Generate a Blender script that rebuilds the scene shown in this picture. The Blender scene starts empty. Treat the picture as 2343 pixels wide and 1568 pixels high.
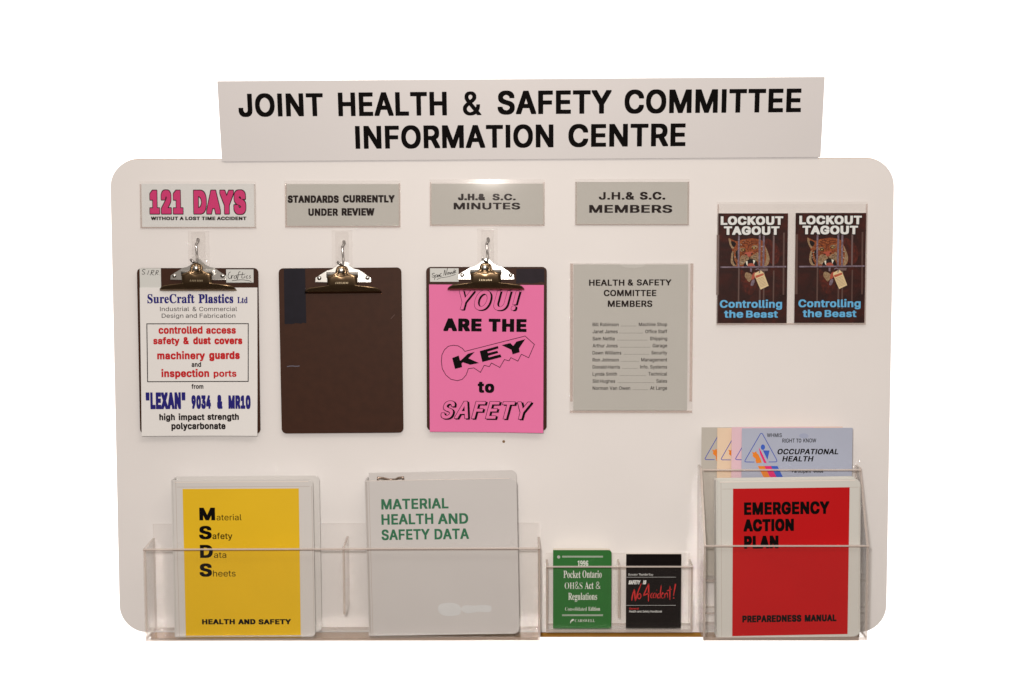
import bpy, bmesh, math, random
from mathutils import Vector, Matrix
random.seed(4)
S = bpy.context.scene
# ------------------------------------------------------------------ camera
# the board stands upright in the plane y = 0, the camera looks slightly down at it from 3 m
FPX, PU, PV = 3745.0, 1171.5, 784.0            # focal length and principal point in 2343-px picture units
CAM = Vector((0.0, -3.055, 1.75))
def _rayc(u, v): return Vector(((u-PU), -(v-PV), -FPX)).normalized()
AY = _rayc(1190, 470)
AZ = -_rayc(1431, 42900)
AZ = (AZ - AY*AZ.dot(AY)).normalized()
AX = AY.cross(AZ)
RM = Matrix((AX, AY, AZ))                       # camera space -> world space
cd = bpy.data.cameras.new('camera'); cam = bpy.data.objects.new('camera', cd)
S.collection.objects.link(cam); S.camera = cam
cam.matrix_world = Matrix.Translation(CAM) @ RM.to_4x4()
cd.sensor_fit = 'HORIZONTAL'; cd.sensor_width = 36; cd.lens = 36*FPX/2343; cd.clip_start = .05; cd.clip_end = 60
S.render.resolution_x = 1024; S.render.resolution_y = 685
# ------------------------------------------------------------------ world, lamps, exposure
W = bpy.data.worlds.new('World'); S.world = W; W.use_nodes = True
wn = W.node_tree; wn.nodes.clear()
wo = wn.nodes.new('ShaderNodeOutputWorld'); wb = wn.nodes.new('ShaderNodeBackground')
tc = wn.nodes.new('ShaderNodeTexCoord'); sp = wn.nodes.new('ShaderNodeSeparateXYZ'); rp = wn.nodes.new('ShaderNodeValToRGB')
mp = wn.nodes.new('ShaderNodeMapRange'); mp.inputs[1].default_value = -1; mp.inputs[2].default_value = 1
wn.links.new(tc.outputs['Generated'], sp.inputs[0]); wn.links.new(sp.outputs[2], mp.inputs[0]); wn.links.new(mp.outputs[0], rp.inputs[0])
rp.color_ramp.elements[0].position = .30; rp.color_ramp.elements[0].color = (.15, .12, .10, 1)     # floor and far room
e = rp.color_ramp.elements.new(.52); e.color = (.17, .142, .122, 1)
rp.color_ramp.elements[2].position = .78; rp.color_ramp.elements[2].color = (1.0, .87, .78, 1)      # bright ceiling
wn.links.new(rp.outputs[0], wb.inputs[0]); wb.inputs[1].default_value = 0.64
wn.links.new(wb.outputs[0], wo.inputs[0])
def lamp(name, loc, aim, sx, sy, energy, col, shape='RECTANGLE'):
    l = bpy.data.lights.new(name, 'AREA'); l.shape = shape; l.size = sx; l.size_y = sy; l.energy = energy; l.color = col
    o = bpy.data.objects.new(name, l); S.collection.objects.link(o); o.location = loc
    o.rotation_euler = (Vector(aim)-Vector(loc)).to_track_quat('-Z', 'Y').to_euler(); return o
lamp('camera_flash', (-.11, -3.0, 1.93), (0, 0, 1.35), .13, .13, 46, (1, .90, .83), 'DISK')
lamp('ceiling_light', (.3, -1.9, 3.1), (0, 0, 1.3), 1.4, .5, 9, (1, .87, .76))
# unseen panel lamp added behind the board to light the backdrop plain white
lamp('added_backdrop_light', (0, .25, 1.45), (0, 1.6, 1.45), 6.5, 4.6, 210, (1, .98, .96))
S.view_settings.view_transform = 'Standard'; S.view_settings.look = 'None'
S.view_settings.exposure = 0; S.view_settings.gamma = 1
S.cycles.use_denoising = True
S.cycles.max_bounces = 10; S.cycles.transparent_max_bounces = 40; S.cycles.glossy_bounces = 5
S.cycles.blur_glossy = 0.3
S.cycles.sample_clamp_indirect = 0
# ------------------------------------------------------------------ letter outlines
# METRICS: advance, xmin, xmax, ymin, ymax; OUTLINES[style][weight][letter]: rings of points, each relative to the one before, thousandths
METRICS = {
'sans': {'!': (196, 52, 143, -4, 509), '"': (321, 70, 250, 318, 509), '&': (448, 34, 438, -7, 513), "'": (206, 70, 136, 318, 509), '.': (188, 50, 141, -4, 87), '0': (453, 48, 405, -7, 516), '1': (453, 76, 391, 0, 509), '2': (453, 64, 389, 0, 516), '3': (453, 44, 393, -7, 509), '4': (453, 40, 413, 0, 509), '6': (453, 64, 389, -7, 509), '9': (453, 64, 389, 0, 516), 'A': (480, 16, 463, 0, 509), 'B': (456, 60, 418, 0, 509), 'C': (510, 40, 473, -7, 516), 'D': (502, 60, 462, 0, 509), 'E': (419, 60, 375, 0, 509), 'F': (410, 60, 369, 0, 509), 'G': (520, 40, 478, -7, 516), 'H': (517, 60, 457, 0, 509), 'I': (188, 62, 126, 0, 509), 'J': (396, 33, 336, -7, 509), 'K': (467, 60, 449, 0, 509), 'L': (393, 60, 361, 0, 509), 'M': (628, 60, 568, 0, 509), 'N': (523, 60, 463, 0, 509), 'O': (533, 40, 493, -7, 516), 'P': (445, 60, 409, 0, 509), 'Q': (533, 40, 493, -48, 516), 'R': (449, 60, 428, 0, 509), 'S': (447, 38, 408, -9, 516), 'T': (449, 32, 417, 0, 509), 'U': (517, 60, 457, -8, 509), 'V': (480, 16, 463, 0, 509), 'W': (686, 16, 670, 0, 509), 'X': (474, 18, 456, 0, 509), 'Y': (472, 16, 455, 0, 509), 'Z': (438, 40, 399, 0, 509), 'a': (389, 30, 337, -9, 384), 'b': (424, 53, 390, -8, 509), 'c': (396, 34, 363, -8, 384), 'd': (424, 34, 372, -8, 509), 'e': (404, 34, 371, -8, 384), 'f': (254, 6, 243, 0, 530), 'g': (425, 34, 372, -151, 384), 'h': (410, 53, 357, 0, 509), 'i': (167, 41, 126, 0, 524), 'j': (167, -10, 126, -143, 524), 'k': (381, 53, 372, 0, 509), 'l': (189, 53, 181, -2, 509), 'm': (610, 53, 557, 0, 386), 'n': (410, 53, 357, 0, 384), 'o': (415, 34, 381, -8, 384), 'p': (424, 53, 390, -143, 384), 'r': (259, 53, 243, 0, 385), 's': (365, 36, 331, -8, 384), 't': (227, 6, 213, -4, 471), 'u': (410, 53, 357, -5, 379), 'v': (389, 17, 371, 0, 379), 'w': (567, 23, 545, 0, 379), 'x': (379, 21, 358, 0, 379), 'y': (389, 17, 371, -145, 379), 'z': (380, 42, 339, 0, 379)},
'serif': {'1': (375, 28, 343, 0, 482), '6': (375, 30, 352, -7, 486), '9': (375, 24, 345, -7, 486), 'A': (437, -9, 443, 0, 466), 'C': (468, 26, 447, -11, 465), 'E': (442, 14, 430, 0, 455), 'H': (523, 15, 507, 0, 455), 'L': (426, 15, 427, 0, 455), 'O': (525, 28, 498, -11, 466), 'P': (418, 15, 409, 0, 455), 'R': (473, 15, 480, 0, 455), 'S': (390, 43, 359, -11, 466), 'W': (611, -15, 624, -11, 455), 'a': (344, 20, 329, -10, 318), 'c': (293, 19, 285, -10, 319), 'd': (370, 19, 353, -10, 455), 'e': (301, 19, 285, -10, 318), 'f': (214, 15, 263, 0, 465), 'g': (327, 14, 317, -140, 318), 'i': (198, 18, 180, 0, 463), 'k': (359, 17, 376, 0, 455), 'l': (199, 18, 180, 0, 455), 'n': (381, 18, 363, 0, 318), 'o': (336, 19, 317, -10, 318), 'p': (371, 17, 350, -139, 319), 'r': (287, 18, 289, 0, 318), 's': (288, 36, 257, -10, 319), 't': (228, 20, 222, -9, 424), 'u': (375, 11, 360, -10, 310), '&': (448, 34, 438, -7, 513)},
}
OUTLINES = {
'sans': {
0: {
'&': '84 28,23 -14,31 -14,29 -6,39 -1,35 5,38 12,24 12,26 20,35 -42,74 0,-71 86,15 24,17 40,7 39,2 35,-59 0,-1 -24,-4 -22,-6 -22,-10 -22,-109 132,48 36,29 29,9 11,9 17,6 16,3 13,1 23,-2 15,-4 13,-6 15,-12 16,-11 12,-17 14,-18 8,-22 6,-22 3,-36 -1,-28 -8,-23 -12,-19 -16,-12 -15,-10 -20,-4 -17,-3 -19,1 -21,4 -22,6 -16,10 -20,17 -23,22 -27,-50 -41,-21 -22,-16 -23,-6 -13,-6 -19,-2 -17,0 -22,3 -16,5 -17,9 -19,9 -15|128 67,-18 18,-9 19,-4 21,2 25,7 19,17 22,18 17,31 22,120 -143,-15 -13,-27 -16,-21 -7,-23 -5,-20 0,-25 4,-19 8|183 310,-25 32,-16 28,-5 23,0 11,3 14,9 19,9 9,8 6,12 6,13 2,16 1,14 -2,9 -3,10 -6,14 -17,6 -12,2 -11,0 -10,-2 -13,-6 -13,-10 -15,-17 -15',
'B': '60 0,200 0,42 4,31 9,31 16,13 9,11 12,14 19,8 17,4 15,4 27,-2 33,-8 30,-16 28,-21 21,-27 15,-15 5,-14 2,0 5,17 5,13 6,18 12,11 11,11 15,5 10,4 14,4 19,0 23,-2 15,-4 18,-6 16,-6 14,-16 19,-16 15,-13 9,-15 8,-19 6,-40 6,-201 1|125 57,0 174,132 0,23 -3,17 -6,21 -12,17 -16,10 -15,5 -12,4 -14,1 -23,-2 -13,-4 -12,-7 -11,-12 -14,-10 -8,-23 -9,-33 -5|125 285,0 167,125 0,18 -2,17 -4,17 -8,8 -6,12 -13,8 -15,4 -12,2 -13,-1 -23,-5 -16,-5 -11,-9 -13,-14 -12,-16 -9,-11 -5,-24 -4',
'C': '132 38,18 -13,21 -11,21 -9,25 -7,40 -5,29 1,23 2,41 12,24 11,16 9,23 18,13 13,12 15,14 23,14 32,7 31,-65 0,-9 -28,-14 -24,-17 -18,-24 -18,-28 -12,-28 -6,-30 -1,-34 5,-19 7,-21 11,-20 15,-14 14,-15 22,-11 20,-10 26,-6 22,-4 38,0 42,4 39,12 39,14 28,20 26,23 21,30 16,23 8,28 4,34 -2,30 -7,11 -5,20 -10,15 -12,11 -11,11 -15,9 -17,9 -29,65 0,-7 29,-8 21,-18 34,-14 17,-15 15,-21 16,-17 10,-21 10,-26 8,-35 7,-49 0,-39 -7,-34 -14,-19 -10,-21 -15,-17 -16,-16 -17,-23 -37,-9 -19,-10 -27,-7 -25,-4 -24,-3 -37,0 -26,4 -44,4 -19,8 -29,8 -22,12 -25,24 -33,19 -21',
'D': '60 0,171 0,36 3,37 8,32 12,16 9,19 12,28 25,23 29,13 25,9 20,7 23,7 29,4 47,0 36,-4 37,-7 29,-7 23,-9 20,-14 26,-21 28,-16 15,-23 18,-22 12,-20 8,-27 8,-24 4,-31 3,-177 0|125 57,0 395,121 -1,37 -7,27 -10,17 -10,14 -11,21 -23,8 -12,10 -18,12 -38,6 -45,0 -50,-4 -27,-4 -22,-13 -34,-17 -28,-19 -19,-23 -16,-25 -12,-23 -7,-35 -4',
'F': '60 0,65 0,0 221,221 0,0 57,-221 0,0 174,244 0,0 57,-309 0',
'I': '62 0,64 0,0 509,-64 0',
'a': '72 18,23 -14,30 -10,27 -3,32 1,26 7,25 12,13 9,11 12,13 20,5 0,0 -52,60 0,0 261,-2 21,-7 25,-11 22,-7 10,-11 11,-18 14,-29 12,-34 7,-34 1,-34 -4,-29 -9,-26 -13,-20 -16,-11 -11,-10 -14,-13 -26,59 -17,15 24,16 14,16 10,15 5,19 3,23 1,20 -3,22 -9,9 -7,7 -8,10 -17,4 -23,0 -13,-3 -9,-5 -5,-8 -5,-19 -4,-83 -10,-43 -10,-25 -8,-17 -10,-11 -8,-12 -11,-10 -15,-8 -24,-2 -16,2 -30,4 -19,8 -15,11 -17|111 62,-13 16,-4 10,-2 11,0 16,3 10,6 12,10 9,12 8,21 8,26 6,40 4,37 7,21 5,8 6,0 -58,-3 -16,-5 -15,-10 -15,-17 -18,-13 -9,-15 -7,-13 -4,-22 -3,-21 1,-18 3,-12 4',
'b': '53 0,59 0,0 59,6 0,1 -1,19 -27,17 -16,16 -11,21 -8,28 -4,30 1,25 5,22 8,15 9,16 13,18 17,14 21,10 19,8 18,7 29,3 24,2 45,-2 25,-5 28,-9 30,-12 24,-16 24,-18 18,-20 14,-22 10,-32 8,-36 2,-27 -4,-15 -4,-22 -14,-17 -16,-18 -26,-5 -1,0 190,-61 0|162 65,-17 16,-12 17,-9 18,-8 29,-3 33,0 31,4 29,7 24,10 19,10 16,17 15,16 10,18 6,18 2,21 0,21 -5,21 -11,22 -20,10 -16,12 -30,7 -34,1 -36,-4 -31,-8 -29,-8 -20,-12 -17,-21 -18,-10 -7,-12 -4,-25 -5,-28 1,-20 6',
'c': '106 24,13 -10,17 -8,33 -10,28 -4,21 0,24 2,20 5,13 5,31 17,26 23,19 28,9 19,3 11,-59 15,-8 -20,-8 -13,-10 -12,-17 -12,-22 -10,-19 -4,-21 0,-23 4,-15 6,-12 7,-24 23,-9 14,-8 15,-9 35,-3 27,0 28,4 28,8 24,8 20,11 15,18 18,16 10,18 7,20 3,29 -2,23 -6,17 -10,16 -14,11 -16,8 -20,59 15,-6 19,-16 26,-23 25,-21 15,-35 15,-30 6,-34 1,-20 -2,-19 -4,-19 -6,-16 -8,-21 -14,-22 -23,-19 -26,-13 -29,-6 -19,-5 -22,-3 -32,0 -24,3 -30,5 -22,6 -19,12 -27,22 -30',
'd': '104 21,24 -15,32 -10,26 -4,18 0,22 2,18 6,26 15,17 16,19 27,1 1,6 0,0 -59,59 0,0 509,-61 0,0 -190,-5 1,-12 17,-17 19,-22 16,-12 6,-17 4,-39 2,-19 -2,-20 -4,-20 -8,-16 -9,-15 -11,-15 -15,-12 -16,-11 -18,-15 -35,-8 -36,-2 -29,0 -24,3 -33,9 -39,14 -31,19 -29|145 66,-15 13,-12 19,-12 25,-7 27,-3 28,0 30,4 28,8 24,8 18,12 17,17 16,19 11,15 6,18 2,21 0,21 -5,21 -11,18 -15,15 -21,11 -26,7 -37,1 -37,-3 -29,-7 -28,-10 -23,-14 -20,-18 -16,-19 -9,-23 -5,-27 0,-25 6,-11 5',
'e': '101 27,16 -11,17 -9,30 -10,37 -5,43 2,38 10,25 12,18 14,10 9,11 14,10 14,9 24,-59 14,-7 -14,-14 -18,-10 -9,-15 -9,-20 -7,-19 -2,-24 0,-18 4,-16 5,-12 6,-15 11,-9 9,-17 24,-9 27,-3 19,-2 18,275 0,0 37,-3 36,-6 25,-9 25,-11 22,-18 22,-18 16,-20 13,-29 12,-30 6,-32 1,-20 -2,-18 -4,-18 -6,-15 -8,-25 -16,-23 -23,-17 -27,-15 -35,-7 -33,-3 -31,0 -24,3 -31,8 -33,15 -34,15 -23|97 221,2 21,7 22,8 16,14 17,14 13,15 10,16 6,24 4,22 0,19 -4,15 -6,18 -12,15 -18,11 -18,7 -22,5 -25,0 -4',
'g': '91 -118,14 -9,16 -8,34 -11,41 -5,45 2,33 7,16 6,21 10,14 10,13 12,18 23,11 28,5 34,0 398,-59 0,0 -60,-5 0,-14 20,-13 15,-16 12,-19 10,-17 6,-22 2,-20 0,-26 -4,-32 -10,-24 -14,-25 -24,-21 -31,-15 -36,-7 -31,-3 -31,2 -44,6 -33,8 -27,17 -30,19 -22,13 -11,19 -12,27 -12,33 -6,35 0,24 4,27 12,16 12,9 9,17 25,5 0,0 -82,-2 -16,-8 -23,-7 -11,-9 -8,-10 -8,-13 -7,-22 -7,-24 -3,-19 0,-22 3,-20 6,-21 11,-20 19,-13 17,-50 -28,15 -25|141 79,-15 14,-11 17,-11 25,-6 23,-2 25,1 34,5 26,8 23,10 19,10 13,15 14,16 10,16 5,20 3,28 -2,23 -6,20 -13,18 -19,12 -21,9 -27,5 -30,0 -39,-6 -32,-8 -26,-14 -21,-14 -14,-20 -13,-18 -5,-19 -3,-16 0,-18 3,-21 6',
'h': '53 0,61 0,0 235,4 27,9 24,9 12,12 10,24 14,13 4,18 3,30 -2,20 -7,11 -8,9 -8,13 -19,6 -18,4 -23,0 -244,61 0,0 251,-4 35,-11 32,-10 19,-10 11,-10 10,-16 10,-15 8,-23 6,-22 2,-18 0,-30 -5,-18 -7,-15 -8,-21 -18,-12 -16,-8 -14,0 193,-61 0',
'i': '53 0,61 0,0 379,-61 0|58 452,13 -8,17 -1,18 5,11 10,7 13,2 16,-4 15,-12 14,-16 7,-18 1,-15 -6,-13 -12,-4 -7,-2 -8,0 -16,6 -14',
'l': '80 14,19 -10,25 -6,36 0,21 5,-11 51,-29 -2,-12 2,-9 8,-5 16,-1 431,-61 0,0 -433,3 -21,5 -15,7 -13',
'm': '53 0,61 0,0 246,2 19,8 22,9 13,10 10,12 8,14 7,24 5,27 -2,14 -4,12 -7,14 -13,4 -7,8 -20,2 -11,0 -266,61 0,0 253,3 17,9 24,9 12,8 8,10 6,12 6,25 4,15 0,17 -2,20 -8,10 -7,8 -8,9 -16,4 -12,2 -15,0 -262,61 0,0 265,-3 23,-4 20,-6 13,-10 18,-7 9,-15 14,-14 10,-12 5,-17 5,-18 4,-33 -1,-20 -4,-14 -5,-27 -14,-9 -8,-15 -16,-9 -13,-7 -15,-6 18,-11 18,-5 7,-19 17,-14 8,-15 5,-20 3,-15 0,-13 -2,-18 -4,-16 -8,-15 -9,-18 -17,-6 -7,-10 -19,-4 -10,0 69,-59 0',
'n': '53 0,61 0,0 235,4 27,9 24,9 12,12 10,24 14,13 4,18 3,30 -2,20 -7,11 -8,9 -8,13 -19,6 -18,4 -23,0 -244,61 0,0 251,-2 24,-5 23,-12 29,-14 19,-22 19,-21 11,-33 7,-30 1,-30 -5,-25 -10,-19 -13,-17 -18,-15 -26,0 67,-59 0',
'o': '106 24,13 -10,17 -8,33 -10,21 -4,27 0,32 4,32 10,16 8,13 10,24 22,12 15,9 16,11 22,6 17,7 36,2 23,0 24,-5 43,-10 35,-12 24,-10 16,-23 27,-28 20,-27 12,-36 7,-33 1,-20 -2,-19 -4,-19 -6,-16 -8,-21 -14,-22 -23,-19 -26,-13 -29,-6 -19,-5 -22,-3 -32,0 -24,3 -30,5 -22,6 -19,12 -27,22 -30|145 66,-18 18,-13 20,-9 21,-6 25,-3 27,1 34,7 34,6 20,10 17,10 14,19 17,17 9,13 5,20 3,29 -2,21 -6,21 -12,18 -17,15 -25,10 -29,5 -28,1 -34,-5 -35,-8 -29,-14 -25,-16 -17,-16 -12,-19 -9,-26 -4,-25 1,-24 7',
'r': '53 0,61 0,0 244,3 19,6 16,9 14,9 9,14 11,15 7,12 4,18 2,20 0,23 -4,0 62,-43 0,-18 -3,-16 -6,-14 -8,-16 -13,-14 -17,-7 -16,-3 0,0 58,-59 0',
's': '79 22,14 -10,17 -8,30 -8,32 -4,20 0,26 2,37 10,22 11,25 20,17 22,5 12,5 15,2 30,-2 15,-3 12,-7 14,-8 11,-17 16,-27 15,-27 9,-80 20,-28 12,-8 5,-8 8,-4 7,-2 10,-1 14,3 12,5 9,8 9,19 12,16 6,14 2,21 1,13 -1,24 -8,9 -6,13 -14,7 -11,7 -16,56 13,-4 12,-6 15,-15 22,-17 17,-17 11,-24 10,-30 6,-34 1,-35 -4,-21 -7,-29 -15,-11 -8,-12 -13,-10 -14,-9 -25,-3 -17,0 -15,3 -17,3 -12,7 -13,7 -11,11 -11,13 -9,29 -15,20 -6,83 -20,17 -6,11 -8,9 -8,4 -9,4 -14,-1 -14,-5 -12,-6 -8,-12 -11,-16 -9,-8 -3,-30 -5,-34 2,-16 5,-15 7,-13 12,-8 9,-4 10,-6 17,-57 -13,-1 -1,4 -16,10 -23,12 -16',
't': '98 16,11 -8,13 -5,26 -6,42 -1,23 6,-11 52,-24 -4,-14 0,-18 4,-7 4,-6 7,-5 12,-2 14,0 236,78 0,0 52,-78 0,0 92,-61 0,0 -92,-59 0,0 -52,59 0,1 -253,6 -22,6 -14,8 -10',
'u': '98 22,24 -15,30 -9,21 -3,18 0,25 3,21 8,26 16,19 19,9 14,7 14,0 -69,59 0,0 379,-61 0,0 -234,-4 -29,-5 -12,-9 -15,-16 -19,-24 -14,-13 -4,-18 -2,-30 2,-13 4,-11 6,-11 8,-10 10,-11 18,-4 15,-3 22,0 244,-61 0,0 -251,2 -23,5 -24,10 -25,13 -19',
'w': '138 0,61 0,1 1,60 214,24 93,29 -116,55 -191,0 -1,61 0,116 379,-65 0,0 -1,-56 -201,-27 -111,-19 87,-62 225,0 1,-64 0,-51 -182,-31 -131,-22 97,-60 215,-1 1,-64 0',
'y': '47 -139,13 -3,22 -3,24 1,24 4,18 8,14 10,15 15,10 14,17 36,167 436,-67 -1,-80 -224,-22 -66,-7 -28,-23 75,-88 243,-67 1,146 -380,-17 -49,-10 -18,-11 -11,-12 -7,-14 -4,-12 0,-26 4',
},
10: {
'.': '58 -1,12 -7,12 -3,30 1,9 2,12 7,13 14,4 17,1 16,-1 12,-3 8,-7 10,-15 12,-8 4,-10 2,-24 0,-8 -2,-10 -4,-11 -8,-7 -8,-5 -10,-2 -26,4 -19,6 -10',
'A': '7 -6,86 -1,2 2,49 140,191 0,50 -140,2 -2,84 0,1 1,0 12,-1 5,-186 505,-92 0,-2 -2,-183 -503,-2 -11|169 206,33 93,37 119,41 -128,30 -84',
'B': '51 -6,217 -1,42 5,31 8,32 16,13 10,12 12,13 19,8 17,5 15,4 33,-2 36,-6 28,-16 29,-18 21,-22 14,-23 10,18 9,16 11,13 15,10 16,6 15,3 21,1 29,-2 21,-7 27,-13 25,-19 22,-23 17,-16 8,-19 7,-40 7,-217 0,-2 -1,0 -515|135 64,0 160,114 0,29 -4,19 -8,17 -12,12 -12,10 -15,5 -12,3 -14,1 -15,-1 -9,-4 -12,-7 -11,-12 -14,-10 -7,-22 -9,-33 -6|135 292,0 153,107 0,18 -2,14 -3,16 -7,11 -7,11 -13,8 -15,4 -10,2 -11,0 -15,-5 -16,-5 -11,-10 -13,-13 -12,-15 -8,-11 -4,-24 -6',
'D': '51 -6,188 -1,32 3,34 6,39 14,17 9,19 12,28 26,23 29,13 25,9 20,7 23,7 29,5 53,-1 44,-4 35,-7 29,-7 23,-9 20,-14 26,-20 28,-17 16,-23 17,-30 16,-26 10,-26 6,-26 3,-210 1,-2 -1,0 -515|135 64,0 381,103 -1,28 -4,29 -10,16 -8,15 -10,12 -11,13 -15,10 -14,9 -18,10 -28,8 -43,0 -50,-6 -39,-12 -38,-14 -26,-19 -22,-21 -16,-25 -14,-29 -8,-29 -5',
'G': '121 32,19 -14,22 -12,19 -7,26 -7,44 -6,37 0,26 2,22 5,29 9,22 11,18 11,16 12,17 18,12 15,12 19,8 15,8 22,8 35,2 29,0 67,0 6,-2 1,-211 0,-1 -1,-1 -63,1 -7,130 0,-2 -24,-6 -20,-12 -24,-14 -19,-16 -15,-17 -12,-20 -9,-22 -6,-27 -3,-27 4,-29 8,-27 16,-25 23,-18 27,-15 31,-9 32,-5 40,1 40,6 38,14 37,18 33,22 23,24 18,24 10,25 7,18 2,26 -3,26 -8,12 -6,16 -10,23 -22,17 -25,14 -33,83 0,2 1,0 13,-10 33,-8 20,-11 19,-15 21,-18 19,-21 16,-18 12,-19 9,-25 9,-41 8,-59 0,-24 -2,-22 -6,-38 -15,-15 -9,-21 -14,-18 -17,-15 -17,-20 -30,-12 -26,-10 -26,-6 -26,-5 -27,-3 -40,0 -26,5 -53,6 -28,8 -26,17 -37,14 -21,12 -16',
'H': '51 -6,82 -1,1 1,1 231,247 0,0 -231,2 -1,81 0,1 1,1 515,-1 7,-82 0,-2 -1,0 -219,-247 0,-1 219,-1 1,-81 0,-2 -1,0 -515',
'I': '53 -6,81 -1,2 1,0 515,0 6,-2 1,-80 0,-2 -1,0 -515',
'J': '76 18,17 -12,15 -7,30 -9,31 -4,51 2,35 8,28 14,11 8,19 19,13 17,13 32,5 25,2 26,0 372,-1 7,-81 0,-2 -1,0 -379,-2 -16,-5 -14,-5 -10,-8 -13,-8 -7,-12 -8,-23 -9,-9 -1,-14 0,-24 7,-12 7,-12 11,-6 8,-7 15,-7 26,0 41,-1 7,-82 0,-2 -1,0 -51,2 -17,5 -25,8 -21,12 -21',
'K': '51 -6,82 -1,1 1,1 168,62 65,166 -233,94 -1,1 1,0 12,-200 281,200 216,-1 13,-102 0,-191 -207,-30 -37,0 243,-1 1,-81 0,-2 -1,0 -515',
'L': '51 -6,318 -1,1 1,1 63,-1 6,-1 1,-234 0,0 445,-1 6,-1 1,-81 0,-2 -1,0 -515',
'M': '51 -6,79 -1,2 1,-1 374,29 -82,116 -291,2 -2,72 0,2 2,114 291,29 80,-1 -372,2 -1,81 1,1 6,0 515,-2 1,-108 0,-2 -2,-124 -322,-27 -84,-25 76,-128 330,-2 2,-109 0,-1 -7,0 -509',
'N': '51 -6,82 -1,1 1,1 317,-3 75,60 -101,184 -290,3 -2,92 0,1 1,1 515,-1 7,-81 0,-1 -1,0 -389,-34 57,-210 331,-2 2,-92 0,-2 -1,0 -515',
'O': '122 32,19 -14,22 -12,21 -8,25 -7,40 -5,44 0,30 4,23 6,25 10,22 12,19 14,17 14,17 20,23 34,10 21,9 26,7 25,5 30,3 39,0 26,-3 40,-4 27,-7 26,-9 26,-11 22,-15 24,-14 18,-18 18,-19 16,-18 12,-22 10,-17 6,-21 6,-25 4,-59 0,-22 -2,-24 -6,-35 -13,-19 -11,-18 -12,-31 -31,-12 -15,-15 -24,-11 -22,-10 -27,-6 -25,-5 -27,-3 -40,0 -26,4 -50,4 -19,8 -29,8 -22,11 -21,23 -34,14 -17|183 90,-23 21,-17 23,-13 27,-11 35,-5 31,-1 40,5 41,9 32,13 28,16 25,21 22,22 15,33 14,28 4,26 -1,25 -7,21 -8,14 -10,26 -22,18 -24,16 -35,10 -33,4 -40,0 -27,-2 -28,-4 -21,-8 -24,-16 -35,-20 -26,-12 -11,-14 -11,-12 -7,-21 -10,-32 -7,-13 -1,-18 2,-16 4,-19 6,-18 9',
'R': '51 -6,82 -1,1 1,1 197,103 0,106 -197,92 -1,2 1,-2 14,-107 196,16 8,19 12,20 19,8 9,12 23,8 18,4 17,2 24,1 28,-2 23,-5 24,-6 18,-12 21,-10 15,-14 13,-20 15,-17 9,-18 6,-25 6,-25 4,-213 0,-2 -1,0 -515|135 262,0 183,100 0,24 -3,19 -4,12 -5,15 -10,12 -12,9 -14,5 -15,3 -17,1 -21,-3 -19,-6 -17,-8 -11,-10 -11,-10 -8,-13 -6,-16 -6,-16 -2,-17 -2',
'S': '82 24,15 -10,19 -10,22 -9,23 -6,43 -5,40 0,24 2,27 5,20 6,35 17,19 14,13 12,20 29,10 25,4 16,2 20,-1 31,-3 20,-6 17,-10 15,-12 15,-22 20,-21 12,-24 12,-34 10,-75 21,-30 11,-15 6,-14 10,-13 13,-8 11,-4 14,-1 12,5 19,8 13,12 14,12 8,16 8,20 6,26 4,20 -2,23 -6,17 -8,15 -10,11 -10,8 -11,5 -11,5 -22,1 -1,81 1,1 10,-4 29,-6 18,-8 16,-10 15,-17 18,-13 10,-18 12,-16 8,-20 6,-34 8,-57 1,-39 -5,-37 -12,-32 -18,-22 -19,-12 -15,-7 -10,-8 -17,-5 -16,-3 -19,-1 -27,3 -26,5 -18,8 -15,11 -15,15 -15,17 -12,38 -20,36 -12,83 -23,37 -15,18 -12,12 -12,7 -11,4 -16,-1 -14,-7 -20,-12 -16,-11 -11,-17 -10,-16 -8,-21 -5,-29 -3,-19 2,-18 4,-21 8,-17 10,-15 14,-8 11,-7 18,-3 20,-2 1,-82 0,-2 -1,0 -8,2 -22,4 -16,8 -20,8 -16,10 -15',
'T': '184 -6,81 -1,1 1,1 451,158 0,1 1,1 6,0 57,-1 6,-1 1,-401 0,-2 -1,0 -63,0 -6,2 -1,159 0,0 -445',
'V': '195 -6,91 -1,2 2,183 503,2 11,-1 7,-85 0,-2 -2,-113 -324,-31 -99,-35 110,-112 313,-2 2,-84 0,-2 -1,2 -15',
'W': '146 -6,92 -1,2 1,87 320,16 66,13 -55,90 -331,1 -1,92 1,141 508,0 13,-2 1,-83 0,-2 -2,-93 -362,-8 -38,-21 91,-81 309,-2 2,-91 0,-91 -346,-13 -56,-16 73,-85 327,-2 2,-83 0,-1 -14',
'a': '63 12,24 -14,24 -9,26 -5,40 0,26 4,25 8,21 12,18 16,0 -24,1 -6,1 -1,76 0,1 1,1 267,-2 23,-5 25,-12 24,-12 16,-17 15,-27 15,-36 9,-23 3,-37 0,-21 -2,-31 -7,-30 -12,-24 -18,-21 -22,-9 -13,-8 -20,0 -12,5 -3,54 -15,17 0,16 25,9 8,13 10,15 7,13 4,15 3,13 0,14 -3,13 -5,17 -10,7 -8,7 -12,6 -23,0 -8,-2 -7,-5 -4,-9 -6,-17 -4,-83 -10,-43 -8,-25 -10,-18 -9,-11 -8,-13 -12,-10 -15,-8 -24,-2 -22,1 -29,4 -20,9 -21,12 -17|120 69,-8 9,-6 9,-4 11,0 11,2 10,4 9,14 14,16 8,20 6,31 6,29 3,48 9,0 -40,-5 -20,-13 -24,-20 -19,-23 -12,-29 -7,-11 0,-21 5,-15 6',
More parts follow.
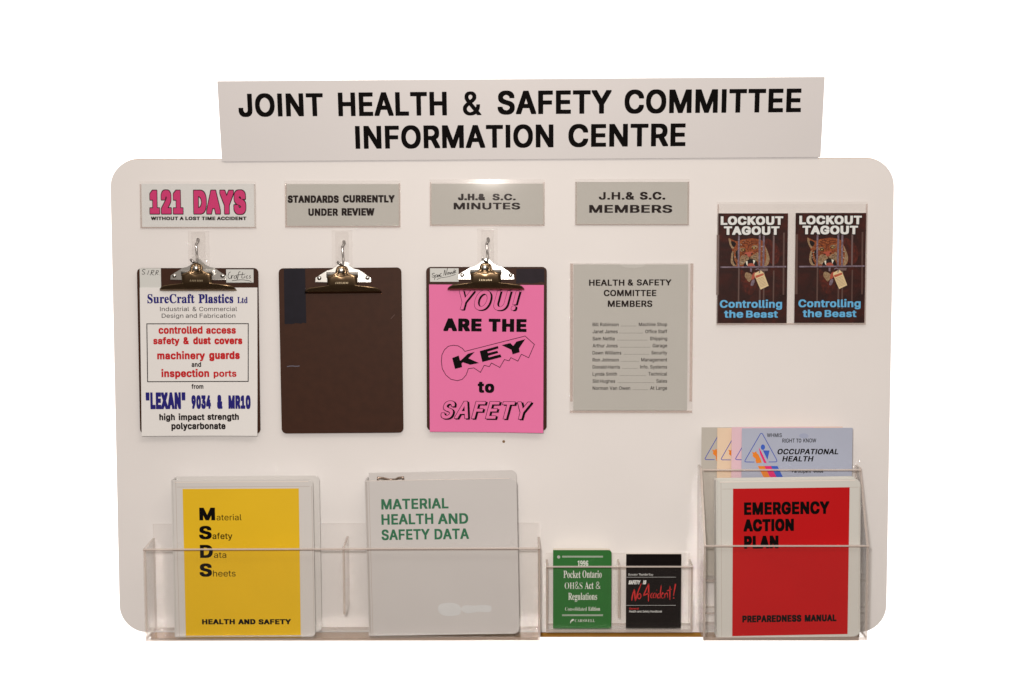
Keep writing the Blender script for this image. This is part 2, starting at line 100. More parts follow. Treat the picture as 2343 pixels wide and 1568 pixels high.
'b': '44 -6,77 0,1 39,10 -12,17 -15,21 -12,19 -6,23 -3,41 1,20 2,25 8,23 12,16 13,15 15,12 16,12 18,8 17,6 20,6 31,4 29,0 34,-4 39,-6 32,-10 26,-12 23,-16 20,-23 21,-24 15,-32 11,-27 3,-44 -1,-25 -4,-16 -7,-21 -15,-16 -16,0 161,-1 6,-1 1,-77 0,-2 -1,0 -515|171 72,-17 15,-10 14,-10 21,-6 20,-5 27,0 31,2 21,5 25,8 20,10 18,17 18,10 7,16 8,24 5,11 0,19 -4,22 -10,18 -16,12 -17,10 -21,7 -24,4 -30,0 -30,-7 -34,-9 -25,-14 -21,-13 -14,-20 -14,-22 -6,-18 -2,-25 6',
'c': '97 17,13 -9,18 -9,33 -11,28 -3,37 0,24 3,20 4,13 5,32 17,12 10,15 14,14 21,10 18,6 18,0 13,-59 16,-18 0,-8 -21,-9 -15,-16 -16,-16 -9,-18 -7,-16 -2,-17 0,-21 6,-10 6,-14 10,-20 22,-13 26,-9 35,-2 18,0 28,7 34,7 20,9 17,11 14,14 14,20 12,21 6,17 0,19 -3,16 -5,14 -10,13 -12,12 -16,7 -19,2 -2,17 0,60 16,0 13,-7 18,-9 18,-16 19,-14 15,-16 12,-15 8,-20 8,-29 7,-20 2,-37 0,-28 -3,-30 -10,-26 -14,-19 -14,-13 -13,-17 -23,-18 -36,-10 -38,-4 -41,0 -24,2 -29,8 -36,6 -17,10 -22,22 -30',
'd': '95 14,25 -14,32 -12,26 -3,41 1,25 4,19 8,24 18,16 18,0 -34,1 -6,1 -1,75 0,2 1,0 515,-1 7,-78 0,-1 -1,-1 -168,-15 16,-10 8,-12 7,-17 8,-16 4,-17 1,-35 0,-19 -2,-33 -9,-16 -8,-13 -8,-10 -8,-18 -18,-20 -31,-15 -35,-8 -36,-3 -35,0 -24,4 -39,9 -39,13 -31,20 -29|154 72,-14 13,-13 19,-11 25,-6 18,-4 24,0 29,2 19,5 23,9 24,10 16,17 18,15 12,16 6,19 4,11 0,19 -4,20 -9,19 -16,14 -17,9 -20,8 -29,3 -27,0 -30,-7 -34,-9 -24,-15 -24,-17 -16,-15 -10,-20 -6,-20 -2,-25 6',
'e': '92 20,16 -10,18 -10,17 -6,17 -5,33 -4,37 0,22 2,38 9,26 14,18 13,10 10,18 24,12 27,0 13,-2 1,-57 14,-18 0,-7 -15,-14 -18,-15 -12,-16 -7,-18 -6,-15 -1,-17 2,-19 5,-13 6,-10 6,-8 6,-15 18,-12 20,-10 31,-1 15,272 0,1 1,1 43,-2 27,-3 24,-9 30,-11 25,-13 19,-20 21,-19 14,-28 14,-20 6,-17 4,-16 1,-36 0,-30 -4,-30 -10,-29 -17,-26 -23,-17 -23,-11 -20,-6 -16,-10 -36,-4 -43,0 -24,2 -30,9 -39,15 -35,16 -23|108 228,2 14,8 20,10 18,9 11,14 13,14 9,16 6,18 3,16 0,22 -6,14 -6,11 -9,12 -13,10 -14,9 -23,5 -21,0 -2',
'f': '72 -6,78 -1,2 1,0 326,84 0,2 1,0 6,0 58,-2 1,-84 0,0 43,4 13,6 10,7 6,8 5,11 3,11 0,13 -2,7 -3,16 0,1 1,16 52,0 13,-7 3,-31 6,-42 1,-27 -5,-23 -8,-18 -12,-12 -13,-8 -11,-6 -13,-5 -17,-2 -19,0 -53,-73 0,-2 -1,0 -58,1 -7,74 0,0 -320',
'g': '82 -124,14 -10,21 -10,15 -5,20 -5,36 -4,57 2,37 7,16 5,18 9,26 19,13 14,9 12,6 13,6 18,4 18,2 22,0 398,-1 7,-77 0,-1 -40,-13 14,-13 10,-13 8,-18 8,-31 5,-36 0,-26 -3,-29 -10,-26 -14,-25 -23,-19 -27,-16 -32,-8 -30,-6 -40,0 -33,4 -40,10 -38,12 -26,18 -25,22 -20,30 -18,28 -10,30 -4,43 0,18 3,12 3,28 16,22 20,0 -54,-6 -26,-7 -14,-12 -12,-15 -10,-12 -6,-17 -5,-24 -3,-25 2,-18 6,-17 8,-12 9,-27 31,-16 0,-50 -28,-1 -1,0 -12,6 -12,16 -20|150 86,-14 13,-10 13,-10 24,-6 18,-4 21,0 28,3 24,7 22,9 22,10 15,15 16,14 10,17 7,18 3,18 0,17 -5,18 -9,19 -17,13 -19,11 -27,7 -33,0 -30,-2 -23,-8 -27,-6 -16,-14 -19,-17 -15,-20 -10,-19 -5,-21 0,-25 7',
'h': '44 -6,78 -1,1 1,1 241,2 17,10 25,8 12,10 11,11 8,13 6,11 4,16 4,10 0,16 -4,13 -4,11 -8,17 -19,6 -12,5 -14,3 -17,0 -250,2 -1,77 0,1 1,1 257,-5 41,-10 32,-16 25,-11 11,-12 10,-24 12,-33 8,-46 1,-30 -5,-18 -6,-16 -10,-11 -8,-11 -11,0 158,-1 6,-1 1,-77 0,-2 -1,0 -515',
'i': '44 -6,78 -1,2 1,0 385,0 6,-2 1,-77 0,-1 -1,-1 -385|49 454,8 -5,11 -3,28 -1,14 3,13 10,10 13,3 17,-2 22,-7 13,-12 11,-11 4,-8 2,-31 -1,-9 -3,-11 -8,-7 -9,-4 -8,-2 -9,-1 -14,2 -14,3 -7',
'k': '44 -6,78 -1,1 1,1 141,28 27,133 -168,95 -1,2 1,0 12,-166 209,154 158,0 12,-2 1,-93 0,-151 -155,0 278,-1 6,-1 1,-77 0,-2 -1,0 -515',
'l': '71 8,20 -11,25 -5,45 -1,19 3,10 3,0 13,-10 50,-2 1,-19 0,-15 -1,-7 2,-7 6,-6 16,0 425,-1 6,-1 1,-77 0,-2 -1,0 -439,3 -27,5 -15,7 -13',
'm': '44 -6,78 -1,1 1,1 252,2 13,8 22,8 13,10 10,20 12,23 6,9 0,16 -3,11 -5,10 -6,14 -17,8 -20,1 -271,1 -6,78 -1,1 1,2 265,9 26,15 19,10 8,10 5,23 5,10 0,15 -2,11 -4,15 -10,8 -7,6 -9,6 -19,2 -10,0 -267,2 -1,78 1,1 6,0 265,-3 26,-4 18,-6 18,-10 18,-18 19,-19 14,-21 9,-27 5,-45 0,-18 -2,-20 -6,-18 -10,-16 -10,-14 -15,-9 -11,-12 18,-16 16,-21 13,-19 6,-16 2,-31 0,-28 -5,-20 -9,-11 -7,-23 -20,0 27,-1 6,-1 1,-76 0,-1 -7,0 -379',
'n': '44 -6,78 -1,1 1,1 241,2 17,10 25,8 12,10 11,11 8,13 6,11 4,16 4,10 0,16 -4,13 -4,11 -8,17 -19,6 -12,5 -14,3 -17,0 -250,2 -1,77 0,1 1,1 257,-3 30,-4 23,-12 29,-15 19,-22 20,-22 10,-23 6,-22 3,-44 -1,-20 -4,-26 -10,-16 -11,-16 -16,0 30,-1 6,-1 1,-75 0,-2 -1,0 -385',
'o': '97 17,13 -9,18 -9,33 -11,28 -3,36 0,24 3,32 8,29 14,13 10,15 14,12 14,11 17,16 33,6 19,5 22,3 36,0 24,-4 41,-10 38,-17 36,-18 24,-19 18,-17 12,-32 14,-36 8,-49 1,-35 -5,-26 -9,-20 -11,-15 -10,-23 -23,-18 -26,-14 -29,-6 -19,-4 -22,-4 -38,0 -24,4 -36,4 -22,6 -19,12 -27,22 -30|154 72,-18 18,-10 16,-9 18,-7 24,-4 29,0 28,4 22,7 24,9 20,10 15,18 18,14 9,19 7,15 2,18 0,19 -6,18 -10,21 -19,12 -17,10 -26,8 -35,1 -32,-4 -29,-7 -24,-8 -18,-14 -20,-19 -16,-18 -10,-22 -6,-19 0,-24 6',
'p': '44 -150,78 0,1 1,1 180,8 -10,17 -15,13 -8,21 -9,29 -4,34 0,19 2,18 4,15 5,29 17,10 8,18 18,21 31,8 17,6 20,8 43,2 51,-6 50,-10 39,-16 31,-16 20,-15 15,-23 16,-29 12,-23 5,-16 2,-36 0,-20 -2,-17 -5,-17 -8,-20 -15,-14 -16,-1 40,-76 1,-2 -1,0 -528|171 71,-17 16,-10 14,-10 21,-6 20,-5 27,0 31,2 21,5 25,8 20,10 18,17 17,10 8,16 8,24 5,11 0,19 -4,22 -11,18 -15,12 -17,10 -21,7 -24,4 -30,0 -30,-7 -34,-9 -25,-14 -21,-13 -14,-20 -14,-22 -7,-18 -1,-25 6',
'r': '44 -6,78 -1,1 1,1 249,3 17,7 15,10 15,12 11,15 9,15 6,16 2,10 0,23 -3,16 0,1 1,1 68,-1 6,-54 2,-24 -4,-16 -6,-14 -8,-22 -19,0 24,-1 6,-1 1,-75 0,-2 -1,0 -385',
's': '70 15,14 -9,18 -10,30 -8,32 -3,36 0,22 2,19 3,22 7,23 11,14 10,12 11,16 22,6 12,5 18,2 33,-3 21,-3 12,-7 14,-8 11,-17 16,-28 16,-27 10,-80 19,-27 11,-8 6,-7 7,-4 7,-3 10,1 10,4 10,13 14,20 12,25 6,11 0,14 -3,10 -3,13 -7,16 -17,6 -9,6 -15,2 -2,17 0,56 14,1 7,-2 9,-6 17,-7 13,-16 21,-12 11,-13 10,-29 12,-30 6,-50 1,-28 -3,-28 -8,-27 -14,-14 -10,-12 -13,-8 -11,-6 -11,-6 -17,-3 -23,0 -15,2 -18,5 -17,6 -13,8 -11,11 -11,13 -10,30 -14,20 -7,83 -19,16 -7,11 -7,6 -6,7 -11,3 -10,-2 -10,-4 -8,-5 -8,-12 -11,-15 -8,-8 -3,-30 -5,-28 4,-13 6,-12 7,-8 8,-7 9,-7 15,-3 11,-2 2,-17 0,-56 -12,-3 -2,0 -13,10 -29,6 -13,10 -13',
't': '89 9,11 -7,14 -6,30 -6,54 0,17 3,7 3,0 13,-10 51,-2 1,-17 0,-18 -3,-8 0,-10 2,-9 4,-4 5,-4 8,-4 11,0 232,77 0,1 7,0 52,0 6,-2 1,-76 0,0 85,0 6,-2 1,-78 0,-1 -7,0 -85,-57 0,-2 -1,0 -64,2 -1,57 0,0 -235,1 -17,6 -22,6 -14,8 -10',
'u': '89 15,25 -15,25 -8,26 -4,40 0,26 6,25 10,16 11,16 16,0 -31,0 -6,2 -1,75 0,1 1,1 385,-1 7,-78 0,-2 -1,0 -240,-2 -17,-5 -14,-7 -14,-15 -20,-12 -9,-13 -7,-11 -4,-16 -2,-10 0,-16 2,-13 6,-11 7,-18 20,-6 11,-5 15,-2 16,-1 250,-1 1,-77 0,-2 -1,0 -257,2 -25,5 -28,11 -25,12 -19',
'w': '129 -6,78 -1,1 1,60 206,16 64,20 -78,54 -192,2 -1,78 1,116 378,0 13,-1 1,-81 0,-2 -1,-56 -202,-17 -68,-25 106,-46 164,-2 1,-81 0,-51 -183,-22 -89,-17 70,-57 201,-1 1,-81 0,0 -14',
'y': '38 -146,14 -4,22 -2,33 0,24 4,15 4,23 14,11 10,13 16,9 15,12 26,117 305,49 128,1 9,-1 7,-83 0,-2 -2,-81 -224,-19 -60,-13 41,-88 243,-2 2,-83 0,-1 -1,0 -14,144 -372,-12 -34,-8 -17,-8 -12,-8 -8,-11 -8,-11 -2,-22 3,-19 0,-1 -1,-14 -52',
},
15: {
'&': '71 18,19 -12,24 -12,25 -8,28 -4,49 0,36 5,22 6,21 8,15 7,16 12,22 -26,6 -5,94 0,4 3,0 17,-64 78,17 32,11 32,6 42,0 40,-4 2,-81 -1,-3 -2,-2 -39,-5 -19,-4 -9,-81 98,41 31,30 31,9 13,8 18,6 14,2 14,0 41,-4 19,-6 14,-14 21,-12 14,-17 13,-18 9,-24 7,-23 2,-48 0,-31 -6,-21 -9,-22 -17,-16 -18,-14 -25,-6 -22,-2 -22,1 -29,3 -19,6 -16,10 -19,13 -20,19 -24,-40 -32,-22 -24,-15 -20,-8 -17,-5 -19,-3 -41,3 -30,8 -24,7 -13,11 -17|140 78,-12 12,-10 15,-6 23,2 14,6 18,13 17,15 15,21 16,100 -120,-19 -12,-16 -8,-17 -6,-21 -4,-13 0,-14 4,-15 6|186 332,-14 19,-14 22,-5 17,-1 11,2 9,5 12,11 14,17 10,15 4,10 -2,10 -5,14 -12,8 -14,3 -13,-6 -20,-11 -16,-15 -14',
},
20: {
'!': '53 -8,11 -7,14 -3,44 0,10 3,11 7,14 15,5 19,0 34,-3 10,-7 11,-15 13,-11 5,-8 1,-44 0,-10 -3,-11 -7,-10 -9,-7 -11,-3 -11,-1 -14,0 -19,4 -12,6 -12|50 146,93 0,5 4,4 359,-1 12,-4 3,-99 0,-4 -5,2 -330,2 -39',
'A': '-1 -14,103 0,2 3,49 139,173 0,50 -139,2 -3,100 0,4 2,0 23,-2 6,-184 503,-3 2,-107 2,-4 -4,-184 -503,-2 -6,0 -11,0 -10|183 214,25 70,31 96,31 -96,26 -70',
'E': '43 -14,347 0,4 2,1 69,-1 10,-3 4,-246 1,0 142,225 0,4 3,1 12,-1 67,-4 4,-225 0,0 137,243 1,4 4,0 10,0 57,0 10,-3 3,-344 2,-4 -3,-1 -521,0 -10',
'F': '43 -14,97 0,4 2,1 218,216 0,5 5,0 67,0 10,-4 4,-217 1,0 144,240 1,3 4,1 10,0 57,-1 10,-2 3,-341 2,-4 -3,-1 -521,0 -10',
'G': '113 24,18 -12,23 -12,18 -8,28 -8,44 -6,51 0,26 3,22 5,23 6,16 7,22 12,19 13,20 19,13 14,14 22,14 29,8 25,4 22,2 34,0 67,0 10,-4 4,-228 0,-2 -4,-1 -10,0 -57,1 -10,2 -3,128 -2,-4 -18,-6 -17,-10 -19,-14 -19,-14 -15,-17 -11,-23 -10,-27 -6,-11 -1,-12 2,-30 8,-25 12,-19 14,-12 13,-12 15,-15 27,-9 25,-8 32,-3 27,1 38,6 33,13 36,19 33,20 22,25 17,23 12,24 6,16 0,31 -6,25 -12,16 -12,19 -19,15 -22,12 -31,4 -3,97 -1,4 3,1 24,-4 17,-10 28,-12 23,-16 23,-22 22,-20 17,-15 9,-32 16,-20 6,-29 6,-23 2,-51 0,-40 -4,-22 -6,-19 -8,-19 -10,-18 -11,-18 -15,-20 -19,-24 -33,-12 -22,-8 -21,-9 -27,-6 -29,-5 -58,0 -26,3 -44,5 -29,6 -23,10 -28,9 -19,10 -18,17 -23',
'O': '114 24,18 -12,22 -12,21 -9,27 -7,40 -6,50 0,27 3,27 6,18 6,16 7,22 12,21 14,18 17,15 17,14 21,14 25,10 21,8 26,6 30,5 58,-1 47,-4 37,-6 29,-8 27,-10 21,-14 25,-14 21,-12 14,-21 20,-21 16,-22 12,-16 6,-18 6,-27 6,-27 2,-50 0,-40 -4,-40 -13,-21 -11,-18 -11,-19 -15,-14 -14,-12 -14,-14 -21,-12 -20,-12 -26,-8 -26,-6 -27,-4 -32,-2 -29,0 -26,3 -44,5 -29,6 -25,6 -16,12 -26,12 -20,14 -21,15 -17|191 96,-21 21,-18 23,-12 25,-10 29,-6 37,-1 34,3 27,8 36,12 28,16 27,20 21,19 16,30 14,24 6,17 0,29 -6,26 -12,26 -18,21 -25,10 -16,10 -22,11 -35,5 -39,-2 -42,-8 -42,-6 -18,-10 -19,-20 -29,-11 -11,-14 -12,-27 -15,-17 -6,-16 -3,-12 -2,-12 2,-16 3,-17 6,-18 9',
'P': '43 -14,97 0,4 2,1 184,117 0,31 2,24 6,21 8,27 16,24 21,16 21,13 30,9 36,2 45,-3 36,-10 33,-11 23,-17 23,-12 10,-17 13,-25 13,-19 8,-20 4,-24 3,-226 1,-4 -3,-1 -521,0 -10|145 256,0 181,82 1,18 -2,15 -3,15 -5,21 -14,12 -13,8 -14,4 -12,4 -22,-1 -18,-5 -20,-8 -17,-10 -13,-20 -15,-11 -6,-20 -5,-22 -3',
'S': '74 17,17 -12,21 -11,25 -8,19 -5,41 -5,54 0,20 2,40 8,21 8,24 12,26 18,15 16,13 19,9 20,7 24,2 27,0 28,-3 21,-5 19,-6 12,-14 19,-23 23,-21 12,-25 13,-39 13,-75 20,-43 18,-15 10,-12 11,-7 11,-4 12,0 11,6 15,12 15,10 10,23 13,18 5,20 3,19 -3,14 -4,18 -8,17 -12,9 -10,9 -13,4 -11,3 -15,3 -4,97 0,2 4,1 10,-1 24,-6 24,-10 22,-18 25,-18 17,-20 14,-17 9,-25 9,-34 7,-19 1,-52 0,-32 -3,-37 -11,-34 -16,-15 -11,-15 -14,-12 -15,-6 -10,-8 -17,-8 -25,-2 -28,0 -26,4 -22,5 -17,7 -15,12 -15,15 -15,18 -13,38 -19,37 -14,83 -22,36 -14,17 -12,12 -12,6 -11,4 -14,-4 -14,-6 -12,-10 -14,-14 -13,-19 -10,-15 -6,-20 -4,-16 -2,-22 4,-21 6,-14 7,-14 10,-9 9,-8 11,-7 17,-4 21,-3 2,-98 0,-4 -4,1 -28,3 -18,6 -22,9 -18,11 -17,8 -11',
'T': '176 -14,96 0,4 4,1 447,157 1,2 4,1 10,0 57,-1 10,-3 4,-416 1,-4 -3,-1 -69,0 -10,3 -4,158 -1,0 -437,1 -10',
'U': '112 17,16 -11,22 -11,25 -9,24 -5,33 -3,54 0,23 2,41 8,23 10,16 8,16 11,16 13,25 29,12 21,10 25,6 24,2 23,1 357,-1 10,-2 3,-96 2,-4 -3,-1 -347,-3 -20,-6 -18,-9 -16,-11 -15,-12 -11,-12 -9,-18 -9,-20 -6,-20 -3,-24 3,-18 4,-17 8,-15 10,-14 13,-11 15,-9 16,-6 19,-4 19,-1 347,-4 3,-94 0,-4 -3,-1 -358,2 -31,10 -36,15 -31,18 -24',
'Y': '186 -14,97 0,4 2,1 210,186 299,0 22,-2 3,-108 0,-100 -161,-28 -48,-57 96,-71 113,-107 2,-4 -3,0 -24,186 -299,0 -198,1 -10',
'a': '55 4,15 -10,17 -7,23 -7,27 -4,47 0,21 3,28 9,24 12,1 -12,4 -2,90 0,4 2,1 273,-2 28,-6 26,-11 24,-12 16,-18 16,-28 15,-16 6,-24 4,-20 2,-51 0,-21 -2,-31 -6,-31 -14,-25 -16,-21 -24,-9 -13,-9 -21,0 -21,4 -5,58 -16,31 0,5 3,4 10,10 13,15 13,15 9,13 4,22 4,22 -6,17 -12,6 -6,6 -12,6 -18,0 -5,-3 -4,-5 -5,-10 -4,-104 -14,-45 -10,-15 -6,-22 -12,-11 -9,-12 -13,-7 -11,-5 -11,-5 -22,-2 -36,2 -24,6 -21,6 -15,15 -21|129 76,-12 14,-3 8,-2 9,6 15,12 12,16 10,19 5,91 14,0 -25,-6 -20,-12 -22,-19 -18,-22 -12,-23 -6,-11 2,-17 4',
'c': '89 10,13 -9,21 -11,20 -6,16 -4,23 -2,51 0,24 2,20 4,15 6,32 18,12 9,15 15,15 21,10 18,6 20,0 21,-4 4,-58 16,-31 0,-4 -3,-5 -16,-8 -14,-10 -13,-8 -6,-10 -7,-14 -6,-18 -5,-10 0,-17 4,-13 6,-13 10,-13 14,-11 16,-7 15,-10 36,-2 17,2 29,5 26,9 23,14 22,13 14,13 10,13 6,9 2,15 2,19 -4,17 -7,14 -11,7 -8,10 -14,8 -20,4 -2,31 0,57 14,5 3,1 23,-8 20,-6 13,-18 24,-15 15,-17 12,-14 8,-21 9,-33 8,-17 1,-51 0,-28 -3,-31 -9,-27 -14,-18 -15,-14 -14,-18 -23,-18 -36,-6 -20,-4 -19,-4 -46,0 -24,2 -34,8 -36,6 -18,11 -22,21 -30',
'e': '84 14,15 -12,18 -9,19 -7,17 -4,33 -4,65 0,34 7,18 7,19 10,26 18,12 14,10 13,8 14,6 19,0 21,-4 5,-58 14,-31 0,-5 -4,-6 -13,-8 -12,-9 -9,-10 -8,-12 -6,-16 -5,-13 -2,-10 1,-13 4,-17 6,-15 11,-11 10,-10 14,-8 12,-5 14,-5 19,1 2,267 0,4 3,1 49,-1 27,-4 28,-10 32,-11 25,-15 22,-18 19,-20 15,-28 14,-15 4,-23 5,-16 1,-50 0,-30 -4,-32 -10,-28 -16,-12 -10,-15 -15,-17 -23,-11 -20,-7 -16,-10 -37,-4 -48,2 -54,4 -25,5 -18,16 -37,20 -29|120 236,2 9,8 17,10 16,11 12,23 16,14 6,14 2,12 0,15 -4,14 -8,11 -8,10 -12,10 -14,6 -12,6 -19,-1 -1',
'i': '36 -14,93 0,5 4,0 389,-1 12,-4 3,-91 0,-4 -5,-1 -389,1 -10|40 456,12 -6,12 -4,43 1,11 3,10 6,12 13,6 17,-1 33,-3 11,-6 8,-13 12,-12 5,-8 1,-42 0,-13 -4,-8 -5,-8 -8,-7 -10,-3 -10,-1 -14,1 -19,2 -10,5 -9',
'l': '62 1,8 -5,18 -8,27 -4,60 0,21 4,4 5,0 21,-11 52,-4 2,-39 0,-7 6,-5 15,0 420,-1 12,-4 3,-91 0,-5 -5,0 -454,3 -21,6 -16,10 -17',
'n': '36 -14,93 0,4 2,1 244,2 16,9 23,8 12,10 10,11 8,12 7,22 6,22 -5,10 -5,10 -8,16 -20,8 -24,2 -13,1 -251,4 -2,91 0,4 2,1 263,-3 34,-4 24,-13 30,-15 19,-19 18,-17 10,-16 6,-17 4,-22 2,-48 0,-22 -2,-27 -10,-21 -12,-1 15,-5 5,-89 0,-4 -3,-1 -391,0 -10',
'p': '36 -157,93 -1,4 3,1 159,13 -9,17 -9,26 -7,15 -2,48 0,27 4,27 8,16 8,15 10,26 26,21 31,8 17,7 22,8 42,2 56,-2 31,-4 24,-11 40,-16 31,-15 20,-16 16,-24 16,-16 8,-18 6,-35 5,-50 0,-27 -3,-24 -9,-20 -14,0 17,-5 4,-89 0,-4 -2,-1 -534,0 -10|179 78,-15 15,-8 10,-10 19,-6 18,-7 40,1 24,3 23,7 23,6 15,10 15,13 14,15 11,14 6,16 3,13 -1,22 -9,15 -11,15 -17,11 -18,7 -20,7 -35,0 -23,-4 -28,-6 -22,-12 -25,-10 -12,-9 -10,-15 -11,-18 -7,-16 -3,-22 6',
'r': '36 -14,93 0,4 2,1 251,4 17,7 16,9 12,11 10,14 9,26 7,23 -2,30 0,4 2,1 74,-1 10,-2 4,-23 2,-56 -2,-27 -7,-21 -12,-1 0,-1 12,-4 3,-89 0,-4 -3,-1 -391,0 -10',
't': '81 2,16 -10,14 -5,15 -3,18 -2,61 0,23 6,4 4,0 21,-11 53,-4 2,-31 0,-15 -2,-6 1,-8 5,-4 3,-4 8,-3 9,0 220,75 2,3 3,0 10,0 52,-1 12,-4 3,-73 0,0 87,-5 5,-93 -2,-2 -3,-1 -10,0 -77,-54 0,-5 -5,1 -74,4 -3,54 0,0 -227,1 -21,6 -23,7 -15,7 -10',
},
30: {
'!': '44 -16,11 -6,17 -4,56 0,13 4,11 6,14 17,5 12,1 8,0 43,-4 12,-6 11,-16 15,-11 4,-11 2,-56 0,-13 -4,-11 -6,-10 -11,-7 -11,-4 -12,-1 -19,0 -23,4 -14,7 -12|41 140,5 -2,103 0,5 2,4 5,4 364,0 15,-2 3,-5 3,-113 1,-5 -1,-3 -6,3 -364,1 -15',
'&': '58 8,18 -12,25 -12,25 -8,30 -4,71 -1,19 2,39 9,19 7,18 9,16 -18,5 -2,116 0,5 2,2 2,2 18,-2 18,-57 70,15 35,10 33,4 40,0 28,-2 18,-2 2,-5 2,-105 -1,-4 -3,0 -3,-1 -19,-3 -20,-50 61,35 27,29 32,16 31,5 14,3 17,-1 50,-4 19,-6 15,-14 22,-14 15,-12 10,-18 10,-24 8,-30 4,-62 0,-34 -5,-28 -11,-18 -13,-19 -19,-14 -22,-6 -20,-4 -18,-1 -36,3 -32,6 -23,8 -18,26 -38,-29 -24,-17 -17,-13 -16,-10 -15,-6 -13,-7 -22,-2 -17,0 -31,2 -32,10 -32,18 -29|154 88,-8 7,-10 12,-6 15,-2 11,3 10,9 16,12 14,14 13,79 -95,-23 -13,-27 -8,-4 0,-18 6|190 356,-18 27,-4 16,6 14,6 9,9 8,13 6,10 -5,9 -9,5 -7,4 -11,-4 -12,-10 -15',
'.': '41 -15,12 -7,16 -4,56 0,13 4,12 7,14 16,5 12,1 8,0 44,-4 13,-6 10,-18 14,-9 4,-13 3,-54 -1,-13 -4,-12 -6,-9 -10,-7 -10,-4 -13,-1 -19,0 -25,4 -16,6 -10',
'A': '-10 -20,5 -2,111 0,5 2,3 3,48 137,155 0,49 -137,3 -3,5 -2,110 0,5 2,3 2,0 33,-2 8,-185 503,-3 4,-5 1,-117 0,-5 -1,-3 -4,-186 -511,0 -30|197 221,21 57,21 66,42 -123',
'B': '34 -20,5 -2,242 0,33 3,40 9,31 15,18 13,13 14,10 12,12 24,8 30,2 47,-3 37,-8 27,-14 24,-20 23,-17 12,6 4,16 19,9 14,7 18,3 21,1 21,-2 47,-8 30,-10 21,-11 15,-13 13,-21 16,-15 8,-20 7,-22 6,-24 2,-243 1,-5 -1,-3 -3,-1 -18,0 -509,0 -15|155 79,0 130,81 0,26 -4,18 -7,17 -12,13 -14,9 -16,5 -19,-6 -19,-14 -18,-19 -12,-20 -6,-22 -2|155 307,0 123,74 0,20 -2,15 -5,12 -6,14 -11,6 -9,8 -20,2 -6,-2 -9,-6 -12,-8 -13,-17 -15,-18 -8,-21 -6',
'C': '106 17,18 -13,22 -12,21 -8,26 -8,43 -5,62 0,23 2,28 5,26 9,32 15,32 24,19 19,15 22,15 29,13 40,1 8,0 31,0 3,-4 3,-115 0,-4 -4,-5 -18,-10 -21,-9 -14,-13 -14,-21 -16,-13 -6,-24 -9,-20 -3,-25 6,-23 11,-19 13,-18 17,-15 22,-14 27,-8 23,-8 36,-1 29,5 39,8 29,16 35,16 22,19 18,28 17,28 10,18 2,21 -4,26 -12,19 -12,13 -13,12 -15,10 -21,7 -24,4 -4,111 -1,5 2,3 5,0 31,-6 28,-12 29,-11 21,-19 25,-21 21,-22 16,-21 12,-17 6,-31 10,-25 4,-19 2,-62 0,-43 -6,-39 -12,-22 -10,-18 -12,-18 -14,-20 -21,-23 -31,-15 -27,-8 -18,-8 -28,-6 -27,-4 -31,-2 -34,0 -41,3 -33,5 -30,6 -24,10 -26,10 -22,9 -15,15 -22,25 -26',
'D': '34 -20,5 -2,213 0,32 2,28 6,40 12,34 18,28 21,20 22,11 14,15 25,12 27,8 26,7 29,3 29,2 33,0 41,-3 33,-5 27,-6 25,-11 30,-11 22,-14 22,-14 17,-18 18,-16 12,-24 15,-26 11,-33 9,-36 6,-236 1,-5 -1,-3 -3,-1 -18,0 -509,0 -15|155 79,0 351,64 0,24 -4,17 -4,26 -10,15 -9,14 -11,12 -12,11 -13,13 -25,11 -35,7 -45,-3 -38,-7 -34,-13 -34,-15 -22,-16 -16,-26 -18,-29 -12,-30 -7,-24 -2',
'E': '34 -20,5 -2,357 0,5 2,3 2,1 18,-1 72,0 3,-4 3,-245 1,0 128,221 0,5 1,3 3,1 18,-1 72,0 3,-4 3,-225 1,0 122,242 1,3 3,2 3,0 15,0 72,-4 6,-5 1,-354 0,-5 -1,-3 -3,-1 -18,0 -509,0 -15',
'F': '34 -20,5 -2,107 0,5 2,3 2,1 18,0 199,212 0,5 1,2 3,2 18,0 72,-2 3,-3 3,-216 1,0 130,239 1,4 3,0 3,1 15,-1 72,-3 6,-5 1,-351 0,-5 -1,-3 -3,-1 -18,0 -509,0 -15',
'G': '104 18,19 -14,22 -12,19 -7,27 -8,19 -3,28 -3,63 0,22 2,25 5,26 8,16 6,23 12,16 12,15 12,17 18,15 22,18 34,8 27,4 22,2 38,0 67,0 15,-2 3,-3 3,-241 1,-5 -2,-3 -5,-1 -15,1 -72,3 -6,5 -1,120 0,-8 -22,-9 -19,-9 -14,-15 -16,-16 -11,-15 -8,-18 -7,-19 -4,-19 2,-29 10,-23 14,-18 16,-16 20,-16 27,-8 23,-8 33,-3 27,3 40,8 36,14 32,15 23,21 22,26 17,27 11,16 3,19 -2,25 -9,21 -13,18 -16,8 -11,12 -18,14 -32,3 -3,112 -1,5 1,2 3,2 19,-2 23,-8 28,-13 27,-12 20,-13 16,-21 21,-29 21,-35 17,-32 9,-23 4,-19 2,-63 0,-42 -6,-22 -6,-20 -7,-19 -9,-18 -12,-18 -14,-20 -21,-23 -31,-13 -24,-9 -21,-9 -29,-6 -28,-3 -29,-2 -34,0 -41,3 -33,5 -30,6 -23,10 -29,10 -19,10 -18,16 -23',
'H': '34 -20,5 -2,107 0,5 2,3 2,1 18,0 210,207 0,0 -210,2 -18,2 -2,5 -2,107 0,5 2,3 2,1 18,0 509,-1 15,-3 6,-5 1,-107 0,-5 -1,-2 -3,-2 -18,0 -198,-207 0,0 198,-1 18,-3 3,-5 1,-107 0,-5 -1,-3 -3,-1 -18,0 -509,0 -15',
'I': '36 -20,5 -2,106 0,5 2,4 5,0 524,0 15,-2 3,-5 3,-108 1,-5 -1,-4 -6,0 -524,0 -15',
